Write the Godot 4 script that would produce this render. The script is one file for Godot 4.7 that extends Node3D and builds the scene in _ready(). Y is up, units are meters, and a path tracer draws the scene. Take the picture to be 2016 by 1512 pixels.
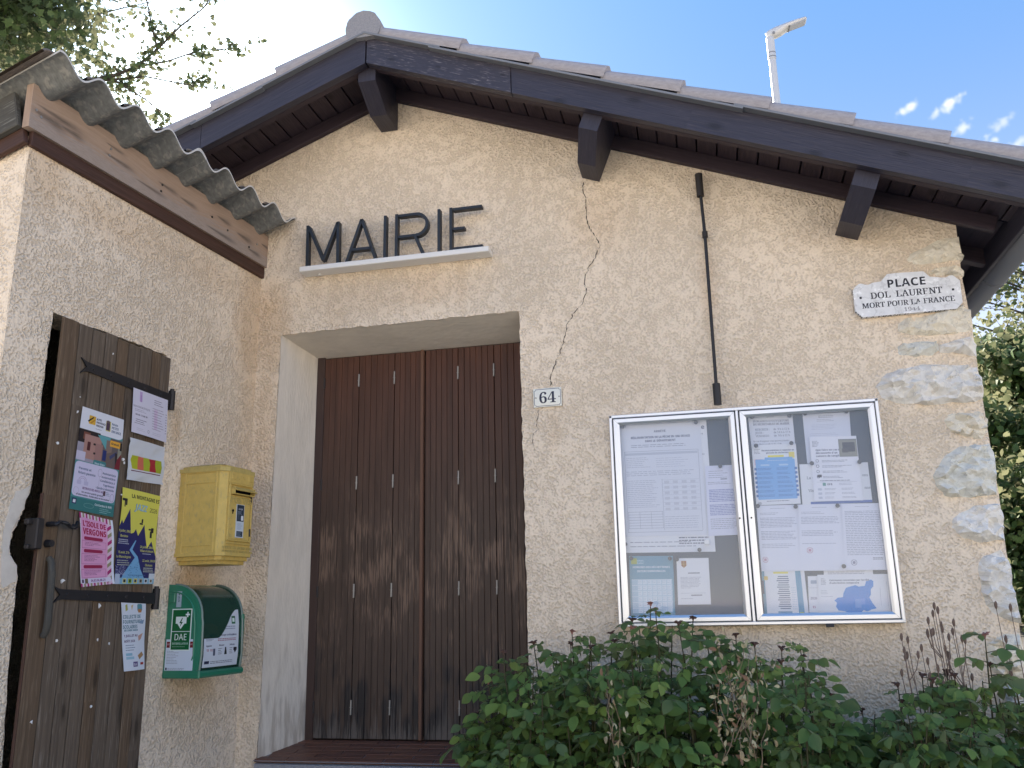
extends Node3D
# A small town hall with a lower annex, seen from the square in its own shade.

var M := {}
var rng := RandomNumberGenerator.new()
var AX := Transform3D(Basis(Vector3.UP, deg_to_rad(83.6)), Vector3(-2.37, 0, 0))   # annex wall: x towards the hall, z out of the wall
var DX := Transform3D()                                                            # the ajar door's own frame
var SUN := Vector3(-0.489, 0.484, -0.726).normalized()

# ---------------------------------------------------------------- small helpers
func lin(r, g, b, a = 1.0) -> Color:
	return Color(r, g, b, a).linear_to_srgb()

func tag(o, label, category, group = ""):
	o.set_meta("label", label); o.set_meta("category", category)
	if group: o.set_meta("group", group)
	return o

func thing(called, label, category, xf = Transform3D(), group = ""):
	var o := Node3D.new(); o.name = called; add_child(o, true); o.transform = xf
	return tag(o, label, category, group)

func B() -> SurfaceTool:
	var st := SurfaceTool.new(); st.begin(Mesh.PRIMITIVE_TRIANGLES); st.set_smooth_group(-1); return st

func fin(st: SurfaceTool) -> ArrayMesh:
	st.generate_normals(); st.index(); return st.commit()

func put(called, mesh, m, parent = self, xf = Transform3D()) -> MeshInstance3D:
	var o := MeshInstance3D.new(); o.name = called; o.mesh = mesh; o.material_override = m; o.transform = xf
	parent.add_child(o, true); return o

func obj(called, st: SurfaceTool, m, parent = self, xf = Transform3D()) -> MeshInstance3D:
	return put(called, fin(st), m, parent, xf)

func tri(st: SurfaceTool, a, b, c, ua = Vector2.ZERO, ub = Vector2.ZERO, uc = Vector2.ZERO):   # counter-clockwise from outside
	st.set_uv(ua); st.add_vertex(a); st.set_uv(uc); st.add_vertex(c); st.set_uv(ub); st.add_vertex(b)

func quad(st, a, b, c, d, ua = Vector2.ZERO, ub = Vector2(1, 0), uc = Vector2.ONE, ud = Vector2(0, 1)):
	tri(st, a, b, c, ua, ub, uc); tri(st, a, c, d, ua, uc, ud)

func out_quad(st, p: Array, outward: Vector3, uv: Array):
	var n = (p[1] - p[0]).cross(p[2] - p[0])
	if n.length() < 1e-12: n = (p[2] - p[0]).cross(p[3] - p[0])
	if n.dot(outward) >= 0: quad(st, p[0], p[1], p[2], p[3], uv[0], uv[1], uv[2], uv[3])
	else: quad(st, p[3], p[2], p[1], p[0], uv[3], uv[2], uv[1], uv[0])

func box(st, c: Vector3, s: Vector3, bev = 0.0, bs = Basis(), uvo = Vector2.ZERO):
	var h = s * 0.5
	var long = 0
	for i in 3:
		if s[i] > s[long]: long = i
	var E = [Vector3(1, 0, 0), Vector3(0, 1, 0), Vector3(0, 0, 1)]
	for i in 3:
		var j = (i + 1) % 3
		var k = (i + 2) % 3
		for sg in [-1, 1]:
			var pts = []
			var uvs = []
			for q in [[-1, -1], [1, -1], [1, 1], [-1, 1]]:
				var l = E[i] * (sg * h[i]) + E[j] * (q[0] * (h[j] - bev)) + E[k] * (q[1] * (h[k] - bev))
				pts.append(c + bs * l)
				uvs.append(uvo + (Vector2(l[k], l[j] + i * 0.13) if k == long else Vector2(l[j], l[k] + i * 0.13)))
			out_quad(st, pts, bs * E[i] * sg, uvs)
	if bev <= 0: return
	for i in 3:
		var j = (i + 1) % 3
		var k = (i + 2) % 3
		for si in [-1, 1]:
			for sj in [-1, 1]:
				var pts = []
				var uvs = []
				for q in [[0, -1], [0, 1], [1, 1], [1, -1]]:
					var l = E[k] * (q[1] * (h[k] - bev))
					if q[0] == 0: l += E[i] * (si * h[i]) + E[j] * (sj * (h[j] - bev))
					else: l += E[i] * (si * (h[i] - bev)) + E[j] * (sj * h[j])
					pts.append(c + bs * l); uvs.append(uvo + Vector2(l[long], l[j]))
				out_quad(st, pts, bs * (E[i] * si + E[j] * sj), uvs)
	for si in [-1, 1]:
		for sj in [-1, 1]:
			for sk in [-1, 1]:
				var a = c + bs * Vector3(si * h.x, sj * (h.y - bev), sk * (h.z - bev))
				var b = c + bs * Vector3(si * (h.x - bev), sj * h.y, sk * (h.z - bev))
				var d = c + bs * Vector3(si * (h.x - bev), sj * (h.y - bev), sk * h.z)
				if (b - a).cross(d - a).dot(bs * Vector3(si, sj, sk)) > 0: tri(st, a, b, d)
				else: tri(st, a, d, b)

func ext(st, pts: PackedVector2Array, z0: float, z1: float, back = true, xf = Transform3D()):   # outline in x, y pushed from z0 to z1
	var p := pts
	if Geometry2D.is_polygon_clockwise(p): p.reverse()      # (y up: this reads as clockwise on screen, counter-clockwise in the maths)
	var area := 0.0
	for i in p.size(): area += p[i].cross(p[(i + 1) % p.size()])
	if area < 0: p.reverse()
	var t := Geometry2D.triangulate_polygon(p)
	for i in range(0, t.size(), 3):
		var a = p[t[i]]
		var b = p[t[i + 1]]
		var c = p[t[i + 2]]
		if (b - a).cross(c - a) < 0:
			var w = b; b = c; c = w
		tri(st, xf * Vector3(a.x, a.y, z1), xf * Vector3(b.x, b.y, z1), xf * Vector3(c.x, c.y, z1), a, b, c)
		if back: tri(st, xf * Vector3(a.x, a.y, z0), xf * Vector3(c.x, c.y, z0), xf * Vector3(b.x, b.y, z0), a, c, b)
	var run := 0.0
	for i in p.size():
		var a = p[i]
		var b = p[(i + 1) % p.size()]
		var l = a.distance_to(b)
		quad(st, xf * Vector3(a.x, a.y, z0), xf * Vector3(b.x, b.y, z0), xf * Vector3(b.x, b.y, z1), xf * Vector3(a.x, a.y, z1), Vector2(run, z0), Vector2(run + l, z0), Vector2(run + l, z1), Vector2(run, z1))
		run += l

func rough(pts: Array, step: float, amp: float) -> PackedVector2Array:       # a broken line along the given outline
	var o := PackedVector2Array()
	for i in pts.size():
		var a: Vector2 = pts[i]
		var b: Vector2 = pts[(i + 1) % pts.size()]
		var n = maxi(1, int(a.distance_to(b) / step))
		for k in n:
			o.append(a.lerp(b, float(k) / n) + Vector2(rng.randf_range(-amp, amp), rng.randf_range(-amp, amp)))
	return o

func tube(st: SurfaceTool, pts: Array, radii, sides = 8, caps = true):
	st.set_smooth_group(1)
	var rings = []
	var up := Vector3(0.31, 0.93, 0.17).normalized()
	var run := 0.0
	for i in pts.size():
		var d: Vector3 = (pts[mini(i + 1, pts.size() - 1)] - pts[maxi(i - 1, 0)]).normalized()
		var x = d.cross(up)
		if x.length() < 0.2: x = d.cross(Vector3(1, 0, 0.1))
		x = x.normalized()
		var y = d.cross(x).normalized()
		up = -y if i == 0 else up
		var r: float = radii[i] if radii is Array else radii
		var ring = []
		for k in sides:
			var a = TAU * k / sides
			ring.append(pts[i] + (x * cos(a) + y * sin(a)) * r)
		if i > 0: run += pts[i].distance_to(pts[i - 1])
		rings.append([ring, run])
	for i in rings.size() - 1:
		for k in sides:
			var k2 = (k + 1) % sides
			var p = [rings[i][0][k], rings[i][0][k2], rings[i + 1][0][k2], rings[i + 1][0][k]]
			var mid = (pts[i] + pts[i + 1]) * 0.5
			out_quad(st, p, (p[0] + p[1] + p[2] + p[3]) * 0.25 - mid, [Vector2(rings[i][1], float(k) / sides), Vector2(rings[i][1], float(k + 1) / sides), Vector2(rings[i + 1][1], float(k + 1) / sides), Vector2(rings[i + 1][1], float(k) / sides)])
	if caps:
		st.set_smooth_group(-1)
		for e in [0, pts.size() - 1]:
			var outw: Vector3 = (pts[0] - pts[1]) if e == 0 else (pts[e] - pts[e - 1])
			var ring = rings[e][0]
			for k in range(1, sides - 1):
				if (ring[k] - ring[0]).cross(ring[k + 1] - ring[0]).dot(outw) > 0: tri(st, ring[0], ring[k], ring[k + 1])
				else: tri(st, ring[0], ring[k + 1], ring[k])
	st.set_smooth_group(-1)

func grid(st: SurfaceTool, nx: int, ny: int, f: Callable, smooth = true):      # f(u, v) gives a point; u right, v down; front faces the viewer of u right / v down
	if smooth: st.set_smooth_group(1)
	for j in ny:
		for i in nx:
			var u0 = float(i) / nx
			var u1 = float(i + 1) / nx
			var v0 = float(j) / ny
			var v1 = float(j + 1) / ny
			quad(st, f.call(u0, v1), f.call(u1, v1), f.call(u1, v0), f.call(u0, v0), Vector2(u0, v1), Vector2(u1, v1), Vector2(u1, v0), Vector2(u0, v0))
	st.set_smooth_group(-1)

# ---------------------------------------------------------------- textures
func noise(freq, oct = 3, type = FastNoiseLite.TYPE_SIMPLEX_SMOOTH, sd = 1, warp = 0.0) -> FastNoiseLite:
	var n := FastNoiseLite.new()
	n.seed = sd; n.noise_type = type; n.frequency = freq; n.fractal_octaves = oct
	n.fractal_type = FastNoiseLite.FRACTAL_FBM if oct > 1 else FastNoiseLite.FRACTAL_NONE
	if warp > 0:
		n.domain_warp_enabled = true; n.domain_warp_amplitude = warp; n.domain_warp_frequency = freq * 0.8
	return n

func nbytes(n: FastNoiseLite, w: int, h: int, seamless = true) -> PackedByteArray:
	var im = n.get_seamless_image(w, h, false, false, 0.12) if seamless else n.get_image(w, h)
	im.convert(Image.FORMAT_L8)
	return im.get_data()

func paint(w: int, h: int, f: Callable) -> ImageTexture:       # f(x, y) gives a colour in linear light
	var d := PackedByteArray(); d.resize(w * h * 3)
	var at := 0
	for y in h:
		for x in w:
			var c: Color = f.call(x, y).linear_to_srgb()
			d[at] = clampi(int(c.r * 255.0), 0, 255); d[at + 1] = clampi(int(c.g * 255.0), 0, 255); d[at + 2] = clampi(int(c.b * 255.0), 0, 255)
			at += 3
	return ImageTexture.create_from_image(Image.create_from_data(w, h, false, Image.FORMAT_RGB8, d))

func grey(w: int, h: int, d: PackedByteArray) -> ImageTexture:
	return ImageTexture.create_from_image(Image.create_from_data(w, h, false, Image.FORMAT_L8, d))

func mat(col: Color, rough_ = 0.8, metal = 0.0, spec = 0.5) -> StandardMaterial3D:
	var m := StandardMaterial3D.new()
	m.albedo_color = col; m.roughness = rough_; m.metallic = metal; m.metallic_specular = spec
	return m

func tmat(tex, sc: Vector3, rough_ = 0.85, height = null, depth = 0.0, tint = Color.WHITE, off = Vector3.ZERO, spec = 0.4) -> StandardMaterial3D:
	var m := mat(tint, rough_, 0.0, spec)
	m.albedo_texture = tex; m.uv1_scale = sc; m.uv1_offset = off
	if height:
		m.heightmap_enabled = true; m.heightmap_texture = height; m.heightmap_scale = depth
	return m

# roughcast render: pale flattened patches over hollows coloured darker for shade and dirt, unique over the whole wall, with its own stains
func roughcast(w: int, h: int, px_m: float, sd: int, hi: Color, lo: Color, stains: Array) -> Array:
	var a := nbytes(noise(0.13 * 320.0 / px_m, 4, FastNoiseLite.TYPE_SIMPLEX_SMOOTH, sd, 12.0), w, h, false)
	var b := nbytes(noise(0.19 * 320.0 / px_m, 2, FastNoiseLite.TYPE_SIMPLEX, sd + 7, 5.0), w, h, false)
	var a2 := nbytes(noise(0.040 * 320.0 / px_m, 5, FastNoiseLite.TYPE_SIMPLEX_SMOOTH, sd + 3, 22.0), w, h, false)
	var c := nbytes(noise(0.0035, 3, FastNoiseLite.TYPE_SIMPLEX_SMOOTH, sd + 13), w, h, false)
	var ht := PackedByteArray(); ht.resize(w * h)
	var al := PackedByteArray(); al.resize(w * h * 3)
	var hiv := Vector3(hi.r, hi.g, hi.b)
	var lov := Vector3(lo.r, lo.g, lo.b)
	var gam := PackedByteArray(); gam.resize(4096)
	for i in 4096: gam[i] = int(Color(i / 4095.0, 0, 0).linear_to_srgb().r * 255.0)
	var st_img := PackedFloat32Array(); st_img.resize(w * h)
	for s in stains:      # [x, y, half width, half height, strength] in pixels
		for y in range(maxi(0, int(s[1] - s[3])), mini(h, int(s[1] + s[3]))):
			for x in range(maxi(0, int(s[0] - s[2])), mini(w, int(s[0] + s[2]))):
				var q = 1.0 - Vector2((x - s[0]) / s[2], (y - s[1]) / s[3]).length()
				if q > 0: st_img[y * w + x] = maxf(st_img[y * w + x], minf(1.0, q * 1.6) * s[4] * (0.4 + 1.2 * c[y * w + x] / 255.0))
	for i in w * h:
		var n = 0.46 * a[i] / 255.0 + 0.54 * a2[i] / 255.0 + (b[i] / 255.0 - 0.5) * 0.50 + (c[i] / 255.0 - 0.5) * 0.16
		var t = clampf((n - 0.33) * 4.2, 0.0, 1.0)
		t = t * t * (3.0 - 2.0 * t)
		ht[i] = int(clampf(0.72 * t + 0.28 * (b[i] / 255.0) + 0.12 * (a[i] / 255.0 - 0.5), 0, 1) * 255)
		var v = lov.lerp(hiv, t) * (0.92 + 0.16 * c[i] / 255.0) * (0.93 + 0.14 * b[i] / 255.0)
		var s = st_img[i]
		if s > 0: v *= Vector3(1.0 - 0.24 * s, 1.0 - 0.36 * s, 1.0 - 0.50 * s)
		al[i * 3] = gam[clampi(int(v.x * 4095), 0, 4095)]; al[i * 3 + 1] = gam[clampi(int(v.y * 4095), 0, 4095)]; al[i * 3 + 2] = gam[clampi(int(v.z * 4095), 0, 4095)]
	return [ImageTexture.create_from_image(Image.create_from_data(w, h, false, Image.FORMAT_RGB8, al)), grey(w, h, ht)]

# wood: grain along u. cols: dark and light; streak: strength of bare streaks, coloured by bare
func wood(w: int, h: int, sd: int, dark: Color, light: Color, bare: Color, streak: float, knots = 0) -> Array:
	var g1 := noise(1.0, 3, FastNoiseLite.TYPE_SIMPLEX_SMOOTH, sd)
	var ht := PackedByteArray(); ht.resize(w * h)
	var kn = []
	var r := RandomNumberGenerator.new(); r.seed = sd
	for k in knots: kn.append([r.randf() * w, r.randf() * h, r.randf_range(3, 7)])
	var f = func(x, y):
		var yy = float(y)
		var kd := 0.0
		for k in kn:
			var dx = (x - k[0]) / (k[2] * 2.2)
			var dy = (y - k[1]) / k[2]
			var e = exp(-(dx * dx + dy * dy) * 0.6)
			yy += signf(y - k[1]) * e * k[2] * -0.7; kd = maxf(kd, e)
		var a = g1.get_noise_2d(x * 0.004, yy * 0.11) * 0.5 + 0.5
		var b = g1.get_noise_2d(x * 0.012 + 300, yy * 0.45) * 0.5 + 0.5
		var c = g1.get_noise_2d(x * 0.02 + 700, yy * 0.13 + 90) * 0.5 + 0.5
		var v = dark.lerp(light, clampf(a * 0.6 + b * 0.5 - 0.05, 0, 1))
		var s = clampf((b * 0.55 + c * 0.75 - 0.78) * 6.0, 0, 1) * streak
		v = v.lerp(bare, s)
		v = v.lerp(dark * 0.55, clampf(kd * 1.1, 0, 0.85))
		ht[y * w + x] = int(clampf(b * 0.7 + a * 0.3 - s * 0.3, 0, 1) * 255)
		return v
	return [paint(w, h, f), grey(w, h, ht)]

# ---------------------------------------------------------------- print: lettering drawn into a picture
class Pad:
	static var glyph_store := {}
	static var font_store := {}
	var im: Image
	var w: int
	var h: int
	var r := RandomNumberGenerator.new()
	func _init(w_: int, h_: int, bg: Color, sd = 3):
		w = w_; h = h_; r.seed = sd
		im = Image.create_empty(w, h, false, Image.FORMAT_RGB8); im.fill(bg)
	func rect(x, y, ww, hh, c: Color):
		im.fill_rect(Rect2i(int(x), int(y), maxi(1, int(ww)), maxi(1, int(hh))).intersection(Rect2i(0, 0, w, h)), c)
	func frame(x, y, ww, hh, t, c):
		rect(x, y, ww, t, c); rect(x, y + hh - t, ww, t, c); rect(x, y, t, hh, c); rect(x + ww - t, y, t, hh, c)
	func dot(x: int, y: int, c: Color, a = 1.0):
		if x >= 0 and y >= 0 and x < w and y < h: im.set_pixel(x, y, im.get_pixel(x, y).lerp(c, a))
	func oval(cx, cy, rx, ry, c: Color, a = 1.0):
		for y in range(int(cy - ry) - 1, int(cy + ry) + 2):
			for x in range(int(cx - rx) - 1, int(cx + rx) + 2):
				var d = Vector2((x - cx) / rx, (y - cy) / ry).length()
				if d < 1.08: dot(x, y, c, a * clampf((1.08 - d) * 9.0, 0, 1))
	func ring(cx, cy, rx, ry, t, c):
		for k in int((rx + ry) * 5):
			var a = TAU * k / int((rx + ry) * 5)
			rect(cx + cos(a) * rx, cy + sin(a) * ry, t, t, c)
	func poly(p: Array, c: Color):
		var pp := PackedVector2Array(p)
		var lo: Vector2 = p[0]
		var hi: Vector2 = p[0]
		for q in p:
			lo = lo.min(q); hi = hi.max(q)
		for y in range(maxi(0, int(lo.y)), mini(h, int(hi.y) + 1)):
			for x in range(maxi(0, int(lo.x)), mini(w, int(hi.x) + 1)):
				if Geometry2D.is_point_in_polygon(Vector2(x + 0.5, y + 0.5), pp): im.set_pixel(x, y, c)
	func round_rect(x, y, ww, hh, rr, c):
		rect(x + rr, y, ww - 2 * rr, hh, c); rect(x, y + rr, ww, hh - 2 * rr, c)
		for q in [[rr, rr], [ww - rr, rr], [rr, hh - rr], [ww - rr, hh - rr]]: oval(x + q[0] - 0.5, y + q[1] - 0.5, rr * 0.95, rr * 0.95, c)
	func lines(x, y, ww, n, dy, t, c, ragged = 0.35):          # body text too small to read at this distance
		for k in n:
			var l = ww * (1.0 - r.randf() * ragged)
			var xx = 0.0
			while xx < l:
				var word = minf(r.randf_range(0.04, 0.13) * ww, l - xx)
				rect(x + xx, y + k * dy, word, t, c)
				xx += word + maxf(1.0, ww * 0.015)
	func text(s: String, x: float, y: float, size: int, c: Color, font = "Droid Sans", weight = 400, align = 0, stretch = 1.0, slant = 0.0, turn = 0.0, a = 1.0) -> float:
		var key = font + str(weight)
		var ts := TextServerManager.get_primary_interface()
		if not font_store.has(key):
			var f := SystemFont.new(); f.font_names = PackedStringArray([font]); f.font_weight = weight
			font_store[key] = f; f.get_font_name()
		var rid: RID = font_store[key].get_rids()[0]
		var sz := Vector2i(size, 0)
		var width := 0.0
		for ch in s: width += ts.font_get_glyph_advance(rid, size, ts.font_get_glyph_index(rid, size, ch.unicode_at(0), 0)).x * stretch
		var px = x - width * align * 0.5
		var x0 = px
		for ch in s:
			var gi := ts.font_get_glyph_index(rid, size, ch.unicode_at(0), 0)
			var gk = "%s|%d|%d" % [key, size, gi]
			if not glyph_store.has(gk):
				ts.font_render_glyph(rid, sz, gi)
				var tx := ts.font_get_glyph_texture_idx(rid, sz, gi)
				if tx < 0: glyph_store[gk] = null
				else:
					var rc := ts.font_get_glyph_uv_rect(rid, sz, gi)
					var g := ts.font_get_texture_image(rid, sz, tx).get_region(Rect2i(rc)); g.convert(Image.FORMAT_RGBA8)
					glyph_store[gk] = [g, ts.font_get_glyph_offset(rid, sz, gi)]
			var e = glyph_store[gk]
			if e:
				var g: Image = e[0]
				var gw = int(ceil(g.get_width() * stretch))
				for yy in g.get_height():
					for xx in gw:
						var al = g.get_pixel(mini(int(xx / stretch), g.get_width() - 1), yy).a
						if al > 0.02:
							var lx = px + e[1].x * stretch + xx - slant * (yy + e[1].y)
							var ly = y + e[1].y + yy + turn * (lx - x0)
							dot(int(lx), int(ly), c, al * a)
			px += ts.font_get_glyph_advance(rid, size, gi).x * stretch
		return px
	func tex() -> ImageTexture:
		return ImageTexture.create_from_image(im)

func sheet_mesh(c: Array, bow: Callable, nx = 8, ny = 10) -> ArrayMesh:       # c: corners top left, top right, bottom right, bottom left in x, y
	var st := B()
	grid(st, nx, ny, func(u, v):
		var p: Vector2 = c[0].lerp(c[1], u).lerp(c[3].lerp(c[2], u), v)
		return Vector3(p.x, p.y, bow.call(u, v)))
	return fin(st)

func paper_mat(tex) -> StandardMaterial3D:
	var m := mat(Color(0.95, 0.95, 0.95), 0.75); m.albedo_texture = tex
	m.backlight_enabled = true; m.backlight = Color(0.12, 0.12, 0.12)
	return m

# ---------------------------------------------------------------- the scene
func _ready():
	rng.seed = 20
	var cam := Camera3D.new(); cam.name = "camera"; add_child(cam)
	cam.fov = 47.742; cam.near = 0.05; cam.far = 600.0
	cam.transform = Transform3D(Basis(Vector3(0.975196, -0.019706, -0.220464), Vector3(0.073051, 0.968874, 0.236531), Vector3(0.208941, -0.246769, 0.946282)), Vector3(0, 1.35, 4.2))
	var env := Environment.new()
	env.background_mode = Environment.BG_SKY
	env.tonemap_mode = Environment.TONE_MAPPER_LINEAR
	env.tonemap_exposure = 3.4
	env.sdfgi_enabled = true; env.ssao_enabled = true; env.ssil_enabled = true
	env.sky = Sky.new(); env.sky.sky_material = make_sky()
	var we := WorldEnvironment.new(); we.name = "world_environment"; we.environment = env; add_child(we)
	var sun := DirectionalLight3D.new(); sun.name = "sun"; add_child(sun)
	sun.basis = Basis.looking_at(-SUN, Vector3.UP)
	sun.light_energy = 1.6; sun.light_angular_distance = 0.5; sun.light_color = Color(1.0, 0.95, 0.87); sun.shadow_enabled = true
	sun.sky_mode = DirectionalLight3D.SKY_MODE_LIGHT_ONLY
	DX = AX * Transform3D(Basis(Vector3.UP, deg_to_rad(2.763)), Vector3(-1.363, 0, 0.062))
	make_materials()
	make_ground()
	make_hall()
	make_annex()
	make_signs()
	make_boxes()
	make_posters()
	make_notice_board()
	make_lamp()
	make_roses()
	make_trees()

func make_sky() -> PanoramaSkyMaterial:
	var w := 1024
	var h := 512
	var im := Image.create_empty(w, h, false, Image.FORMAT_RGBF)
	for y in h:
		var th = PI * (y + 0.5) / h
		var el = PI / 2 - th
		for x in w:
			var ph = TAU * (x + 0.5) / w
			var d = Vector3(sin(th) * sin(ph), cos(th), -sin(th) * cos(ph))
			im.set_pixel(x, y, sky_at(d, el))
	im.resize(4096, 2048, Image.INTERPOLATE_BILINEAR)
	var n := noise(0.045, 4, FastNoiseLite.TYPE_SIMPLEX_SMOOTH, 5)
	# a few small fair-weather clouds low on the right: direction from azimuth, elevation (degrees), size and lean
	for c in [[14.9, 28.5, 0.70, 0.30, 0.75], [17.2, 28.1, 0.85, 0.34, 0.85], [17.8, 26.7, 0.5, 0.38, 0.6], [20.0, 26.4, 0.7, 0.34, 0.45], [17.6, 25.2, 0.75, 0.52, 1.0], [18.9, 25.3, 0.7, 0.6, 1.0], [20.6, 25.0, 0.6, 0.42, 0.5], [21.2, 24.0, 0.6, 0.34, 0.35]]:
		var cx = c[0] / 360.0 * 4096
		var cy = (90.0 - c[1]) / 180.0 * 2048
		var rx = c[2] / 360.0 * 4096 / cos(deg_to_rad(c[1]))
		var ry = c[3] / 180.0 * 2048
		for y in range(int(cy - ry * 3 - 4), int(cy + ry * 3 + 4)):
			for x in range(int(cx - rx * 1.6), int(cx + rx * 1.6)):
				var p = Vector2(x - cx, (y - cy) + (x - cx) * 0.30)
				var q = 1.0 - Vector2(p.x / rx, p.y / ry).length() + n.get_noise_2d(x * 3.2, y * 3.6) * 0.8
				if q > 0:
					var a = clampf(q * 1.15, 0, 1) * c[4]
					im.set_pixel(x, y, im.get_pixel(x, y).lerp(Color(0.38, 0.38, 0.37), a))
	var m := PanoramaSkyMaterial.new()
	m.panorama = ImageTexture.create_from_image(im)
	return m

func sky_at(d: Vector3, el: float) -> Color:
	var g = acos(clampf(d.dot(SUN), -1, 1))
	var lowness = exp(-maxf(el, 0.0) * 6.6)
	var c = Vector3(0.031, 0.107, 0.262).lerp(Vector3(1.25, 1.10, 0.88), lowness)
	var glow = 1.9 * exp(-g * g / (2 * 0.085 * 0.085)) + 0.40 * exp(-g / 0.20) + 0.035 * exp(-g / 0.6)
	c += Vector3(0.86, 1.0, 1.0) * glow
	return Color(c.x, c.y, c.z)

func make_materials():
	M.hall_wall = null
	# hall: one picture covers x -2.45 .. 1.75, y 0.25 .. 4.45
	var px := 305.0
	var st = []
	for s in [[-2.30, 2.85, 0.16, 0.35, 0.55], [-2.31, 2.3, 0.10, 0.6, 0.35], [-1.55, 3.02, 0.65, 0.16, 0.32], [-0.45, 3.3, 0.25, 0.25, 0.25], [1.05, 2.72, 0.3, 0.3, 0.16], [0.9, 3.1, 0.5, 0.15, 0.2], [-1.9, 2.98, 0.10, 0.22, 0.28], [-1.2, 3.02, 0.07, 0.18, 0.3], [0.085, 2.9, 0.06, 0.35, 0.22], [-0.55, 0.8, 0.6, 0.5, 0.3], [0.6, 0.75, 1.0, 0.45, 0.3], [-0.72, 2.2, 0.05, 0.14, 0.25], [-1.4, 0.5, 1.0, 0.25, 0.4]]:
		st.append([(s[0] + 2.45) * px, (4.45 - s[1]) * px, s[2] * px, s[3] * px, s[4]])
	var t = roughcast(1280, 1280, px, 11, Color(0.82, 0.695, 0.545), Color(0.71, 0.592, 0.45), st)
	var ku := 1280.0 / px
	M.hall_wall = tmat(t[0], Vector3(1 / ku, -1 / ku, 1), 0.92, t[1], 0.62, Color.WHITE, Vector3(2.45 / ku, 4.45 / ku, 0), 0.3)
	st = []
	for s in [[-0.42, 1.47, 0.24, 0.12, 0.9], [-0.40, 0.98, 0.26, 0.14, 0.8], [-0.60, 2.22, 0.05, 0.16, 0.7], [-0.45, 1.0, 0.4, 0.4, 0.25], [-1.5, 3.1, 0.2, 0.25, 0.4], [-0.06, 2.9, 0.2, 0.6, 0.5], [-0.05, 2.3, 0.12, 0.9, 0.4], [-0.8, 3.05, 0.9, 0.16, 0.35]]:
		st.append([(s[0] + 2.1) * px, (3.6 - s[1]) * px, s[2] * px, s[3] * px, s[4]])
	t = roughcast(660, 1100, px, 23, Color(0.82, 0.695, 0.545), Color(0.705, 0.588, 0.447), st)
	M.annex_wall = tmat(t[0], Vector3(px / 660, -px / 1100, 1), 0.92, t[1], 0.62, Color.WHITE, Vector3(2.1 * px / 660, 3.6 * px / 1100, 0), 0.3)
	# smooth render of the door reveal, grubby near the floor
	var n1 := noise(0.018, 4, FastNoiseLite.TYPE_SIMPLEX_SMOOTH, 31)
	var n2 := noise(0.09, 3, FastNoiseLite.TYPE_SIMPLEX, 32)
	var hb := PackedByteArray(); hb.resize(256 * 512)
	var tx = paint(256, 512, func(x, y):
		var a = n1.get_noise_2d(x, y * 0.7) * 0.5 + 0.5
		var b = n2.get_noise_2d(x, y * 0.6) * 0.5 + 0.5
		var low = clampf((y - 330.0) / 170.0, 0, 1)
		hb[y * 256 + x] = int(b * 255)
		var c = Vector3(0.70, 0.63, 0.53) * (0.88 + 0.2 * a + 0.06 * b)
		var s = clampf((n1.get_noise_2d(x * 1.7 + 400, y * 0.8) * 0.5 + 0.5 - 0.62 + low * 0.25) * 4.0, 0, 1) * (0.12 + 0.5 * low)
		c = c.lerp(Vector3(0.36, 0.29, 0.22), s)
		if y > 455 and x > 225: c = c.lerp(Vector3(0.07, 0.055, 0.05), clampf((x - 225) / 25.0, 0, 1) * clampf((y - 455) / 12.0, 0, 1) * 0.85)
		return Color(c.x, c.y, c.z))
	M.plaster = tmat(tx, Vector3.ONE, 0.85, grey(256, 512, hb), 0.15)
	M.cement = tmat(tx, Vector3(1.6, 1.6, 1), 0.9, null, 0.0, Color(0.97, 0.98, 1.0))
	# timbers; a blue sun-glare veil is mixed into the dark wood colour
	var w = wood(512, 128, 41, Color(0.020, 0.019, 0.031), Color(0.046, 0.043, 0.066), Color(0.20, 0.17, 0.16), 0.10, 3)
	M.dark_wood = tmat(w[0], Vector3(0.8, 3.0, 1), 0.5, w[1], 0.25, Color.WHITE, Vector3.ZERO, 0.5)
	w = wood(512, 128, 47, Color(0.021, 0.020, 0.032), Color(0.048, 0.045, 0.068), Color(0.36, 0.33, 0.33), 0.42, 3)  # same glare blue in the base colour, plus bare scuffs
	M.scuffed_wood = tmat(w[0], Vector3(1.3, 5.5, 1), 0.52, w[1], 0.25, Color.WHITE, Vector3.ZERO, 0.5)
	w = wood(512, 128, 43, Color(0.032, 0.022, 0.028), Color(0.062, 0.043, 0.054), Color(0.1, 0.07, 0.06), 0.1, 2)
	M.soffit_wood = tmat(w[0], Vector3(1.2, 4.0, 1), 0.6, w[1], 0.2)
	w = wood(512, 128, 44, Color(0.24, 0.155, 0.105), Color(0.42, 0.30, 0.225), Color(0.30, 0.27, 0.25), 0.7, 4)
	M.pale_wood = tmat(w[0], Vector3(0.62, 4.6, 1), 0.75, w[1], 0.25)
	# annex fascia: tan above, silvered below, black runs drawn out from the nails; unique over 1.68 x 0.2 m
	var fg := noise(1.0, 3, FastNoiseLite.TYPE_SIMPLEX_SMOOTH, 52)
	var fhb := PackedByteArray(); fhb.resize(1024 * 128)
	var runs = [[0.03, 0.58, 0.10, 0.055], [0.02, 0.42, 0.07, 0.10], [0.10, 0.44, 0.05, 0.06], [0.245, 0.45, 0.075, 0.05], [0.24, 0.70, 0.05, 0.03], [0.36, 0.28, 0.08, 0.035], [0.44, 0.55, 0.06, 0.05], [0.53, 0.50, 0.055, 0.05], [0.66, 0.20, 0.10, 0.045], [0.70, 0.62, 0.05, 0.06], [0.80, 0.50, 0.06, 0.07], [0.86, 0.25, 0.05, 0.05], [0.93, 0.62, 0.04, 0.05]]
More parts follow.
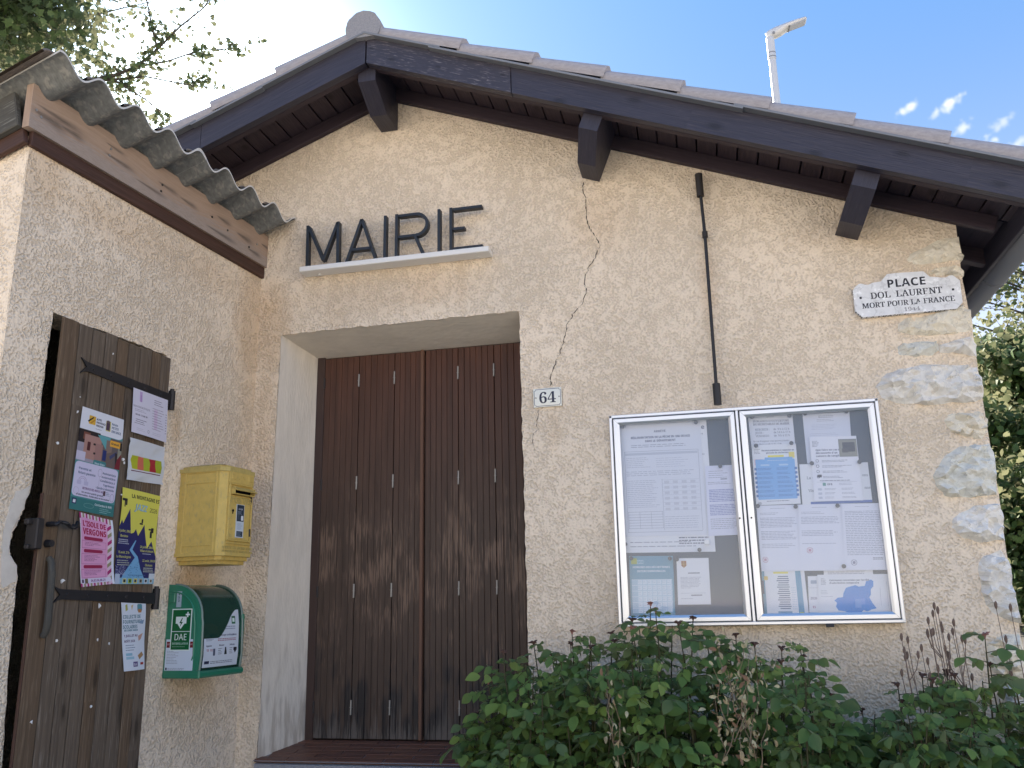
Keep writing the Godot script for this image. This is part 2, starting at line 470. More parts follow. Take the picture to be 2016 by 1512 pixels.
	tx = paint(1024, 128, func(x, y):
		var u = x / 1024.0
		var v = 1.0 - y / 128.0
		var a = fg.get_noise_2d(x * 0.006, y * 0.10 + sin(u * 9.0) * 1.5) * 0.5 + 0.5
		var b = fg.get_noise_2d(x * 0.03 + 200, y * 0.55) * 0.5 + 0.5
		var c = Vector3(0.33, 0.235, 0.172).lerp(Vector3(0.44, 0.325, 0.25), clampf(a * 0.8 + b * 0.4 - 0.1, 0, 1))
		var sil = clampf((0.46 + 0.5 * (a - 0.5) - v) * 5.0, 0, 1)
		c = c.lerp(Vector3(0.33, 0.28, 0.25) * (0.75 + 0.5 * b), sil * 0.8)
		for q in runs:
			var du = (u - q[0]) / q[2]
			if du > -0.25 and du < 1.6:
				var dv = (v - q[1] + du * 0.02) / (q[3] * (0.4 + 0.9 * clampf(du, 0, 1)))
				var s = exp(-dv * dv) * smoothstep(-0.25, 0.1, du) * smoothstep(1.6, 0.7, du) * (0.35 + 0.8 * b)
				c = c.lerp(Vector3(0.045, 0.038, 0.036), clampf(s * 0.85, 0, 0.85))
		fhb[y * 1024 + x] = int(clampf(b * 0.7 + a * 0.3, 0, 1) * 255)
		return Color(c.x, c.y, c.z))
	M.fascia = tmat(tx, Vector3(1 / 1.68, -1 / 0.2, 1), 0.75, grey(1024, 128, fhb), 0.2, Color.WHITE, Vector3(1.615 / 1.68, 3.43 / 0.2, 0))
	w = wood(512, 128, 45, Color(0.035, 0.018, 0.013), Color(0.10, 0.048, 0.034), Color(0.13, 0.09, 0.07), 0.3, 2)
	M.red_wood = tmat(w[0], Vector3(0.6, 4.0, 1), 0.6, w[1], 0.25)
	w = wood(512, 128, 46, Color(0.068, 0.050, 0.036), Color(0.180, 0.138, 0.10), Color(0.30, 0.26, 0.215), 0.45, 5)
	M.plank = tmat(w[0], Vector3(0.55, 3.4, 1), 0.75, w[1], 0.3)
	M.plank_warm = tmat(w[0], Vector3(0.55, 3.4, 1), 0.74, w[1], 0.3, Color(1.0, 0.95, 0.89))
	w = wood(512, 128, 48, Color(0.045, 0.043, 0.038), Color(0.12, 0.115, 0.10), Color(0.3, 0.3, 0.27), 0.5, 2)
	M.grey_wood = tmat(w[0], Vector3(0.6, 3.0, 1), 0.85, w[1], 0.3)
	# the shutter doors: varnish gone in streaks, unique over 1.25 x 2.1 m
	var g := noise(1.0, 3, FastNoiseLite.TYPE_SIMPLEX_SMOOTH, 51)
	var dh := PackedByteArray(); dh.resize(512 * 1024)
	tx = paint(512, 1024, func(x, y):
		var v = y / 1024.0
		var a = g.get_noise_2d(x * 0.06, y * 0.004) * 0.5 + 0.5
		var b = g.get_noise_2d(x * 0.33, y * 0.010) * 0.5 + 0.5
		var p = g.get_noise_2d(x * 0.012 + 50, y * 0.005 + 70) * 0.5 + 0.5
		var board = g.get_noise_2d(floor(x / 14.6) * 7.31, 3.3)
		var c = Vector3(0.088, 0.036, 0.022).lerp(Vector3(0.072, 0.046, 0.033), clampf(v * 2.2 - 0.1, 0, 1)) * (0.72 + 0.5 * a + 0.25 * board)
		var mid = exp(-pow((v - 0.56) / 0.20, 2))
		var bare = clampf((b * 0.9 + p * 0.75 - 1.06 + mid * 0.20) * 6.0, 0, 1) * clampf((v - 0.30) * 5.0, 0, 1)
		c = c.lerp(Vector3(0.20, 0.13, 0.09), bare * 0.8)
		var blk = clampf((p * 0.8 + a * 0.5 - 0.86 + clampf((v - 0.70) * 3.0, 0, 1) * 0.52) * 5.0, 0, 1) * clampf((v - 0.68) * 6.0, 0, 1)
		c = c.lerp(Vector3(0.012, 0.012, 0.014), blk * 0.85)
		var grey_ = clampf((b * 1.1 + g.get_noise_2d(x * 0.02, 9.0) * 0.5 - 0.72 + clampf((v - 0.93) * 7.0, 0, 0.6)) * 4.0, 0, 1) * clampf((v - 0.86) * 8.0, 0, 1)
		c = c.lerp(Vector3(0.135, 0.115, 0.10), grey_ * 0.8)
		dh[y * 512 + x] = int(clampf(b * 0.8 - bare * 0.2, 0, 1) * 255)
		return Color(c.x, c.y, c.z))
	M.shutter = tmat(tx, Vector3(1 / 1.25, -1 / 2.1, 1), 0.55, grey(512, 1024, dh), 0.16, Color.WHITE, Vector3(2.14 / 1.25, 2.78 / 2.1, 0))
	M.worn_batten = mat(lin(0.14, 0.07, 0.042), 0.7)
	M.door_frame = mat(lin(0.045, 0.022, 0.016), 0.6)
	# fibre cement, clay, stone
	var fc := noise(0.05, 4, FastNoiseLite.TYPE_SIMPLEX, 61)
	var fh := PackedByteArray(); fh.resize(256 * 256)
	tx = paint(256, 256, func(x, y):
		var a = fc.get_noise_2d(x, y) * 0.5 + 0.5
		var s = clampf((fc.get_noise_2d(x * 0.6 + 99, y * 0.6) * 0.5 + 0.5 - 0.6) * 5.0, 0, 1)
		fh[y * 256 + x] = int((0.5 + 0.5 * sin(y * 0.9)) * 120 + a * 100)
		var c = Vector3(0.185, 0.19, 0.182) * (0.75 + 0.5 * a)
		c = c.lerp(Vector3(0.36, 0.345, 0.30), s * 0.55)
		return Color(c.x, c.y, c.z))
	M.fibre = tmat(tx, Vector3(2.6, 2.6, 1), 0.85, grey(256, 256, fh), 0.12)
	M.sunlit_fibre_edge = mat(lin(0.62, 0.61, 0.58), 0.85)  # coloured far paler than the sheet to stand for sun on its edge
	M.clay = tmat(tx, Vector3(2, 2, 1), 0.9, null, 0.0, lin(0.95, 0.76, 0.66))
	tx = paint(256, 256, func(x, y):
		var a = fc.get_noise_2d(x * 1.3 + 31, y * 1.3) * 0.5 + 0.5
		var b = n2.get_noise_2d(x * 2, y * 2) * 0.5 + 0.5
		var c = Vector3(0.37, 0.35, 0.365) * (0.8 + 0.28 * a + 0.12 * b)
		return Color(c.x, c.y, c.z))
	M.roof_tile = tmat(tx, Vector3(1.4, 1.4, 1), 0.85)
	M.mortar = tmat(tx, Vector3(4, 4, 1), 0.95, grey(256, 256, fh), 0.5, lin(0.9, 0.95, 0.96))
	var sh := PackedByteArray(); sh.resize(512 * 512)
	tx = paint(512, 512, func(x, y):
		var a = fc.get_noise_2d(x * 0.25, y * 0.35) * 0.5 + 0.5
		var b = fc.get_noise_2d(x * 0.8 + 77, y * 0.8) * 0.5 + 0.5
		var r = 1.0 - absf(fc.get_noise_2d(x * 0.22 + 500, y * 0.3 + 20)) * 2.0
		sh[y * 512 + x] = int(clampf(a * 0.55 + b * 0.3 + 0.15 * r, 0, 1) * 255)
		var c = Vector3(0.83, 0.80, 0.735) * (0.80 + 0.25 * a + 0.18 * b)
		c = c.lerp(Vector3(0.56, 0.46, 0.32), clampf((a - 0.64) * 4.0, 0, 0.35))
		c = c.lerp(Vector3(0.27, 0.275, 0.28), clampf((r - 0.90) * 9.0, 0, 0.55) * b)
		return Color(c.x, c.y, c.z))
	M.stone = []
	for k in 4:
		var m = tmat(tx, Vector3(1.3, 1.3, 1), 0.8, grey(512, 512, sh), 1.3, [Color(1, 1, 1), Color(0.97, 0.97, 0.97), Color(0.97, 0.95, 0.90), Color(0.93, 0.94, 0.93)][k], Vector3(k * 0.31, k * 0.17, 0))
		M.stone.append(m)
	# ground
	var gb := noise(0.12, 3, FastNoiseLite.TYPE_SIMPLEX, 71)
	tx = paint(256, 256, func(x, y):
		var a = gb.get_noise_2d(x, y) * 0.5 + 0.5
		var b = n1.get_noise_2d(x, y) * 0.5 + 0.5
		var c = Vector3(0.54, 0.47, 0.37) * (0.7 + 0.4 * a + 0.2 * b)
		return Color(c.x, c.y, c.z))
	M.ground = tmat(tx, Vector3(0.5, 0.5, 1), 0.95)
	M.asphalt = tmat(tx, Vector3(0.8, 0.8, 1), 0.9, null, 0.0, lin(0.30, 0.32, 0.36))
	M.soil = tmat(tx, Vector3(2, 2, 1), 1.0, null, 0.0, lin(0.25, 0.2, 0.15))
	M.floor_tile = []
	for k in 3: M.floor_tile.append(tmat(tx, Vector3(1.3, 1.3, 1), 0.45, null, 0.0, lin([0.30, 0.26, 0.34][k], [0.155, 0.135, 0.17][k], [0.125, 0.115, 0.13][k]), Vector3(k * 0.3, 0, 0)))
	M.grout = mat(lin(0.34, 0.30, 0.27), 0.95)
	# metals, paints, plastics
	M.black_iron = mat(lin(0.022, 0.022, 0.026), 0.45, 0.3)
	M.iron = mat(lin(0.040, 0.036, 0.036), 0.55, 0.5)
	M.letter = mat(lin(0.014, 0.019, 0.026), 0.45)
	M.ledge = mat(lin(0.80, 0.79, 0.76), 0.6)
	M.steel = mat(lin(0.34, 0.33, 0.31), 0.5, 0.8)
	M.zinc = mat(lin(0.21, 0.22, 0.24), 0.55, 0.2)
	M.aluminium = mat(lin(0.74, 0.76, 0.79), 0.34, 0.75)
	M.seal = mat(lin(0.03, 0.03, 0.035), 0.6)
	M.backing = mat(lin(0.055, 0.075, 0.105), 0.75)
	M.crack = mat(lin(0.045, 0.036, 0.028), 0.95)
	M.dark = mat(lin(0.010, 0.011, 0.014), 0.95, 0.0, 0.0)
	M.white = mat(lin(0.8, 0.8, 0.8), 0.6)
	var gl := mat(Color(0.80, 0.87, 0.95, 0.13), 0.04); gl.transparency = BaseMaterial3D.TRANSPARENCY_ALPHA; gl.metallic_specular = 0.65
	M.glass = gl
	var yn := noise(0.03, 4, FastNoiseLite.TYPE_SIMPLEX_SMOOTH, 81)
	tx = paint(256, 256, func(x, y):
		var a = yn.get_noise_2d(x, y) * 0.5 + 0.5
		var b = yn.get_noise_2d(x * 4 + 60, y * 1.3) * 0.5 + 0.5
		var c = Vector3(0.62, 0.45, 0.13) * (0.85 + 0.25 * a)
		c = c.lerp(Vector3(0.36, 0.29, 0.15), clampf((b - 0.62) * 3.5, 0, 0.45))
		return Color(c.x, c.y, c.z))
	M.yellow = tmat(tx, Vector3(2.2, 2.2, 1), 0.55)
	M.yellow_worn = tmat(tx, Vector3(3, 3, 1), 0.6, null, 0.0, Color(0.93, 0.96, 1.02))
	M.green = mat(lin(0.018, 0.185, 0.105), 0.38); M.green.clearcoat_enabled = true; M.green.clearcoat = 0.35; M.green.clearcoat_roughness = 0.25
	var cv := mat(Color(0.13, 0.30, 0.25, 0.62), 0.16); cv.transparency = BaseMaterial3D.TRANSPARENCY_ALPHA; cv.metallic_specular = 0.6
	M.cover = cv

func make_ground():
	var st := B()
	var hf = func(x, z):
		var back = clampf(-3.0 - z, 0, 40) * 0.19
		return back
	grid(st, 48, 48, func(u, v):
		var x = (u - 0.5) * 2; var z = (v - 0.5) * 2
		x = signf(x) * pow(absf(x), 2.2) * 260; z = signf(z) * pow(absf(z), 2.2) * 260
		return Vector3(x, hf.call(x, z), z), true)
	var o = obj("ground", st, ground_mat()); o.set_meta("kind", "structure")
	st = B()
	grid(st, 4, 24, func(u, v):
		var z = lerpf(2.0, -24.0, 1 - v)
		z = lerpf(-24.0, 2.0, v)
		return Vector3(lerpf(2.9, 5.4, u), hf.call(0, z) + 0.012, z), true)
	o = obj("road", st, M.asphalt, self); o.set_meta("kind", "structure")
	# the strip of soil the roses grow in, held by a low kerb
	st = B()
	grid(st, 20, 6, func(u, v):
		return Vector3(lerpf(-0.82, 2.6, u), 0.30 + 0.03 * sin(u * 31.0) * sin(v * 9.0), lerpf(0.01, 0.82, v)), true)
	o = obj("flower_bed_soil", st, M.soil); o.set_meta("kind", "structure")
	st = B(); box(st, Vector3(0.9, 0.17, 0.88), Vector3(3.5, 0.36, 0.1), 0.012)
	o = obj("bed_kerb", st, M.mortar); o.set_meta("kind", "structure")

func ground_mat():
	var m: StandardMaterial3D = M.ground.duplicate()
	m.uv1_scale = Vector3(160, 160, 1)
	return m

const RX := -1.6           # ridge
const SL := 0.39           # roof slope
func roof_y(x: float, top: float) -> float: return top - SL * absf(x - RX)
func slope_basis(side: int) -> Basis:          # x down the slope (to the right or the left), y up out of the roof
	return Basis(Vector3(0, 0, 1), -atan(SL) * side)

func make_hall():
	var t = thing("town_hall", "rendered town hall with dark timber eaves and brown folding doors", "building")
	# front wall with the door opening as a notch, edges slightly broken
	var right = []
	for y in range(0, 12): right.append(Vector2(1.25 + rng.randf_range(-0.006, 0.006), 3.08 - y * 0.255))
	var p := PackedVector2Array()
	p.append(Vector2(-4.4, 4.235 - SL * 2.8)); p.append(Vector2(RX, 4.235))
	p.append(Vector2(1.25, 4.235 - SL * 2.85))
	for q in right: p.append(q + Vector2(0, -0.02))
	p.append(Vector2(1.25, -0.3)); p.append(Vector2(-0.868, -0.3))
	var n = 80
	for i in n + 1: p.append(Vector2(lerpf(-0.872, -0.881, float(i) / n) + rng.randf_range(-0.004, 0.003), lerpf(0.62, 2.833, float(i) / n)))
	for i in 50: p.append(Vector2(lerpf(-0.881, -2.232, (i + 1) / 51.0), 2.835 - 0.012 * (i + 1) / 51.0 + rng.randf_range(-0.003, 0.005)))
	for i in n + 1: p.append(Vector2(lerpf(-2.232, -2.253, float(i) / n) + rng.randf_range(-0.003, 0.004), lerpf(2.822, 0.62, float(i) / n)))
	p.append(Vector2(-2.253, -0.3)); p.append(Vector2(-4.4, -0.3))
	var st := B(); ext(st, p, -0.04, 0.0, false)
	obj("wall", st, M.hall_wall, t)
	st = B()     # the wall's thickness behind the render, and the other three walls
	box(st, Vector3(0.194, 1.3, -0.16), Vector3(2.10, 3.5, 0.235)); box(st, Vector3(-1.6, 3.2, -0.16), Vector3(1.6, 0.7, 0.235))
	box(st, Vector3(1.13, 1.2, -3.2), Vector3(0.22, 4.0, 5.8)); box(st, Vector3(-4.45, 1.2, -3.2), Vector3(0.22, 4.0, 5.8)); box(st, Vector3(-1.66, 1.6, -6.05), Vector3(5.36, 4.8, 0.2))
	box(st, Vector3(-3.2, 1.5, -0.5), Vector3(1.7, 4.0, 0.2))
	obj("inner_wall", st, M.mortar, t)
	# reveal: left side, ceiling, right side
	st = B()
	quad(st, Vector3(-2.250, 0.62, -0.002), Vector3(-2.118, 0.68, -0.275), Vector3(-2.128, 2.75, -0.275), Vector3(-2.230, 2.825, -0.002), Vector2(0, 1), Vector2(1, 1), Vector2(1, 0), Vector2(0, 0))
	obj("reveal", st, M.plaster, t)
	st = B()
	quad(st, Vector3(-2.230, 2.825, -0.002), Vector3(-2.128, 2.75, -0.275), Vector3(-0.80, 2.752, -0.275), Vector3(-0.879, 2.836, -0.002), Vector2(0, 0.3), Vector2(0, 0), Vector2(0.9, 0), Vector2(0.9, 0.3))
	obj("reveal", st, M.plaster, t)
	st = B()
	quad(st, Vector3(-0.80, 0.68, -0.275), Vector3(-0.868, 0.62, -0.002), Vector3(-0.879, 2.836, -0.002), Vector3(-0.80, 2.752, -0.275), Vector2(0, 1), Vector2(1, 1), Vector2(1, 0), Vector2(0, 0))
	obj("reveal", st, M.plaster, t)
	# doorstep of dark tiles, its front pebbled
	var step = put("doorstep", null, null, t)
	st = B()
	var fy = func(z): return 0.640 + (0.0 - z) * 0.19
	ext(st, PackedVector2Array([Vector2(0.03, -0.3), Vector2(0.03, 0.622), Vector2(-0.27, 0.682), Vector2(-0.27, -0.3)]), 0.87, 2.25, true, Transform3D(Basis(Vector3(0, 0, 1), Vector3(0, 1, 0), Vector3(-1, 0, 0)), Vector3.ZERO))
	step.mesh = fin(st); step.material_override = M.mortar
	var tb := Basis(Vector3(1, 0, 0), atan(0.19))
	for row in 6:
		var z = 0.012 - row * 0.047 - 0.02
		var x = -2.24 + (0.13 if row % 2 else 0.0) - 0.1
		while x < -0.86:
			var x0 = maxf(x + 0.002, lerpf(-2.262, -2.132, clampf(-z / 0.27, 0, 1)))
			var x1 = minf(x + 0.248, -0.84)
			if x1 - x0 > 0.02:
				st = B(); box(st, Vector3((x0 + x1) * 0.5, fy.call(z) - 0.004 + rng.randf_range(-0.0008, 0.0008), z), Vector3(x1 - x0, 0.014, 0.0445), 0.0015, tb)
				obj("tile", st, M.floor_tile[rng.randi() % 3], step)
			x += 0.25
	st = B(); quad(st, Vector3(-2.262, fy.call(0.025) - 0.001, 0.028), Vector3(-0.84, fy.call(0.025) - 0.001, 0.028), Vector3(-0.84, fy.call(-0.27) - 0.001, -0.27), Vector3(-2.262, fy.call(-0.27) - 0.001, -0.27))
	obj("grout", st, M.grout, step)
	st = B(); box(st, Vector3(-1.56, 0.33, 0.22), Vector3(1.5, 0.17, 0.36), 0.01); box(st, Vector3(-1.56, 0.12, 0.38), Vector3(1.6, 0.25, 0.68), 0.01)
	obj("steps", st, M.mortar, t)
	# door leaves
	st = B()
	box(st, Vector3(-2.107, 1.72, -0.285), Vector3(0.048, 2.07, 0.05), 0.004); box(st, Vector3(-1.45, 2.765, -0.30), Vector3(1.35, 0.05, 0.05), 0.004); box(st, Vector3(-0.79, 1.72, -0.285), Vector3(0.05, 2.07, 0.05), 0.004)
	box(st, Vector3(-1.45, 1.72, -0.345), Vector3(1.38, 2.2, 0.02))
	obj("door_frame", st, M.door_frame, t)
	for leaf in 2:
		var d = Node3D.new(); d.name = "door"; t.add_child(d, true)
		var cuts = [-2.083, -1.872, -1.660, -1.503] if leaf == 0 else [-1.480, -1.289, -1.085, -0.86]
		for pnl in 3:
			var a = cuts[pnl] + 0.0015
			var b = cuts[pnl + 1] - 0.0015
			var nb = 6 if pnl < 2 else (5 if leaf == 0 else 6)
			var bw = (b - a) / nb
			for k in nb:
				st = B()
				var zz = -0.262 + rng.randf_range(-0.0012, 0.0012)
				var xa = a + k * bw + 0.0005
				var xb = a + (k + 1) * bw - 0.0005
				door_board(st, xa, xb, 0.702, 2.742 + rng.randf_range(-0.002, 0.002), zz)
				obj("board", st, M.shutter, d)
		for y in [2.60, 2.018, 1.440, 0.853]:
			for c in [cuts[1], cuts[2]]:
				st = B()
				tube(st, [Vector3(c, y - 0.036, -0.257), Vector3(c, y + 0.036, -0.257)], 0.0052, 8); box(st, Vector3(c, y, -0.2575), Vector3(0.013, 0.002, 0.013))
				obj("hinge", st, M.steel, d)
			if leaf == 0:
				st = B(); tube(st, [Vector3(-2.083, y - 0.03, -0.262), Vector3(-2.083, y + 0.03, -0.262)], 0.006, 8)
				obj("hinge", st, M.iron, d)
		if leaf == 0:
			st = B(); box(st, Vector3(-1.491, 1.722, -0.252), Vector3(0.017, 2.045, 0.03), 0.003)
			obj("cover_batten", st, M.worn_batten, d)
	# quoin stones left bare in the render
	var Q = [
		[1.015, 2.909, 1.044, 2.944, 1.159, 2.991, 1.258, 3.006, 1.261, 2.882, 1.144, 2.881, 1.049, 2.885],
		[1.102, 2.831, 1.131, 2.855, 1.236, 2.858, 1.255, 2.834, 1.252, 2.801, 1.136, 2.82],
		[0.935, 2.596, 0.968, 2.62, 1.051, 2.625, 1.233, 2.661, 1.256, 2.633, 1.254, 2.538, 1.179, 2.523, 1.005, 2.533, 0.942, 2.561],
		[0.921, 2.477, 0.947, 2.498, 1.036, 2.504, 1.099, 2.49, 1.097, 2.449, 1.062, 2.428, 0.963, 2.436, 0.923, 2.45],
		[1.104, 2.481, 1.176, 2.497, 1.248, 2.499, 1.262, 2.461, 1.252, 2.412, 1.19, 2.43, 1.102, 2.446],
		[0.808, 2.301, 0.839, 2.345, 0.914, 2.378, 1.022, 2.393, 1.16, 2.378, 1.244, 2.361, 1.261, 2.306, 1.252, 2.218, 1.221, 2.201, 1.079, 2.202, 0.998, 2.2, 0.883, 2.218, 0.828, 2.248],
		[1.081, 2.128, 1.101, 2.149, 1.175, 2.153, 1.238, 2.153, 1.259, 2.117, 1.253, 2.055, 1.22, 2.032, 1.148, 2.041, 1.096, 2.071],
		[1.002, 1.877, 1.039, 1.943, 1.096, 1.99, 1.189, 2.006, 1.254, 2.003, 1.26, 1.944, 1.252, 1.775, 1.134, 1.774, 1.035, 1.781, 1.006, 1.834],
		[1.049, 1.664, 1.08, 1.704, 1.15, 1.731, 1.25, 1.737, 1.259, 1.68, 1.25, 1.58, 1.151, 1.577, 1.088, 1.597, 1.049, 1.634],
		[1.132, 1.485, 1.154, 1.519, 1.227, 1.54, 1.255, 1.493, 1.252, 1.39, 1.261, 1.232, 1.171, 1.267, 1.135, 1.313, 1.13, 1.392],
		[1.122, 1.149, 1.177, 1.19, 1.255, 1.185, 1.258, 1.001, 1.151, 1.012, 1.11, 1.063],
		[1.157, 0.981, 1.255, 0.985, 1.252, 0.842, 1.162, 0.881]]
	var fn := noise(9.0, 3, FastNoiseLite.TYPE_SIMPLEX, 91)
	for k in Q.size():
		st = B(); stone(st, Q[k], fn, 0.020 if k < 3 else 0.034)
		obj("stone", st, M.stone[k % 4 if k > 2 else 2], t)
	# crack in the render
	st = B()
	crack(st, [-0.512, 3.524, -0.524, 3.485, -0.503, 3.42, -0.506, 3.327, -0.496, 3.254, -0.471, 3.208, -0.444, 3.156, -0.471, 3.085, -0.511, 3.033, -0.535, 2.96, -0.524, 2.912, -0.55, 2.837, -0.6, 2.787, -0.633, 2.735, -0.646, 2.668, -0.669, 2.602, -0.709, 2.519, -0.724, 2.459, -0.73, 2.42], 0.0042)
	obj("crack", st, M.crack, t)
	st = B()
	crack(st, [-0.79, 2.30, -0.808, 2.241, -0.80, 2.2, -0.829, 2.165, -0.822, 2.09], 0.002)
	obj("crack", st, M.crack, t)
	make_roof(t)

func door_board(st, xa, xb, y0, y1, z):        # a narrow board with eased long edges
	var e := 0.0018
	var sec = [[xa, z - 0.02], [xa, z - e], [xa + e, z], [xb - e, z], [xb, z - e], [xb, z - 0.02]]
	for i in 5:
		var a = sec[i]
		var b = sec[i + 1]
		quad(st, Vector3(a[0], y0, a[1]), Vector3(b[0], y0, b[1]), Vector3(b[0], y1, b[1]), Vector3(a[0], y1, a[1]), Vector2(a[0], y0), Vector2(b[0], y0), Vector2(b[0], y1), Vector2(a[0], y1))
	quad(st, Vector3(xa, y0, z - 0.02), Vector3(xb, y0, z - 0.02), Vector3(xb - e, y0, z), Vector3(xa + e, y0, z), Vector2(xa, y0), Vector2(xb, y0), Vector2(xb, y0), Vector2(xa, y0))
	quad(st, Vector3(xa + e, y1, z), Vector3(xb - e, y1, z), Vector3(xb, y1, z - 0.02), Vector3(xa, y1, z - 0.02), Vector2(xa, y1), Vector2(xb, y1), Vector2(xb, y1), Vector2(xa, y1))

func stone(st, q: Array, fn: FastNoiseLite, proud: float):
	var pts = []
	for i in range(0, q.size(), 2): pts.append(Vector2(q[i], q[i + 1]))
	var o = []
	for i in pts.size():
		for k in 3: o.append(pts[i].lerp(pts[(i + 1) % pts.size()], k / 3.0) + Vector2(rng.randf_range(-0.005, 0.005), rng.randf_range(-0.005, 0.005)))
	var poly := PackedVector2Array(o)
	var pts2 := PackedVector2Array(o)
	var lo: Vector2 = o[0]
	var hi: Vector2 = o[0]
	for p in o:
		lo = lo.min(p); hi = hi.max(p)
	var y = lo.y
	while y < hi.y:
		var x = lo.x
		while x < hi.x:
			var p = Vector2(x + rng.randf_range(-0.010, 0.010), y + rng.randf_range(-0.010, 0.010))
			if Geometry2D.is_point_in_polygon(p, poly):
				var near = 1.0
				for e in o: near = minf(near, e.distance_to(p))
				if near > 0.007: pts2.append(p)
			x += 0.024
		y += 0.022
	var zs = []
	for i in pts2.size():
		var p = pts2[i]
		var edge = 1.0
		for e in o: edge = minf(edge, e.distance_to(p))
		zs.append(0.001 if i < o.size() else proud * (0.55 + minf(edge / 0.03, 1.0) * 0.45 + 1.0 * fn.get_noise_2d(p.x, p.y) + 0.5 * fn.get_noise_2d(p.x * 2.5 + 7, p.y * 2.5)))
	var t := Geometry2D.triangulate_delaunay(pts2)
	for i in range(0, t.size(), 3):
		var a = pts2[t[i]]
		var b = pts2[t[i + 1]]
		var c = pts2[t[i + 2]]
		if not Geometry2D.is_point_in_polygon((a + b + c) / 3.0, poly): continue
		var A = Vector3(a.x, a.y, zs[t[i]])
		var Bv = Vector3(b.x, b.y, zs[t[i + 1]])
		var C = Vector3(c.x, c.y, zs[t[i + 2]])
		if (b - a).cross(c - a) > 0: tri(st, A, Bv, C, a, b, c)
		else: tri(st, A, C, Bv, a, c, b)
	for k in o.size():
		var a: Vector2 = o[k]
		var b: Vector2 = o[(k + 1) % o.size()]
		var nrm = (b - a).orthogonal()
		if Geometry2D.is_point_in_polygon((a + b) * 0.5 + nrm.normalized() * 0.002, poly): nrm = -nrm
		out_quad(st, [Vector3(a.x, a.y, -0.12), Vector3(b.x, b.y, -0.12), Vector3(b.x, b.y, 0.001), Vector3(a.x, a.y, 0.001)], Vector3(nrm.x, nrm.y, 0), [a, b, b, a])

func crack(st, q: Array, w: float):
	var pts = []
	for i in range(0, q.size(), 2): pts.append(Vector3(q[i], q[i + 1], 0))
	var fine = []
	for i in pts.size() - 1:
		for k in 5: fine.append(pts[i].lerp(pts[i + 1], k / 5.0) + Vector3(rng.randf_range(-0.005, 0.005), rng.randf_range(-0.003, 0.003), 0))
	fine.append(pts[-1])
	for i in fine.size() - 1:
		var w0 = w * rng.randf_range(0.12, 0.72)
		out_quad(st, [fine[i] + Vector3(-w0, 0, 0.0015), fine[i] + Vector3(w0, 0, 0.0015), fine[i + 1] + Vector3(w0, 0, 0.0015), fine[i + 1] + Vector3(-w0, 0, 0.0015)], Vector3(0, 0, 1), [Vector2.ZERO, Vector2.ZERO, Vector2.ZERO, Vector2.ZERO])

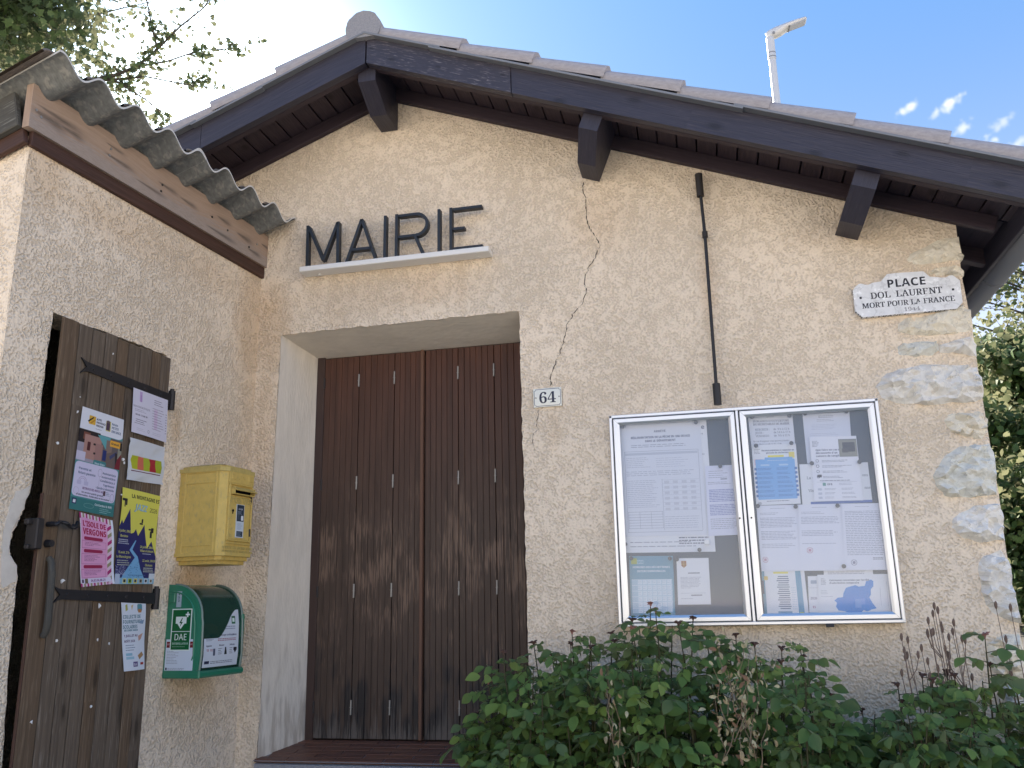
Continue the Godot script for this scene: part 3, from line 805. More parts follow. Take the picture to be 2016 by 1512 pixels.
func make_roof(t):
	var roof = Node3D.new(); roof.name = "roof"; t.add_child(roof, true)
	var cosa := cos(atan(SL))
	for side in [1, -1]:
		var sb = slope_basis(side)
		var len_x = 3.12 if side == 1 else 3.3      # horizontal run from the ridge
		var at = func(run, top, z): return Vector3(RX + side * run, top - SL * run, z)
		# barge boards, butted in pieces
		var cuts = [0.004, 0.79, len_x] if side == 1 else [0.004, 0.955, len_x]
		for k in 2:
			var a = cuts[k]
			var b = cuts[k + 1] - (0.004 if k == 0 else 0.0)
			var st := B()
			var p := PackedVector2Array([Vector2(RX + side * a, 4.163 - SL * a), Vector2(RX + side * b, 4.163 - SL * b), Vector2(RX + side * b, 4.318 - SL * b), Vector2(RX + side * a, 4.318 - SL * a)])
			ext_sloped(st, p, 0.362, 0.402 + (0.003 if k == 0 else 0.0), side)
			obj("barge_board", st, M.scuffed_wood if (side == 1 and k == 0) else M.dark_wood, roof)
		var st2 := B()      # a thin fillet below the board's back
		box(st2, at.call(len_x * 0.5, 4.185, 0.340), Vector3(len_x / cosa - 0.02, 0.04, 0.04), 0.004, sb)
		obj("fillet", st2, M.soffit_wood, roof)
		# soffit boards across the overhang
		var u = 0.03
		while u < len_x - 0.05:
			var st := B()
			box(st, at.call(u + 0.046, 4.262 + rng.randf_range(-0.0015, 0.0015), 0.18), Vector3(0.0965, 0.018, 0.36), 0.0015, sb, Vector2(u * 3.1, u))
			obj("soffit_board", st, M.soffit_wood, roof)
			u += 0.0975
		# trim along the wall's head
		var st := B()
		box(st, at.call(1.52 if side == 1 else len_x * 0.5 + 0.02, 4.213, 0.018), Vector3(3.0 / cosa if side == 1 else len_x / cosa, 0.075, 0.035), 0.004, sb)
		obj("wall_trim", st, M.soffit_wood, roof)
		# boarding and slab behind
		st = B(); box(st, at.call(len_x * 0.5, 4.30, -2.9), Vector3(len_x / cosa, 0.03, 6.6), 0.0, sb)
		box(st, at.call(len_x * 0.5, 4.285, -3.2), Vector3(len_x / cosa - 0.01, 0.02, 6.3), 0.0, sb)
		obj("roof_boarding", st, M.soffit_wood, roof)
		# verge tiles stepping down over the board
		var joints = [0.0, 0.505, 0.885, 1.24, 1.60, 1.995, 2.35, 2.73, 3.13] if side == 1 else [0.0, 0.48, 0.86, 1.23, 1.60, 1.98, 2.36, 2.74, 3.12, 3.3]
		for k in joints.size() - 1:
			st = B()
			verge_tile(st, at.call(joints[k] + 0.0, 4.328, 0), at.call(joints[k + 1] + 0.012, 4.328, 0), sb, side)
			obj("verge_tile", st, M.roof_tile, roof)
		# second course and the rest of the tiles, out of sight from the square
		st = B()
		for z in range(0, 24):
			for k in joints.size() - 1:
				var a = at.call(joints[k], 4.46, -0.15 - z * 0.26)
				var b = at.call(joints[k + 1], 4.445, -0.15 - z * 0.26)
				tube(st, [a + Vector3(0, -0.06, 0), b + Vector3(0, -0.045, 0)], [0.10, 0.115], 8, false)
		var o = obj("tile_field", st, M.roof_tile, roof); o.set_meta("kind", "stuff")
		# thin verge strip between board and tiles, in overlapping lengths
		for q in ([[0.0, 0.42, 0.0], [0.36, 1.9, -0.009], [1.86, len_x, 0.0]] if side == 1 else [[0.0, 0.62, 0.0], [0.58, 1.0, -0.008], [0.97, len_x, 0.0]]):
			st = B()
			box(st, at.call((q[0] + q[1]) * 0.5, 4.326 + q[2], 0.29), Vector3((q[1] - q[0]) / cosa, 0.012, 0.30), 0.001, sb)
			obj("verge_strip", st, M.zinc, roof)
	# ridge tiles, the first plugged with mortar
	for k in 5:
		var st := B()
		half_tile(st, Vector3(RX - 0.008, 4.352, 0.425 - k * 0.42), 0.103, 0.098, 0.45, Vector3(0, 0, -1))
		var r = obj("ridge_tile", st, M.roof_tile, roof)
		if k == 0:
			st = B()
			var pp := PackedVector2Array()
			for i in 25:
				var a = PI * i / 24.0 * 1.44 - 0.22 * PI
				pp.append(Vector2(cos(a) * (0.100 + rng.randf_range(-0.004, 0.002)), sin(a) * 0.100 + rng.randf_range(-0.004, 0.002)))
			ext(st, pp, -0.1, 0.0, true, Transform3D(Basis(), Vector3(RX - 0.008, 4.362, 0.436)))
			obj("mortar_plug", st, M.mortar, r)
	# purlin ends: rectangular, undercut towards the front
	var prof := PackedVector2Array([Vector2(-0.05, 0), Vector2(0.17, 0), Vector2(0.352, 0.10), Vector2(0.352, 0.27), Vector2(-0.05, 0.27)])
	for q in [[-1.614, 3.988, 0, 0.098], [-0.476, 3.531, 1, 0.098], [0.758, 3.055, 1, 0.108], [-2.74, 3.531, -1, 0.098]]:
		var st := B()
		var bs = Basis() if q[2] == 0 else slope_basis(q[2])
		ext_side(st, prof, q[3], Transform3D(bs, Vector3(q[0], q[1], 0)))
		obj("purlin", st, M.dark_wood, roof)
	# the eave on the right: rafters, fascia and gutter running back
	for z in [-0.42, -0.92, -1.42, -1.92, -2.42, -2.92]:
		var st := B(); box(st, Vector3(1.37, 4.235 - SL * 2.97, z), Vector3(0.36, 0.08, 0.06), 0.004, slope_basis(1))
		obj("rafter", st, M.soffit_wood, roof)
	var st3 := B(); box(st3, Vector3(1.492, 4.225 - SL * 3.092, -2.85), Vector3(0.024, 0.13, 6.42), 0.003)
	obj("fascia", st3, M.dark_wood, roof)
	st3 = B()
	half_pipe(st3, Vector3(1.562, 2.985, 0.43), Vector3(1.562, 2.94, -6.1), 0.062)
	var gm = obj("gutter", st3, M.zinc, roof)
	for z in [0.2, -0.55, -1.3, -2.05, -2.8]:
		st3 = B(); var y = lerpf(2.985, 2.94, (0.43 - z) / 6.53)
		half_pipe(st3, Vector3(1.562, y - 0.001, z + 0.018), Vector3(1.562, y - 0.001, z - 0.018), 0.067)
		obj("joint", st3, M.zinc, gm)

func ext_sloped(st, p: PackedVector2Array, z0, z1, side):      # like ext, but its picture runs along the slope
	var sb = slope_basis(side).inverse()
	var tmp := B(); ext(tmp, p, z0, z1)
	var arr = tmp.commit_to_arrays()
	var v: PackedVector3Array = arr[Mesh.ARRAY_VERTEX]
	for i in v.size():
		var l = sb * v[i]
		st.set_uv(Vector2(l.x, l.y + v[i].z)); st.add_vertex(v[i])

func ext_side(st, prof: PackedVector2Array, w: float, xf: Transform3D):      # profile in (z, y), pushed along x
	ext(st, prof, -w * 0.5, w * 0.5, true, xf * Transform3D(Basis(Vector3(0, 0, 1), Vector3(0, 1, 0), Vector3(-1, 0, 0)), Vector3.ZERO))

func verge_tile(st, a: Vector3, b: Vector3, sb: Basis, side: int):
	var up = sb * Vector3(0, 1, 0)
	var sec = [[0.425, 0.0], [0.432, 0.02], [0.430, 0.045], [0.415, 0.066], [0.385, 0.082], [0.33, 0.088], [0.27, 0.078], [0.21, 0.05], [0.17, 0.02], [0.17, 0.0]]
	st.set_smooth_group(2)
	var A = []
	var C = []
	for s in sec:
		A.append(a + up * (s[1] * 0.88 + 0.002) + Vector3(0, 0, s[0] - 0.006)); C.append(b + up * (s[1] * 1.06 + 0.012) + Vector3(0, 0, s[0] + 0.006))
	for i in sec.size() - 1:
		var mid = (A[i] + A[i + 1]) * 0.5
		out_quad(st, [A[i], C[i], C[i + 1], A[i + 1]], mid - (a + up * 0.03 + Vector3(0, 0, 0.30)), [Vector2(0, i * 0.05), Vector2(0.4, i * 0.05), Vector2(0.4, i * 0.05 + 0.05), Vector2(0, i * 0.05 + 0.05)])
	st.set_smooth_group(-1)
	for e in [[A, a - b], [C, b - a]]:
		for i in range(1, sec.size() - 1):
			var p = e[0]
			if (p[i] - p[0]).cross(p[i + 1] - p[0]).dot(e[1]) > 0: tri(st, p[0], p[i], p[i + 1])
			else: tri(st, p[0], p[i + 1], p[i])

func half_tile(st, at: Vector3, r0: float, r1: float, length: float, dir: Vector3, thick = 0.014, span = 1.16):      # a barrel tile lying along dir
	var up := Vector3.UP
	var sd = dir.cross(up).normalized()
	up = sd.cross(dir).normalized()
	st.set_smooth_group(3)
	var n = 16
	for i in n:
		var q = []
		for k in [i, i + 1]:
			var a = PI * (0.5 + (k / float(n) - 0.5) * span)
			q.append(sd * cos(a) + up * sin(a))
		for lay in [0.0, -thick]:
			out_quad(st, [at + q[0] * (r0 + lay), at + q[1] * (r0 + lay), at + dir * length + q[1] * (r1 + lay), at + dir * length + q[0] * (r1 + lay)], (q[0] + q[1]) * (1.0 if lay == 0.0 else -1.0), [Vector2(i * 0.03, 0), Vector2(i * 0.03 + 0.03, 0), Vector2(i * 0.03 + 0.03, length), Vector2(i * 0.03, length)])
		out_quad(st, [at + q[0] * r0, at + q[1] * r0, at + q[1] * (r0 - thick), at + q[0] * (r0 - thick)], -dir, [Vector2.ZERO, Vector2.ZERO, Vector2.ZERO, Vector2.ZERO])
	st.set_smooth_group(-1)

func half_pipe(st, a: Vector3, b: Vector3, r: float):       # an open gutter
	st.set_smooth_group(4)
	var n = 14
	for i in n:
		var q = []
		for k in [i, i + 1]:
			var an = PI + PI * k / float(n)
			q.append(Vector3(cos(an), sin(an), 0))
		for lay in [0.0, -0.003]:
			out_quad(st, [a + q[0] * (r + lay), a + q[1] * (r + lay), b + q[1] * (r + lay), b + q[0] * (r + lay)], (q[0] + q[1]) * (1.0 if lay == 0.0 else -1.0), [Vector2.ZERO, Vector2.ZERO, Vector2.ONE, Vector2.ONE])
	st.set_smooth_group(-1)
	var c = PackedVector2Array()
	for i in n + 1: c.append(Vector2(cos(PI + PI * i / float(n)), sin(PI + PI * i / float(n))) * (r - 0.001))
	ext(st, c, 0, 0.003, true, Transform3D(Basis(), a))
	tube(st, [a + Vector3(r, 0.002, 0), b + Vector3(r, 0.002, 0)], 0.007, 8)

# ---------------------------------------------------------------- annex (its own frame: x towards the hall, z out of the wall)
const AS := 0.27          # annex roof: rises outwards
func make_annex():
	var t = thing("annex", "low rendered annex under a grey corrugated roof, plank door ajar", "building", AX)
	var jamb = [[-1.365, 2.534], [-1.371, 2.30], [-1.370, 2.04], [-1.374, 1.82], [-1.392, 1.74], [-1.412, 1.68], [-1.430, 1.65], [-1.434, 1.60], [-1.428, 1.565], [-1.400, 1.535], [-1.386, 1.48], [-1.384, 1.28], [-1.367, 1.0], [-1.357, 0.80], [-1.352, 0.16]]
	var out := PackedVector2Array()
	var corner = [Vector2(-1.568, -0.2), Vector2(-1.568, 3.22), Vector2(0.02, 3.22), Vector2(0.02, -0.2), Vector2(-0.695, -0.2)]
	for c in corner: out.append(c)
	for i in 90: out.append(Vector2(-0.70 + rng.randf_range(-0.003, 0.004), lerpf(0.16, 2.528, i / 89.0)))
	for i in 26: out.append(Vector2(lerpf(-0.71, -1.36, i / 25.0), 2.53 + rng.randf_range(-0.002, 0.006)))
	for i in jamb.size() - 1:
		for k in 6: out.append(Vector2(lerpf(jamb[i][0], jamb[i + 1][0], k / 6.0) + rng.randf_range(-0.004, 0.003), lerpf(jamb[i][1], jamb[i + 1][1], k / 6.0)))
	out.append(Vector2(-1.352, -0.2))
	var st := B(); ext(st, out, -0.16, 0.0, true)
	obj("wall", st, M.annex_wall, t)
	st = B()      # rounded front corner and front wall, back and far walls
	box(st, Vector3(-1.489, 1.5, -1.4175), Vector3(0.158, 3.44, 2.515))
	obj("wall", st, M.annex_wall, t)
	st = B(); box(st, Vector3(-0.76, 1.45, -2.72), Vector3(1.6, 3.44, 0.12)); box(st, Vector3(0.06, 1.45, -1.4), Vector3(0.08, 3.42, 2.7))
	box(st, Vector3(-0.76, 3.15, -1.4), Vector3(1.58, 0.06, 2.5), 0.0)  # ceiling added to block daylight leaking in at the eaves
	obj("inner_wall", st, M.dark, t)  # near-black colour stands for the unlit room behind the door
	st = B(); box(st, Vector3(-0.76, 0.05, -1.2), Vector3(1.6, 0.22, 2.7)); box(st, Vector3(-1.03, 0.10, 0.1), Vector3(0.8, 0.12, 0.36), 0.01)
	obj("floor", st, M.mortar, t)
	# a smoother cement patch by the lock
	st = B()
	var cp = rough([Vector2(-1.376, 1.83), Vector2(-1.40, 1.745), Vector2(-1.438, 1.66), Vector2(-1.440, 1.57), Vector2(-1.398, 1.525), Vector2(-1.392, 1.47), Vector2(-1.45, 1.45), Vector2(-1.468, 1.55), Vector2(-1.47, 1.70), Vector2(-1.44, 1.80)], 0.02, 0.004)
	ext(st, cp, 0.0, 0.004, false)
	obj("cement_patch", st, M.cement, t)
	# frieze board, fascia board, and their returns round the corner
	st = B(); box(st, Vector3(-0.765, 3.202, 0.006), Vector3(1.62, 0.066, 0.022), 0.003)
	obj("frieze_board", st, M.red_wood, t)
	st = B(); ext(st, PackedVector2Array([Vector2(-1.610, 3.233), Vector2(0.062, 3.233), Vector2(0.062, 3.425), Vector2(-1.610, 3.425)]), -0.004, 0.031)
	var fb = obj("fascia_board", st, M.fascia, t)
	for q in [[-1.585, 3.318], [-1.56, 3.30], [-1.19, 3.352], [-1.195, 3.318], [-0.86, 3.335], [-0.865, 3.30], [-0.49, 3.33], [-0.36, 3.31], [-0.17, 3.29], [-0.10, 3.335]]:
		st = B(); tube(st, [Vector3(q[0], q[1], 0.03), Vector3(q[0], q[1], 0.0335)], 0.006, 8); obj("nail_head", st, M.steel if rng.randf() < 0.6 else M.iron, fb)
	var sb := Basis(Vector3(1, 0, 0), atan(-AS))
	st = B(); box(st, Vector3(-1.588, 3.205 - 0.9 * AS + 0.0, -0.92), Vector3(0.024, 0.07, 1.9), 0.003, sb)
	obj("frieze_board", st, M.red_wood, t)
	st = B(); box(st, Vector3(-1.612, 3.315 - 0.9 * AS, -0.95), Vector3(0.026, 0.165, 1.9), 0.003, sb)
	obj("fascia_board", st, M.grey_wood, t)
	make_sheets(t)
	make_plank_door(t)

func make_sheets(t):
	var pitch := 0.2065
	var prof = func(x): return 0.032 * cos(TAU * (x + 1.640) / pitch)
	var base = 3.478       # mid height at z = 0.2
	for k in 2:
		var x0 = [-1.655, -0.83][k]
		var x1 = [-0.77, 0.012][k]
		var lift = 0.007 if k == 1 else 0.0
		var st := B()
		st.set_smooth_group(5)
		var n = 72
		for i in n:
			var a = lerpf(x0, x1, float(i) / n)
			var b = lerpf(x0, x1, float(i + 1) / n)
			for lay in [0.0, -0.008]:
				for j in 6:
					var z0 = lerpf(0.2, -2.7, pow(j / 6.0, 1.6))
					var z1 = lerpf(0.2, -2.7, pow((j + 1) / 6.0, 1.6))
					out_quad(st, [Vector3(a, base + prof.call(a) + lay + lift + (z0 - 0.2) * AS, z0), Vector3(b, base + prof.call(b) + lay + lift + (z0 - 0.2) * AS, z0), Vector3(b, base + prof.call(b) + lay + lift + (z1 - 0.2) * AS, z1), Vector3(a, base + prof.call(a) + lay + lift + (z1 - 0.2) * AS, z1)], Vector3(0, 1 if lay == 0.0 else -1, 0), [Vector2(a, z0), Vector2(b, z0), Vector2(b, z1), Vector2(a, z1)])
		var s = obj("corrugated_sheet", st, M.fibre, t)
		st = B()
		for i in n:
			var a = lerpf(x0, x1, float(i) / n)
			var b = lerpf(x0, x1, float(i + 1) / n)
			out_quad(st, [Vector3(a, base + prof.call(a) + lift - 0.0085, 0.2005), Vector3(b, base + prof.call(b) + lift - 0.0085, 0.2005), Vector3(b, base + prof.call(b) + lift + 0.0005, 0.2005), Vector3(a, base + prof.call(a) + lift + 0.0005, 0.2005)], Vector3(0, 0, 1), [Vector2.ZERO, Vector2.ZERO, Vector2.ZERO, Vector2.ZERO])
		for e in [x0, x1]:
			out_quad(st, [Vector3(e, base + prof.call(e) + lift - 0.0085, 0.2), Vector3(e, base + prof.call(e) + lift + 0.0005, 0.2), Vector3(e, base + prof.call(e) + lift + 0.0005 - 2.9 * AS, -2.7), Vector3(e, base + prof.call(e) + lift - 0.0085 - 2.9 * AS, -2.7)], Vector3(-1 if e == x0 else 1, 0, 0), [Vector2.ZERO, Vector2.ZERO, Vector2.ZERO, Vector2.ZERO])
		obj("sunlit_edge", st, M.sunlit_fibre_edge, s)  # grazing sunlight painted along the sheet ends
	# old clay tiles laid over the crests
	for k in 8:
		for c in 4:
			var x = -1.640 + k * pitch + rng.randf_range(-0.006, 0.006)
			var z = 0.186 + rng.randf_range(-0.012, 0.008) - c * 0.40
			var st := B()
			half_tile(st, Vector3(x, base - 0.037 + (z - 0.2) * AS + c * 0.002, z), 0.083, 0.080, 0.44, Vector3(0, -AS, -1).normalized(), 0.011, 0.52)
			obj("clay_tile", st, M.clay, t)

func make_plank_door(t):
	var d = Node3D.new(); d.name = "plank_door"; t.add_child(d, true)
	d.transform = Transform3D(Basis(Vector3.UP, deg_to_rad(2.763)), Vector3(-1.363, 0, 0.062))
	var u = [0.0, 0.088, 0.163, 0.237, 0.309, 0.379, 0.455, 0.532, 0.595, 0.664]
	for i in 9:
		var st := B()
		var top = 2.511 + rng.randf_range(-0.006, 0.004)
		box(st, Vector3((u[i] + u[i + 1]) * 0.5, (top + 0.19) * 0.5, -0.009 + rng.randf_range(-0.0015, 0.001)), Vector3(u[i + 1] - u[i] - 0.004, top - 0.19, 0.016), 0.003, Basis(), Vector2(rng.randf() * 5, rng.randf()))
		obj("plank", st, M.plank_warm if i in [0, 4, 7] else M.plank, d)
	var st := B(); box(st, Vector3(-0.001, 1.0, -0.012), Vector3(0.005, 1.6, 0.012), 0.001)
	obj("edge_strip", st, M.red_wood, d)
	st = B()
	for y in [0.5, 1.43, 2.33]: box(st, Vector3(0.33, y, -0.035), Vector3(0.6, 0.12, 0.022), 0.003)
	obj("ledge", st, M.plank, d)
	for q in [[2.336, 2.316, 0.14, true], [1.424, 1.41, 0.125, false]]:
		var s = Node3D.new(); s.name = "strap_hinge"; d.add_child(s, true)
		st = B()
		var y0 = q[0]
		var y1 = q[1]
		var x0 = q[2]
		ext(st, PackedVector2Array([Vector2(x0 - 0.035, y0 + 0.030), Vector2(x0 - 0.012, y0 + 0.022), Vector2(x0 + 0.01, y0 + 0.019), Vector2(0.64, y1 + 0.024), Vector2(0.69, y1 + 0.022), Vector2(0.69, y1 - 0.026), Vector2(0.64, y1 - 0.024), Vector2(x0 + 0.01, y0 - 0.019), Vector2(x0 - 0.012, y0 - 0.024), Vector2(x0 - 0.033, y0 - 0.035), Vector2(x0 - 0.018, y0 - 0.018), Vector2(x0 - 0.002, y0 - 0.002), Vector2(x0 - 0.018, y0 + 0.014)]), 0.0, 0.006)
		obj("strap", st, M.black_iron, s)
		st = B()
		tube(st, [Vector3(0.688, y1 - 0.048, -0.002), Vector3(0.688, y1 + 0.042, -0.002)], 0.0155, 12); tube(st, [Vector3(0.688, y1 + 0.042, -0.002), Vector3(0.688, y1 + 0.052, -0.002)], 0.010, 10)
		tube(st, [Vector3(0.688, y1 - 0.035, -0.004), Vector3(0.712, y1 - 0.037, -0.05)], 0.010, 8)
		obj("pintle", st, M.iron, s)
		for k in 5:
			var x = lerpf(x0 + 0.035, 0.60, k / 4.0)
			st = B(); tube(st, [Vector3(x, lerpf(y0, y1, (x - x0) / 0.56), 0.005), Vector3(x, lerpf(y0, y1, (x - x0) / 0.56), 0.009)], [0.008, 0.005], 8); obj("rivet", st, M.iron, s)
	# rim lock with its twisted lever, keyhole boss and a worn wooden pull
	st = B(); box(st, Vector3(-0.016, 1.645, -0.012), Vector3(0.034, 0.115, 0.055), 0.004); box(st, Vector3(-0.030, 1.688, -0.02), Vector3(0.05, 0.022, 0.022), 0.004); box(st, Vector3(-0.026, 1.597, -0.02), Vector3(0.036, 0.018, 0.022), 0.004)
	obj("rim_lock", st, M.iron, d)
	st = B()
	var pts = []
	for i in 25:
		var f = i / 24.0
		var x = 0.026 + 0.105 * minf(f / 0.72, 1.0)
		var y = 1.684 + 0.010 * sin(f * 7.0) + (0.012 * (f - 0.4) if f < 0.72 else 0.0)
		if f > 0.72:
			var a = (f - 0.72) / 0.28 * 4.6
			x = 0.131 + 0.013 * sin(a); y = 1.684 + 0.012 * cos(a) + 0.004
		pts.append(Vector3(x, y, 0.038 + 0.004 * sin(f * 20)))
	tube(st, pts, 0.0075, 8); tube(st, [Vector3(0.03, 1.683, 0.0), Vector3(0.03, 1.683, 0.042)], 0.010, 8)
	obj("lever_handle", st, M.black_iron, d)
	st = B(); tube(st, [Vector3(0.037, 1.611, 0), Vector3(0.037, 1.611, 0.024)], [0.016, 0.013], 12)
	obj("keyhole_boss", st, M.black_iron, d)
	st = B(); tube(st, [Vector3(0.050, 1.556, 0.004), Vector3(0.050, 1.547, 0.016), Vector3(0.052, 1.50, 0.024), Vector3(0.055, 1.40, 0.024), Vector3(0.058, 1.32, 0.024), Vector3(0.060, 1.283, 0.016), Vector3(0.060, 1.272, 0.004)], [0.012, 0.013, 0.014, 0.013, 0.014, 0.013, 0.012], 8)
	obj("pull_handle", st, M.grey_wood, d)
	# shreds of old notices left under their staples
	for q in [[0.281, 2.429, 0.006], [0.122, 2.204, 0.004], [0.034, 1.999, 0.013], [0.406, 1.976, 0.009], [0.117, 2.14, 0.009], [0.408, 1.839, 0.008], [0.131, 1.476, 0.016], [0.342, 1.379, 0.014], [0.132, 1.253, 0.01], [0.348, 1.248, 0.009], [0.416, 1.229, 0.008], [0.346, 0.993, 0.008], [0.055, 0.971, 0.009], [0.398, 1.99, 0.012]]:
		st = B()
		var a = []
		for k in 6: a.append(Vector2(q[0], q[1]) + Vector2(cos(k * 1.05), sin(k * 1.05) * 1.2) * q[2] * rng.randf_range(0.2, 0.75))
		ext(st, PackedVector2Array(a), 0.0005, 0.003 + rng.randf() * 0.003)
		obj("paper_scrap", st, M.white, d)

# ---------------------------------------------------------------- signs on the hall's wall
func stroke(st, a: Vector2, b: Vector2, w: float):
	var d = (b - a)
	box(st, Vector3((a.x + b.x) * 0.5, (a.y + b.y) * 0.5, 0.055), Vector3(d.length(), w, 0.036), 0.0015, Basis(Vector3(0, 0, 1), d.angle()))

func make_signs():
	var t = thing("town_hall_sign", "dark letters spelling MAIRIE standing on a white wall ledge", "sign")
	var st := B(); box(st, Vector3(-1.556, 3.164, 0.045), Vector3(1.075, 0.030, 0.09), 0.003, Basis(Vector3(0, 0, 1), 0.002))
	obj("ledge", st, M.ledge, t)
	st = B(); tube(st, [Vector3(-1.09, 3.145, 0.03), Vector3(-1.09, 3.155, 0.03)], 0.008, 8); tube(st, [Vector3(-2.0, 3.140, 0.03), Vector3(-2.0, 3.152, 0.03)], 0.008, 8)
	obj("ledge_bracket", st, M.ledge, t)
	var y0 := 3.180
	var y1 := 3.432
	var w := 0.0165
	var L = [
		[[-2.058, y0, -2.062, y1 - 0.004], [-2.056, y1 - 0.012, -1.963, y0 + 0.03], [-1.963, y0 + 0.03, -1.884, y1 - 0.006], [-1.877, y0, -1.881, y1 - 0.002]],
		[[-1.826, y0, -1.742, y1 - 0.004], [-1.742, y1 - 0.004, -1.656, y0], [-1.796, 3.252, -1.682, 3.252]],
		[[-1.604, y0, -1.604, y1]],
		[[-1.538, y0, -1.538, y1], [-1.527, y1 - 0.012, -1.426, y1 - 0.012], [-1.527, 3.296, -1.426, 3.296], [-1.432, 3.29, -1.385, y0]],
		[[-1.297, y0, -1.297, y1]],
		[[-1.230, y0, -1.230, y1], [-1.219, y1 - 0.012, -1.056, y1 - 0.012], [-1.219, 3.306, -1.152, 3.306], [-1.219, y0 + 0.012, -1.056, y0 + 0.012]]]
	for k in L.size():
		st = B()
		for q in L[k]: stroke(st, Vector2(q[0], q[1]), Vector2(q[2], q[3]), w)
		if k == 3:
			var pp = []
			for i in 13:
				var a = PI / 2 - PI * i / 12.0
				pp.append(Vector2(-1.426 + cos(a) * 0.062, 3.358 + sin(a) * 0.062))
			ring_strip(st, pp, w, 0.037, 0.073)
		obj("letter", st, M.letter, t)
	# iron rod with sleeved ends
	t = thing("iron_rod", "thin black iron rod with sleeved ends above the notice case", "rod")
	st = B(); tube(st, [Vector3(0.083, 3.36, 0.05), Vector3(0.089, 3.129, 0.05), Vector3(0.087, 2.72, 0.05), Vector3(0.085, 2.33, 0.05)], 0.0085, 8)
	obj("rod", st, M.black_iron, t)
	for q in [[3.463, 3.338, 0.081, 0.082], [2.358, 2.255, 0.085, 0.0855]]:
		st = B(); tube(st, [Vector3(q[2], q[0], 0.05), Vector3(q[3], q[1], 0.05)], 0.0185, 12)
		obj("sleeve", st, M.iron if q[0] > 3 else M.black_iron, t)
	st = B(); tube(st, [Vector3(0.089, 3.129, 0.0), Vector3(0.089, 3.129, 0.056)], 0.009, 8); tube(st, [Vector3(0.089, 3.145, 0.05), Vector3(0.089, 3.113, 0.05)], 0.014, 10); tube(st, [Vector3(0.085, 2.31, 0.0), Vector3(0.085, 2.31, 0.05)], 0.009, 8); tube(st, [Vector3(0.081, 3.40, 0.0), Vector3(0.081, 3.40, 0.05)], 0.009, 8)
	obj("wall_bracket", st, M.iron, t)
	# house number
	t = thing("number_plate", "white enamel house number plate reading 64 beside the door", "number plate")
	var p := Pad.new(300, 200, Color(0.90, 0.90, 0.86))
	p.frame(8, 8, 284, 184, 5, Color(0.10, 0.14, 0.24)); p.rect(8, 8, 16, 16, Color(0.90, 0.90, 0.86)); p.rect(276, 8, 16, 16, Color(0.90, 0.90, 0.86)); p.rect(8, 176, 16, 16, Color(0.90, 0.90, 0.86)); p.rect(276, 176, 16, 16, Color(0.90, 0.90, 0.86))
	for q in [[24, 8, 3, 16], [8, 22, 18, 3], [274, 8, 3, 16], [274, 22, 18, 3], [24, 176, 3, 16], [8, 175, 18, 3], [274, 176, 3, 16], [274, 175, 18, 3]]: p.rect(q[0], q[1], q[2], q[3], Color(0.10, 0.14, 0.24))
	p.text("64", 150, 160, 166, Color(0.09, 0.12, 0.22), "Droid Serif", 700, 1)
	p.oval(28, 100, 5, 5, Color(0.25, 0.25, 0.25)); p.oval(272, 100, 5, 5, Color(0.25, 0.25, 0.25))
	var pm = tmat(p.tex(), Vector3.ONE, 0.22); pm.metallic_specular = 0.5
	obj("plate", face_box(Vector2(0.144, 0.096), 0.006, 0.006), pm, t, Transform3D(Basis(Vector3(0, 0, 1), 0.012), Vector3(-0.744, 2.360, 0.004)))
	for x in [-0.804, -0.684]:
		st = B(); tube(st, [Vector3(x, 2.36, 0.008), Vector3(x, 2.36, 0.013)], 0.004, 8); obj("screw", st, M.steel, t)
	# marble street plaque
	var q = [0.754, 2.775, 0.766, 2.789, 0.783, 2.803, 0.796, 2.804, 0.81, 2.797, 0.827, 2.795, 0.845, 2.803, 0.864, 2.804, 0.884, 2.806, 0.914, 2.839, 0.953, 2.841, 1.074, 2.837, 1.101, 2.806, 1.126, 2.803, 1.149, 2.797, 1.168, 2.796, 1.185, 2.804, 1.2, 2.803, 1.226, 2.775, 1.224, 2.667, 1.195, 2.639, 0.783, 2.635, 0.754, 2.669]
	var o := PackedVector2Array()
	for i in range(0, q.size(), 2): o.append(Vector2(q[i], q[i + 1]))
	p = Pad.new(1024, 448, Color(0.80, 0.81, 0.82))
	var mn := noise(0.006, 4, FastNoiseLite.TYPE_SIMPLEX_SMOOTH, 101, 40.0)
	for y in 448:
		for x in 1024:
			var a = mn.get_noise_2d(x + y * 0.5, y * 1.4 - x * 0.6) * 0.5 + 0.5
			var v = 1.0 - absf(mn.get_noise_2d(x * 0.7 + y * 0.35 + 900, y * 0.5 - x * 0.3)) * 2.2
			var g = 0.89 + 0.10 * (a - 0.5) - 0.10 * clampf((v - 0.8) * 4.0, 0, 1) + 0.08 * clampf((a - 0.66) * 8.0, 0, 1)
			p.im.set_pixel(x, y, Color(g, g * 1.005, g * 1.01))
	var ink := Color(0.13, 0.14, 0.17)
	p.text("PLACE", 520, 152, 118, ink, "Droid Sans", 700, 1, 1.08)
	for k in 2:
		p.text("DOL  LAURENT", 503 + k * 4, 258, 94, ink, "Droid Serif", 400, 1, 1.0, 0.0, 0.0, 0.9)
		p.text("MORT POUR LA FRANCE", 510 + k * 4, 354, 76, ink, "Droid Serif", 400, 1, 0.99, 0.0, 0.0, 0.85)
	p.text("1944", 540, 420, 56, ink, "Droid Serif", 400, 1, 1.25, 0.0, 0.0, 0.6)
	p.oval(66, 236, 10, 10, ink); p.oval(948, 232, 10, 10, ink)
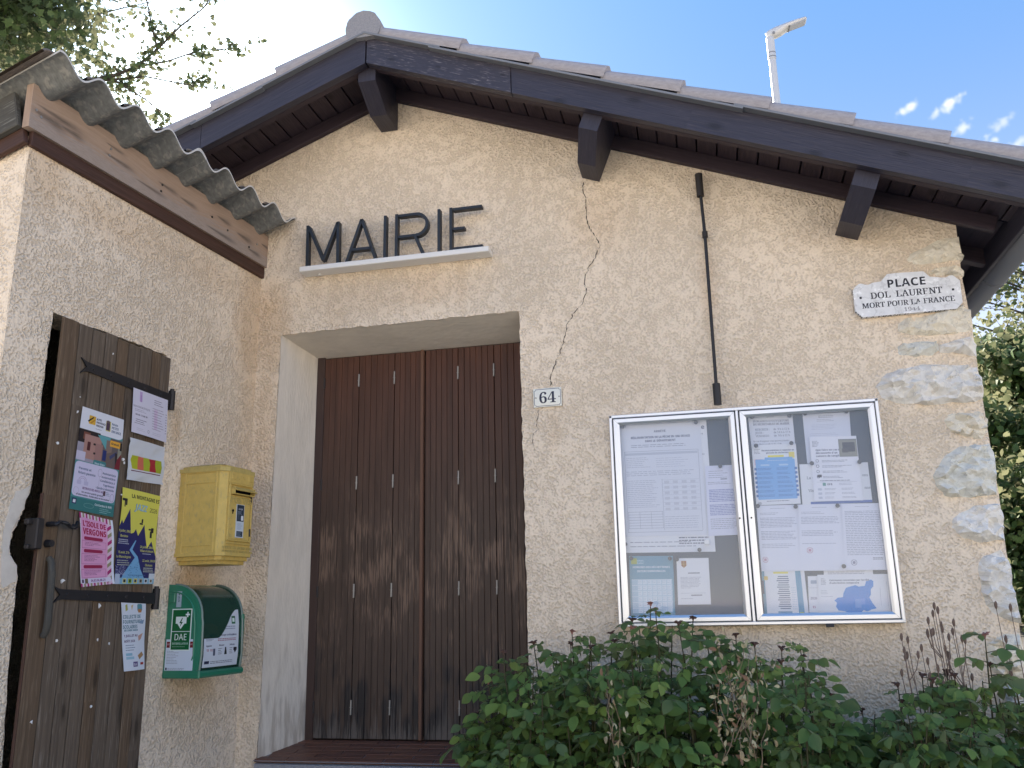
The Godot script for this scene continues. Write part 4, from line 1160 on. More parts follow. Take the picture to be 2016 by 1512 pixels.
	# the paint has flaked out of some letters
	for f in [[466, 84, 24, 40], [618, 336, 16, 30], [430, 330, 12, 40], [560, 190, 14, 40], [706, 210, 12, 50], [540, 372, 60, 14]]:
		for k in 60:
			var fx = int(f[0] + p.r.randf() * f[2])
			var fy = int(f[1] + p.r.randf() * f[3])
			p.oval(fx, fy, 3, 3, Color(0.87, 0.875, 0.88), 0.8)
	var pl = thing("street_plaque", "white marble plaque reading PLACE DOL LAURENT near the corner stones", "plaque")
	st = B(); ext(st, o, 0.004, 0.026)
	var mm = tmat(p.tex(), Vector3(1 / 0.472, -1 / 0.206, 1), 0.4, null, 0.0, Color.WHITE, Vector3(-0.754 / 0.472, 2.841 / 0.206, 0))
	obj("slab", st, mm, pl)

func ring_strip(st, pp: Array, w, z0, z1):       # a curved bar through the points
	st.set_smooth_group(-1)
	for i in pp.size() - 1:
		var a: Vector2 = pp[i]
		var b: Vector2 = pp[i + 1]
		var na = (pp[i + 1] - pp[maxi(i - 1, 0)]).orthogonal().normalized() * w * 0.5
		var nb = (pp[mini(i + 2, pp.size() - 1)] - pp[i]).orthogonal().normalized() * w * 0.5
		var V = func(v, z): return Vector3(v.x, v.y, z)
		var u = [Vector2.ZERO, Vector2.RIGHT, Vector2.ONE, Vector2.DOWN]
		out_quad(st, [V.call(a + na, z1), V.call(b + nb, z1), V.call(b - nb, z1), V.call(a - na, z1)], Vector3(0, 0, 1), u)
		out_quad(st, [V.call(a + na, z0), V.call(b + nb, z0), V.call(b - nb, z0), V.call(a - na, z0)], Vector3(0, 0, -1), u)
		out_quad(st, [V.call(a + na, z0), V.call(b + nb, z0), V.call(b + nb, z1), V.call(a + na, z1)], V.call(na, 0), u)
		out_quad(st, [V.call(a - na, z0), V.call(b - nb, z0), V.call(b - nb, z1), V.call(a - na, z1)], V.call(-na, 0), u)

func face_box(s: Vector2, t: float, dome = 0.0) -> SurfaceTool:         # a plate whose front carries one whole picture
	var st := B()
	grid(st, 8, 6, func(u, v): return Vector3((u - 0.5) * s.x, (0.5 - v) * s.y, t + dome * (1.0 - pow(absf(u * 2 - 1), 4)) * (1.0 - pow(absf(v * 2 - 1), 4)) * 0.6))
	var h = s * 0.5
	var w = [Vector2(0.01, 0.01), Vector2(0.01, 0.01), Vector2(0.01, 0.01), Vector2(0.01, 0.01)]
	for q in [[-1, -1, 1, -1, 0, -1], [1, -1, 1, 1, 1, 0], [1, 1, -1, 1, 0, 1], [-1, 1, -1, -1, -1, 0]]:
		out_quad(st, [Vector3(q[0] * h.x, q[1] * h.y, 0), Vector3(q[2] * h.x, q[3] * h.y, 0), Vector3(q[2] * h.x, q[3] * h.y, t), Vector3(q[0] * h.x, q[1] * h.y, t)], Vector3(q[4], q[5], 0), w)
	return st

# ---------------------------------------------------------------- letter box and defibrillator cabinet on the annex wall
func make_boxes():
	var t = thing("post_box", "pale yellow metal post box on the annex wall", "post box", AX * Transform3D(Basis(), Vector3(-0.418, 1.60, 0)))
	var plan = func(g, zc): return PackedVector2Array([Vector2(-0.124 - g, 0.0), Vector2(-0.124 - g, zc - 0.028 + g), Vector2(-0.096, zc + g), Vector2(0.096, zc + g), Vector2(0.124 + g, zc - 0.028 + g), Vector2(0.124 + g, 0.0)])
	var up = func(y): return Transform3D(Basis(Vector3(1, 0, 0), Vector3(0, 0, 1), Vector3(0, -1, 0)), Vector3(0, y, 0)) * Transform3D(Basis(), Vector3.ZERO)
	# Basis above turns the plan (x, z) upright: plan y -> z, push direction -> -y
	var st := B(); ext(st, plan.call(0.0, 0.25), -0.395, 0.0, true, up.call(0.0))
	obj("body", st, M.yellow, t)
	st = B()
	for q in [[0.006, -0.004, 0.012], [-0.012, -0.022, -0.004], [-0.030, -0.040, -0.022]]: ext(st, plan.call(q[0], 0.25), -q[2], -q[1], true, up.call(0.0))
	obj("plinth", st, M.yellow, t)
	st = B(); ext(st, plan.call(0.008, 0.25), -0.404, -0.386, true, up.call(0.0)); ext(st, plan.call(-0.014, 0.25), -0.416, -0.404, true, up.call(0.0))
	var r = [Vector3(-0.11, 0.416, 0.0), Vector3(-0.11, 0.416, 0.236), Vector3(0.11, 0.416, 0.236), Vector3(0.11, 0.416, 0.0), Vector3(-0.03, 0.437, 0.0), Vector3(-0.03, 0.437, 0.14), Vector3(0.03, 0.437, 0.14), Vector3(0.03, 0.437, 0.0)]
	var u = [Vector2.ZERO, Vector2.RIGHT, Vector2.ONE, Vector2.DOWN]
	for q in [[0, 1, 5, 4], [1, 2, 6, 5], [2, 3, 7, 6], [4, 5, 6, 7]]: out_quad(st, [r[q[0]], r[q[1]], r[q[2]], r[q[3]]], Vector3(0, 1, 0), u)
	obj("lid", st, M.yellow_worn, t)
	# raised frames on the side cheeks
	for sx in [-1, 1]:
		st = B()
		var x = sx * 0.1245
		for q in [[0.030, 0.2, 0.010, 0.385], [0.205, 0.2, 0.010, 0.385]]: box(st, Vector3(x, 0.198, q[0]), Vector3(0.006, q[3], q[2]), 0.0015)
		for y in [0.045, 0.335, 0.384, 0.010]: box(st, Vector3(x, y, 0.1175), Vector3(0.006, 0.008, 0.165), 0.0015)
		obj("side_frame", st, M.yellow, t)
	# front: pediment, frame, door, hooded slot, raised lettering
	st = B(); box(st, Vector3(0, 0.362, 0.2535), Vector3(0.188, 0.056, 0.007), 0.002)
	for x in [-0.065, 0.065]: box(st, Vector3(x, 0.366, 0.2575), Vector3(0.030, 0.030, 0.004), 0.0015)
	box(st, Vector3(-0.012, 0.366, 0.2575), Vector3(0.030, 0.006, 0.004), 0.001, Basis(Vector3(0, 0, 1), 0.7)); box(st, Vector3(0.012, 0.366, 0.2575), Vector3(0.030, 0.006, 0.004), 0.001, Basis(Vector3(0, 0, 1), -0.7))
	obj("pediment", st, M.yellow, t)
	st = B()
	for q in [[-0.085, 0.20, 0.010, 0.27], [0.085, 0.20, 0.010, 0.27]]: box(st, Vector3(q[0], q[1], 0.254), Vector3(q[2], q[3], 0.010), 0.002)
	for y in [0.330, 0.068, 0.054]: box(st, Vector3(0, y, 0.254), Vector3(0.18, 0.008, 0.010), 0.002)
	obj("front_frame", st, M.yellow, t)
	var dr = put("door", null, M.yellow, t)
	st = B(); box(st, Vector3(0, 0.175, 0.252), Vector3(0.152, 0.205, 0.008), 0.002); dr.mesh = fin(st)
	st = B(); tube(st, [Vector3(-0.058, 0.205, 0.255), Vector3(-0.058, 0.205, 0.2605)], 0.006, 8); box(st, Vector3(-0.058, 0.196, 0.2575), Vector3(0.004, 0.012, 0.003)); obj("keyhole", st, M.dark, dr)
	for y in [0.27, 0.11]:
		st = B(); tube(st, [Vector3(0.079, y - 0.018, 0.256), Vector3(0.079, y + 0.018, 0.256)], 0.005, 8); obj("hinge", st, M.iron, dr)
	st = B(); ext_side(st, PackedVector2Array([Vector2(0.25, 0.322), Vector2(0.292, 0.300), Vector2(0.290, 0.296), Vector2(0.25, 0.316)]), 0.156, Transform3D())
	box(st, Vector3(-0.076, 0.3, 0.264), Vector3(0.004, 0.034, 0.03), 0.001); box(st, Vector3(0.076, 0.3, 0.264), Vector3(0.004, 0.034, 0.03), 0.001)
	box(st, Vector3(0, 0.283, 0.262), Vector3(0.156, 0.005, 0.026), 0.001)
	obj("slot_hood", st, M.yellow, t)
	st = B(); box(st, Vector3(0, 0.301, 0.2525), Vector3(0.148, 0.028, 0.004)); obj("letter_slot", st, M.dark, t)
	put("raised_lettering", text_mesh("POSTES", 0.030, 0.005), M.yellow_worn, t, Transform3D(Basis().scaled(Vector3(1.18, 1, 1)), Vector3(0, 0.256, 0.257)))
	put("raised_lettering", text_mesh("IL N'EST FAIT QU'UNE LEVÉE", 0.0125, 0.003), M.yellow_worn, t, Transform3D(Basis(), Vector3(0, 0.034, 0.2515)))
	put("raised_lettering", text_mesh("LE DIMANCHE ET JOURS FÉRIÉS", 0.0115, 0.003), M.yellow_worn, t, Transform3D(Basis(), Vector3(0, 0.017, 0.2515)))
	var p := Pad.new(140, 420, Color(0.78, 0.82, 0.86))
	p.rect(6, 6, 128, 210, Color(0.17, 0.22, 0.28)); p.text("8 h 30", 70, 70, 26, Color(0.85, 0.87, 0.9), "Droid Sans", 700, 1); p.lines(20, 90, 90, 3, 14, 4, Color(0.7, 0.75, 0.8)); p.round_rect(84, 140, 42, 64, 12, Color(0.88, 0.9, 0.92)); p.lines(18, 130, 50, 5, 14, 3, Color(0.55, 0.6, 0.65))
	p.lines(24, 240, 92, 7, 12, 3, Color(0.45, 0.5, 0.58)); p.rect(14, 340, 112, 68, Color(0.20, 0.27, 0.33)); p.lines(30, 356, 80, 3, 16, 5, Color(0.6, 0.65, 0.7))
	var pm = tmat(p.tex(), Vector3.ONE, 0.4)
	obj("collection_label", face_box(Vector2(0.058, 0.155), 0.003), pm, t, Transform3D(Basis(), Vector3(-0.002, 0.160, 0.256)))
	make_defibrillator()

func text_mesh(s: String, size: float, depth: float) -> TextMesh:
	var m := TextMesh.new()
	var f := SystemFont.new(); f.font_names = PackedStringArray(["Droid Sans"]); f.font_weight = 700
	m.font = f; m.text = s; m.font_size = 32; m.pixel_size = size / 24.0; m.depth = depth; m.curve_step = 2.0
	return m

func make_defibrillator():
	var t = thing("defibrillator_cabinet", "green defibrillator cabinet with a smoked front marked DAE", "cabinet", AX * Transform3D(Basis(), Vector3(-0.407, 1.06, 0)))
	var arc = func(g): 
		var p := PackedVector2Array([Vector2(0.0, 0.03), Vector2(0.185 - g, 0.03), Vector2(0.192 - g, 0.10), Vector2(0.188 - g, 0.24)])
		for i in 11:
			var a = i / 10.0 * PI * 0.5
			p.append(Vector2(0.028 + cos(a) * (0.155 - g), 0.262 + sin(a) * (0.148 - g)))
		p.append(Vector2(0.0, 0.412 - g))
		return p
	# body: two green cheeks joined by a back plate and an inner box
	for sx in [-1, 1]:
		var st := B(); ext_side(st, arc.call(0.0), 0.014, Transform3D(Basis(), Vector3(sx * 0.150, 0, 0)))
		var ck = obj("side_panel", st, M.green, t)
		st = B()      # a raised rim that follows the curve, and a bracket at the top
		var pts = []
		for v in arc.call(0.032): pts.append(Vector3(sx * 0.1575, v.y + (0.0 if v.y > 0.05 else 0.05), v.x + 0.0))
		pts = pts.slice(1, pts.size() - 1)
		tube(st, pts, 0.0045, 6); box(st, Vector3(sx * 0.158, 0.352, 0.022), Vector3(0.008, 0.045, 0.035), 0.003)
		obj("rim", st, M.green, ck)
	var s2 := B(); ext_side(s2, arc.call(0.045), 0.285, Transform3D())
	obj("inner_box", s2, M.green, t)
	s2 = B(); box(s2, Vector3(0, 0.21, 0.004), Vector3(0.31, 0.40, 0.008), 0.002); obj("back_plate", s2, M.green, t)
	# the device seen dimly inside
	s2 = B()
	var a2 = arc.call(0.04)
	tube(s2, [Vector3(-0.045, 0.155, 0.10), Vector3(-0.045, 0.155, 0.158), Vector3(-0.045, 0.155, 0.170), Vector3(-0.045, 0.155, 0.173)], [0.082, 0.080, 0.066, 0.03], 24)
	obj("device", s2, mat(lin(0.34, 0.22, 0.06), 0.5), t)
	s2 = B(); tube(s2, [Vector3(-0.045, 0.150, 0.16), Vector3(-0.045, 0.150, 0.176)], [0.046, 0.04], 20); obj("device_button", s2, mat(lin(0.015, 0.02, 0.06), 0.4), t)
	# curved smoked cover
	s2 = B(); s2.set_smooth_group(7)
	var q = arc.call(0.004)
	for i in range(1, q.size() - 1):
		var V = func(x, v): return Vector3(x, v.y, v.x)
		for lay in [0.0, 0.003]:
			var off = Vector3(0, 0, -lay)
			out_quad(s2, [V.call(-0.143, q[i]) + off, V.call(0.143, q[i]) + off, V.call(0.143, q[i + 1]) + off, V.call(-0.143, q[i + 1]) + off], Vector3(0, q[i].y - 0.2, q[i].x) * (1.0 if lay == 0.0 else -1.0), [Vector2.ZERO, Vector2.RIGHT, Vector2.ONE, Vector2.DOWN])
	obj("cover", s2, M.cover, t)
	for sx in [-1, 1]:
		s2 = B()
		var pts = []
		for v in arc.call(-0.001): pts.append(Vector3(sx * 0.145, v.y, v.x))
		tube(s2, pts.slice(1, pts.size() - 1), 0.0055, 8)
		obj("cover_edge", s2, mat(lin(0.16, 0.22, 0.19), 0.25), t)
	s2 = B(); box(s2, Vector3(0, 0.018, 0.098), Vector3(0.325, 0.030, 0.205), 0.008); box(s2, Vector3(-0.156, 0.02, 0.10), Vector3(0.012, 0.036, 0.20), 0.004)
	obj("base_tray", s2, M.green, t)
	s2 = B(); box(s2, Vector3(0.150, 0.22, 0.186), Vector3(0.02, 0.11, 0.014), 0.005); obj("latch", s2, M.green, t)
	# sign and sheet on the cheek, sticker on the cover
	var p := Pad.new(256, 440, Color(0.02, 0.36, 0.19))
	p.frame(0, 0, 256, 440, 11, Color(0.85, 0.9, 0.88)); p.rect(0, 236, 256, 7, Color(0.85, 0.9, 0.88))
	p.oval(92, 120, 38, 36, Color(0.86, 0.9, 0.89)); p.oval(152, 120, 38, 36, Color(0.86, 0.9, 0.89)); p.poly([Vector2(57, 134), Vector2(187, 134), Vector2(122, 214)], Color(0.86, 0.9, 0.89))
	p.poly([Vector2(134, 96), Vector2(100, 152), Vector2(122, 152), Vector2(108, 196), Vector2(146, 140), Vector2(124, 140), Vector2(144, 98)], Color(0.02, 0.30, 0.16))
	p.rect(196, 34, 16, 56, Color(0.9, 0.93, 0.92)); p.rect(176, 54, 56, 16, Color(0.9, 0.93, 0.92))
	p.text("DAE", 128, 330, 92, Color(0.9, 0.93, 0.92), "Droid Sans", 400, 1); p.text("DÉFIBRILLATEUR", 128, 376, 28, Color(0.7, 0.8, 0.76), "Droid Sans", 700, 1, 0.92); p.lines(30, 396, 196, 1, 10, 4, Color(0.6, 0.72, 0.66))
	var turn := Basis(Vector3.UP, -PI / 2)
	obj("rescue_sign", face_box(Vector2(0.108, 0.182), 0.0025), tmat(p.tex(), Vector3.ONE, 0.35), t, Transform3D(turn, Vector3(-0.1575, 0.212, 0.085)))
	p = Pad.new(256, 256, Color(0.78, 0.82, 0.88))
	p.rect(6, 18, 244, 48, Color(0.42, 0.07, 0.11)); p.text("DÉFIBRILLATEUR CARDIAQUE", 128, 46, 17, Color(0.82, 0.7, 0.72), "Droid Sans", 700, 1); p.lines(30, 54, 200, 1, 8, 3, Color(0.7, 0.5, 0.55)); p.lines(14, 92, 120, 9, 12, 3, Color(0.45, 0.48, 0.55), 0.5); p.lines(10, 226, 200, 2, 10, 3, Color(0.4, 0.42, 0.5), 0.2); p.rect(8, 222, 14, 18, Color(0.2, 0.2, 0.3))
	obj("information_sheet", face_box(Vector2(0.150, 0.140), 0.002), tmat(p.tex(), Vector3.ONE, 0.5), t, Transform3D(turn, Vector3(-0.1575, 0.100, 0.084)))
	s2 = B(); s2.set_smooth_group(9)
	p = Pad.new(512, 512, Color(0.80, 0.83, 0.87))
	p.text("DÉFIBRILLATEUR", 30, 238, 20, Color(0.15, 0.17, 0.3), "Droid Sans", 700, 0, 1.0); p.lines(30, 262, 130, 2, 12, 4, Color(0.3, 0.32, 0.4)); p.text("1 massage cardiaque", 200, 238, 24, Color(0.15, 0.17, 0.3), "Droid Sans", 700); p.text("+ 1 défibrillation", 400, 238, 20, Color(0.15, 0.17, 0.3), "Droid Sans", 700, 0, 0.5); p.lines(200, 262, 280, 2, 14, 6, Color(0.55, 0.15, 0.25), 0.1)
	p.text("Appeler", 34, 330, 22, Color(0.12, 0.13, 0.2), "Droid Sans", 700); p.text("15", 40, 372, 30, Color(0.6, 0.15, 0.2), "Droid Sans", 700); p.text("112", 88, 372, 26, Color(0.6, 0.15, 0.2), "Droid Sans", 700); p.oval(150, 380, 14, 30, Color(0.3, 0.32, 0.4)); p.text("Masser", 220, 330, 22, Color(0.12, 0.13, 0.2), "Droid Sans", 700); p.lines(210, 350, 60, 4, 16, 5, Color(0.2, 0.2, 0.28))
	p.oval(318, 352, 9, 9, Color(0.08, 0.08, 0.12)); p.poly([Vector2(308, 362), Vector2(330, 362), Vector2(340, 408), Vector2(300, 408)], Color(0.08, 0.08, 0.12)); p.text("Défibriller", 378, 330, 20, Color(0.12, 0.13, 0.2), "Droid Sans", 700, 0, 0.8); p.lines(378, 350, 50, 4, 16, 5, Color(0.2, 0.2, 0.28)); p.oval(452, 362, 13, 13, Color(0.08, 0.08, 0.14)); p.oval(474, 362, 13, 13, Color(0.08, 0.08, 0.14)); p.poly([Vector2(440, 368), Vector2(486, 368), Vector2(463, 402)], Color(0.08, 0.08, 0.14))
	p.rect(24, 456, 70, 26, Color(0.15, 0.17, 0.28)); p.lines(110, 462, 330, 2, 14, 5, Color(0.25, 0.27, 0.36), 0.1); p.rect(400, 60, 56, 72, Color(0.03, 0.36, 0.2)); p.oval(428, 96, 16, 18, Color(0.85, 0.9, 0.88)); p.lines(300, 150, 170, 2, 20, 10, Color(0.55, 0.57, 0.66), 0.1)
	# sticker outline: low at the left, sweeping up to the right, following the cover
	var zf = func(y):
		var z = 0.0
		for i in range(1, q.size() - 1):
			if q[i].y <= y and q[i + 1].y >= y and q[i + 1].y > q[i].y: z = lerpf(q[i].x, q[i + 1].x, (y - q[i].y) / (q[i + 1].y - q[i].y))
		return z + 0.0025
	for i in 24:
		var xa = lerpf(-0.128, 0.122, i / 24.0)
		var xb = lerpf(-0.128, 0.122, (i + 1) / 24.0)
		for j in 12:
			var P = []
			var U = []
			for e in [[xa, j], [xb, j], [xb, j + 1], [xa, j + 1]]:
				var f = (e[0] + 0.128) / 0.25
				var top = 0.170 + 0.125 * smoothstep(0.38, 0.95, f)
				var y = lerpf(0.045, top, e[1] / 12.0)
				P.append(Vector3(e[0], y, zf.call(y))); U.append(Vector2(f, 1.0 - (y - 0.045) / 0.25))
			out_quad(s2, P, Vector3(0, 0, 1), U)
	obj("instruction_sticker", s2, tmat(p.tex(), Vector3.ONE, 0.45), t)
	p = Pad.new(64, 160, Color(0.62, 0.68, 0.72)); p.text("6", 32, 40, 34, Color(0.15, 0.2, 0.2), "Droid Sans", 700, 1); p.text("5", 32, 74, 34, Color(0.15, 0.2, 0.2), "Droid Sans", 700, 1); p.text("3", 32, 106, 34, Color(0.15, 0.2, 0.2), "Droid Sans", 700, 1)
	obj("torn_sticker", face_box(Vector2(0.026, 0.070), 0.002), tmat(p.tex(), Vector3.ONE, 0.6), t, Transform3D(turn, Vector3(-0.1575, 0.345, 0.062)))

# ---------------------------------------------------------------- posters on the plank door
func poster(called, label, category, c: Array, tex, curl: Callable):
	var o = put(called, sheet_mesh(c, curl), paper_mat(tex), self, DX)
	return tag(o, label, category, "notices pinned to the plank door")

func make_posters():
	var W := Color(0.88, 0.89, 0.92)
	var ink := Color(0.16, 0.17, 0.24)
	# tall childcare poster
	var p := Pad.new(360, 632, Color(0.30, 0.55, 0.56), 11)
	p.round_rect(-20, -30, 390, 172, 44, W)
	p.oval(92, 66, 26, 26, Color(0.86, 0.68, 0.22)); p.poly([Vector2(56, 76), Vector2(98, 44), Vector2(104, 50), Vector2(64, 84)], Color(0.15, 0.13, 0.12)); p.poly([Vector2(76, 84), Vector2(112, 58), Vector2(116, 64), Vector2(84, 92)], Color(0.72, 0.52, 0.15))
	for k in 3: p.text(["ALPES", "PROVENCE", "VERDON"][k], 126, 58 + k * 20, 18, ink, "Droid Sans", 700, 0, 0.85)
	p.lines(126, 112, 70, 1, 8, 3, Color(0.4, 0.4, 0.5))
	p.oval(228, 74, 20, 32, Color(0.80, 0.76, 0.45)); p.oval(226, 78, 15, 22, Color(0.30, 0.22, 0.30))
	for k in 4: p.oval(214 + k * 8, 52 - (3 if k in [1, 2] else 0), 3.5, 12, Color(0.30, 0.22, 0.30))
	for k in 3: p.text(["Relais", "PETITE", "ENFANCE"][k], 258, 60 + k * 24, 21, Color(0.25, 0.33, 0.46), "Droid Sans", 700, 0, 0.9)
	p.rect(0, 146, 360, 186, Color(0.40, 0.36, 0.35))     # the two photographs, loosely
	p.poly([Vector2(0, 142), Vector2(160, 142), Vector2(200, 230), Vector2(190, 332), Vector2(0, 332)], Color(0.62, 0.60, 0.66)); p.oval(80, 176, 90, 40, Color(0.14, 0.10, 0.10)); p.oval(64, 172, 26, 22, Color(0.48, 0.28, 0.22)); p.oval(118, 236, 68, 74, Color(0.68, 0.52, 0.48)); p.oval(170, 262, 30, 58, Color(0.62, 0.47, 0.44))
	p.oval(88, 232, 11, 26, Color(0.30, 0.10, 0.12)); p.oval(132, 212, 8, 5, Color(0.12, 0.08, 0.08)); p.oval(138, 268, 7, 5, Color(0.16, 0.10, 0.1)); p.oval(30, 300, 40, 26, Color(0.78, 0.76, 0.84))
	p.poly([Vector2(150, 146), Vector2(262, 146), Vector2(226, 226)], Color(0.38, 0.64, 0.66)); p.oval(252, 214, 24, 50, Color(0.52, 0.44, 0.40)); p.poly([Vector2(232, 250), Vector2(286, 230), Vector2(300, 332), Vector2(232, 332)], Color(0.42, 0.36, 0.34)); p.rect(206, 232, 30, 66, Color(0.12, 0.18, 0.42)); p.poly([Vector2(262, 262), Vector2(318, 222), Vector2(326, 236), Vector2(272, 282)], Color(0.25, 0.27, 0.42)); p.poly([Vector2(306, 232), Vector2(326, 232), Vector2(340, 332), Vector2(322, 332)], Color(0.16, 0.13, 0.15)); p.rect(330, 180, 30, 152, Color(0.55, 0.55, 0.50)); p.poly([Vector2(330, 270), Vector2(360, 230), Vector2(360, 332), Vector2(316, 332)], Color(0.45, 0.10, 0.16)); p.rect(344, 160, 16, 50, Color(0.12, 0.1, 0.1))
	p.rect(258, 158, 86, 40, Color(0.90, 0.66, 0.22)); p.text("Gratuit", 301, 184, 20, ink, "Droid Sans", 700, 1); p.round_rect(140, 306, 104, 40, 8, Color(0.24, 0.50, 0.52)); p.text("Vous êtes", 192, 332, 18, W, "Droid Sans", 700, 1)
	p.round_rect(4, 336, 352, 212, 26, Color(0.82, 0.80, 0.90))
	p.text("· Parents et", 26, 384, 20, Color(0.22, 0.3, 0.42), "Droid Sans", 700); p.text("futurs parents", 34, 410, 20, Color(0.22, 0.3, 0.42), "Droid Sans", 700)
	for k in 5: p.text(["· Assistant(e)s", "maternel(le)s", "· Candidat(e)s à", "l'agrément", "· Garde à domicile"][k], 340, 382 + k * 24, 18, Color(0.22, 0.3, 0.42), "Droid Sans", 700, 2)
	p.ring(206, 378, 16, 24, 2, Color(0.62, 0.58, 0.70)); p.rect(206, 402, 2, 70, Color(0.66, 0.62, 0.74)); p.ring(76, 450, 30, 26, 2, Color(0.62, 0.52, 0.66)); p.ring(76, 452, 20, 18, 2, Color(0.62, 0.52, 0.66)); p.rect(44, 452, 66, 26, Color(0.82, 0.80, 0.90)); p.oval(50, 462, 16, 11, Color(0.74, 0.72, 0.84)); p.oval(106, 462, 16, 11, Color(0.74, 0.72, 0.84)); p.ring(36, 514, 20, 20, 2, Color(0.72, 0.68, 0.78)); p.ring(330, 516, 16, 24, 2, Color(0.5, 0.5, 0.62))
	p.text("RETROUVEZ-NOUS AU", 170, 500, 19, Color(0.36, 0.2, 0.4), "Droid Sans", 700, 1, 0.9); p.oval(262, 498, 8, 14, Color(0.30, 0.2, 0.26)); p.lines(276, 488, 34, 3, 9, 4, Color(0.4, 0.5, 0.6)); p.text("Un service public gratuit,", 170, 522, 15, ink, "Droid Sans", 700, 1); p.text("d'information, d'animation et de soutien", 176, 540, 15, ink, "Droid Sans", 700, 1, 0.92)
	p.rect(0, 556, 360, 76, Color(0.20, 0.46, 0.46)); p.rect(16, 562, 34, 34, Color(0.14, 0.17, 0.36)); p.oval(33, 579, 9, 9, W); p.text("Contactez le RPE", 340, 584, 20, W, "Droid Sans", 700, 2, 0.9); p.lines(240, 594, 100, 3, 11, 4, Color(0.55, 0.7, 0.7)); p.ring(150, 592, 40, 14, 2, Color(0.45, 0.62, 0.62))
	poster("childcare_poster", "tall teal and lilac childcare poster with a baby's face, pinned to the plank door", "poster", [Vector2(0.139, 2.168), Vector2(0.377, 2.158), Vector2(0.371, 1.740), Vector2(0.122, 1.752)], p.tex(), func(u, v): return 0.004 + 0.004 * sin(v * 5.0) * u + 0.003 * u)
	# pale leaflet with two columns of print
	p = Pad.new(300, 270, Color(0.84, 0.83, 0.89), 12)
	p.oval(66, 40, 10, 30, Color(0.70, 0.55, 0.78), 0.7); p.rect(65, 30, 3, 44, Color(0.55, 0.35, 0.62)); p.oval(196, 150, 14, 60, Color(0.80, 0.65, 0.80), 0.5)
	p.text("SOIN ÉNERGÉTIQUE", 76, 112, 15, Color(0.4, 0.38, 0.45), "Droid Serif", 400, 1, 0.95); p.lines(20, 122, 110, 2, 9, 3, Color(0.6, 0.58, 0.66)); p.text("06 45 12 88 99", 76, 160, 15, Color(0.3, 0.28, 0.36), "Droid Sans", 700, 1); p.lines(30, 182, 90, 2, 12, 4, Color(0.4, 0.38, 0.46)); p.lines(22, 206, 110, 1, 10, 4, Color(0.5, 0.48, 0.55)); p.lines(40, 236, 80, 2, 10, 2, Color(0.65, 0.63, 0.7)); p.ring(136, 240, 7, 9, 2, Color(0.5, 0.5, 0.55))
	p.lines(180, 30, 90, 3, 13, 4, Color(0.45, 0.42, 0.5)); p.lines(166, 84, 110, 9, 16, 3, Color(0.5, 0.46, 0.55)); p.lines(172, 236, 100, 2, 10, 2, Color(0.65, 0.63, 0.7))
	for k in 8: p.rect(284, 96 + k * 17, 10, 4, Color(0.45, 0.42, 0.5))
	poster("pale_leaflet", "pale lilac leaflet with two columns of print under the upper strap hinge", "notice", [Vector2(0.414, 2.311), Vector2(0.648, 2.304), Vector2(0.654, 2.105), Vector2(0.425, 2.115)], p.tex(), func(u, v): return 0.010 + 0.006 * v * u + 0.003 * sin(u * 4.0) * v)
	# crumpled sheet with a coloured band
	p = Pad.new(300, 240, Color(0.83, 0.84, 0.86), 13)
	for k in 5: p.rect(28 + k * 49, 96, 49, 78, [Color(0.70, 0.72, 0.16), Color(0.80, 0.42, 0.32), Color(0.66, 0.70, 0.18), Color(0.66, 0.13, 0.18), Color(0.64, 0.69, 0.16)][k])
	p.rect(26, 182, 246, 5, Color(0.38, 0.08, 0.2))
	var cr := noise(0.9, 3, FastNoiseLite.TYPE_SIMPLEX, 131)
	poster("crumpled_notice", "crumpled white sheet with a band of yellow, orange and red blocks", "notice", [Vector2(0.421, 2.089), Vector2(0.653, 2.083), Vector2(0.660, 1.911), Vector2(0.421, 1.905)], p.tex(), func(u, v): return 0.010 + 0.0065 * cr.get_noise_2d(u * 3.2, v * 4.5) + 0.003 * sin(v * 9.0 + u * 3.0))
	# mountain jazz poster
	p = Pad.new(380, 620, Color(0.86, 0.84, 0.36), 14)
	var navy := Color(0.13, 0.13, 0.37)
	p.poly([Vector2(0, 620), Vector2(0, 250), Vector2(18, 210), Vector2(32, 232), Vector2(84, 130), Vector2(122, 290), Vector2(150, 282), Vector2(168, 256), Vector2(196, 300), Vector2(250, 218), Vector2(292, 380), Vector2(334, 326), Vector2(380, 430), Vector2(380, 620)], navy)
	p.poly([Vector2(176, 330), Vector2(184, 332), Vector2(152, 394), Vector2(206, 440), Vector2(232, 520), Vector2(300, 620), Vector2(40, 620), Vector2(70, 560), Vector2(176, 446), Vector2(124, 398)], Color(0.45, 0.66, 0.82))
	p.text("LA MONTAGNE EST", 90, 56, 36, Color(0.08, 0.08, 0.1), "Droid Sans", 700, 0, 0.94, -0.12, 0.0)
	p.text("JAZZ", 132, 132, 60, Color(0.12, 0.16, 0.34), "Droid Sans", 700, 0, 1.0, 0.10); p.text("JAZZ", 134, 131, 58, Color(0.58, 0.76, 0.86), "Droid Sans", 700, 0, 1.02, 0.10); p.text("2026", 284, 128, 40, Color(0.08, 0.08, 0.1), "Droid Sans", 400, 0, 0.95)
	for q in [[28, 76, 22, 7], [44, 90, 6, 20], [30, 96, 4, 26], [222, 196, 7, 12], [214, 216, 16, 4], [336, 250, 12, 16], [324, 280, 9, 22], [320, 246, 22, 4]]: p.oval(q[0], q[1], q[2], q[3], Color(0.08, 0.08, 0.12))
	var yt := Color(0.80, 0.80, 0.42)
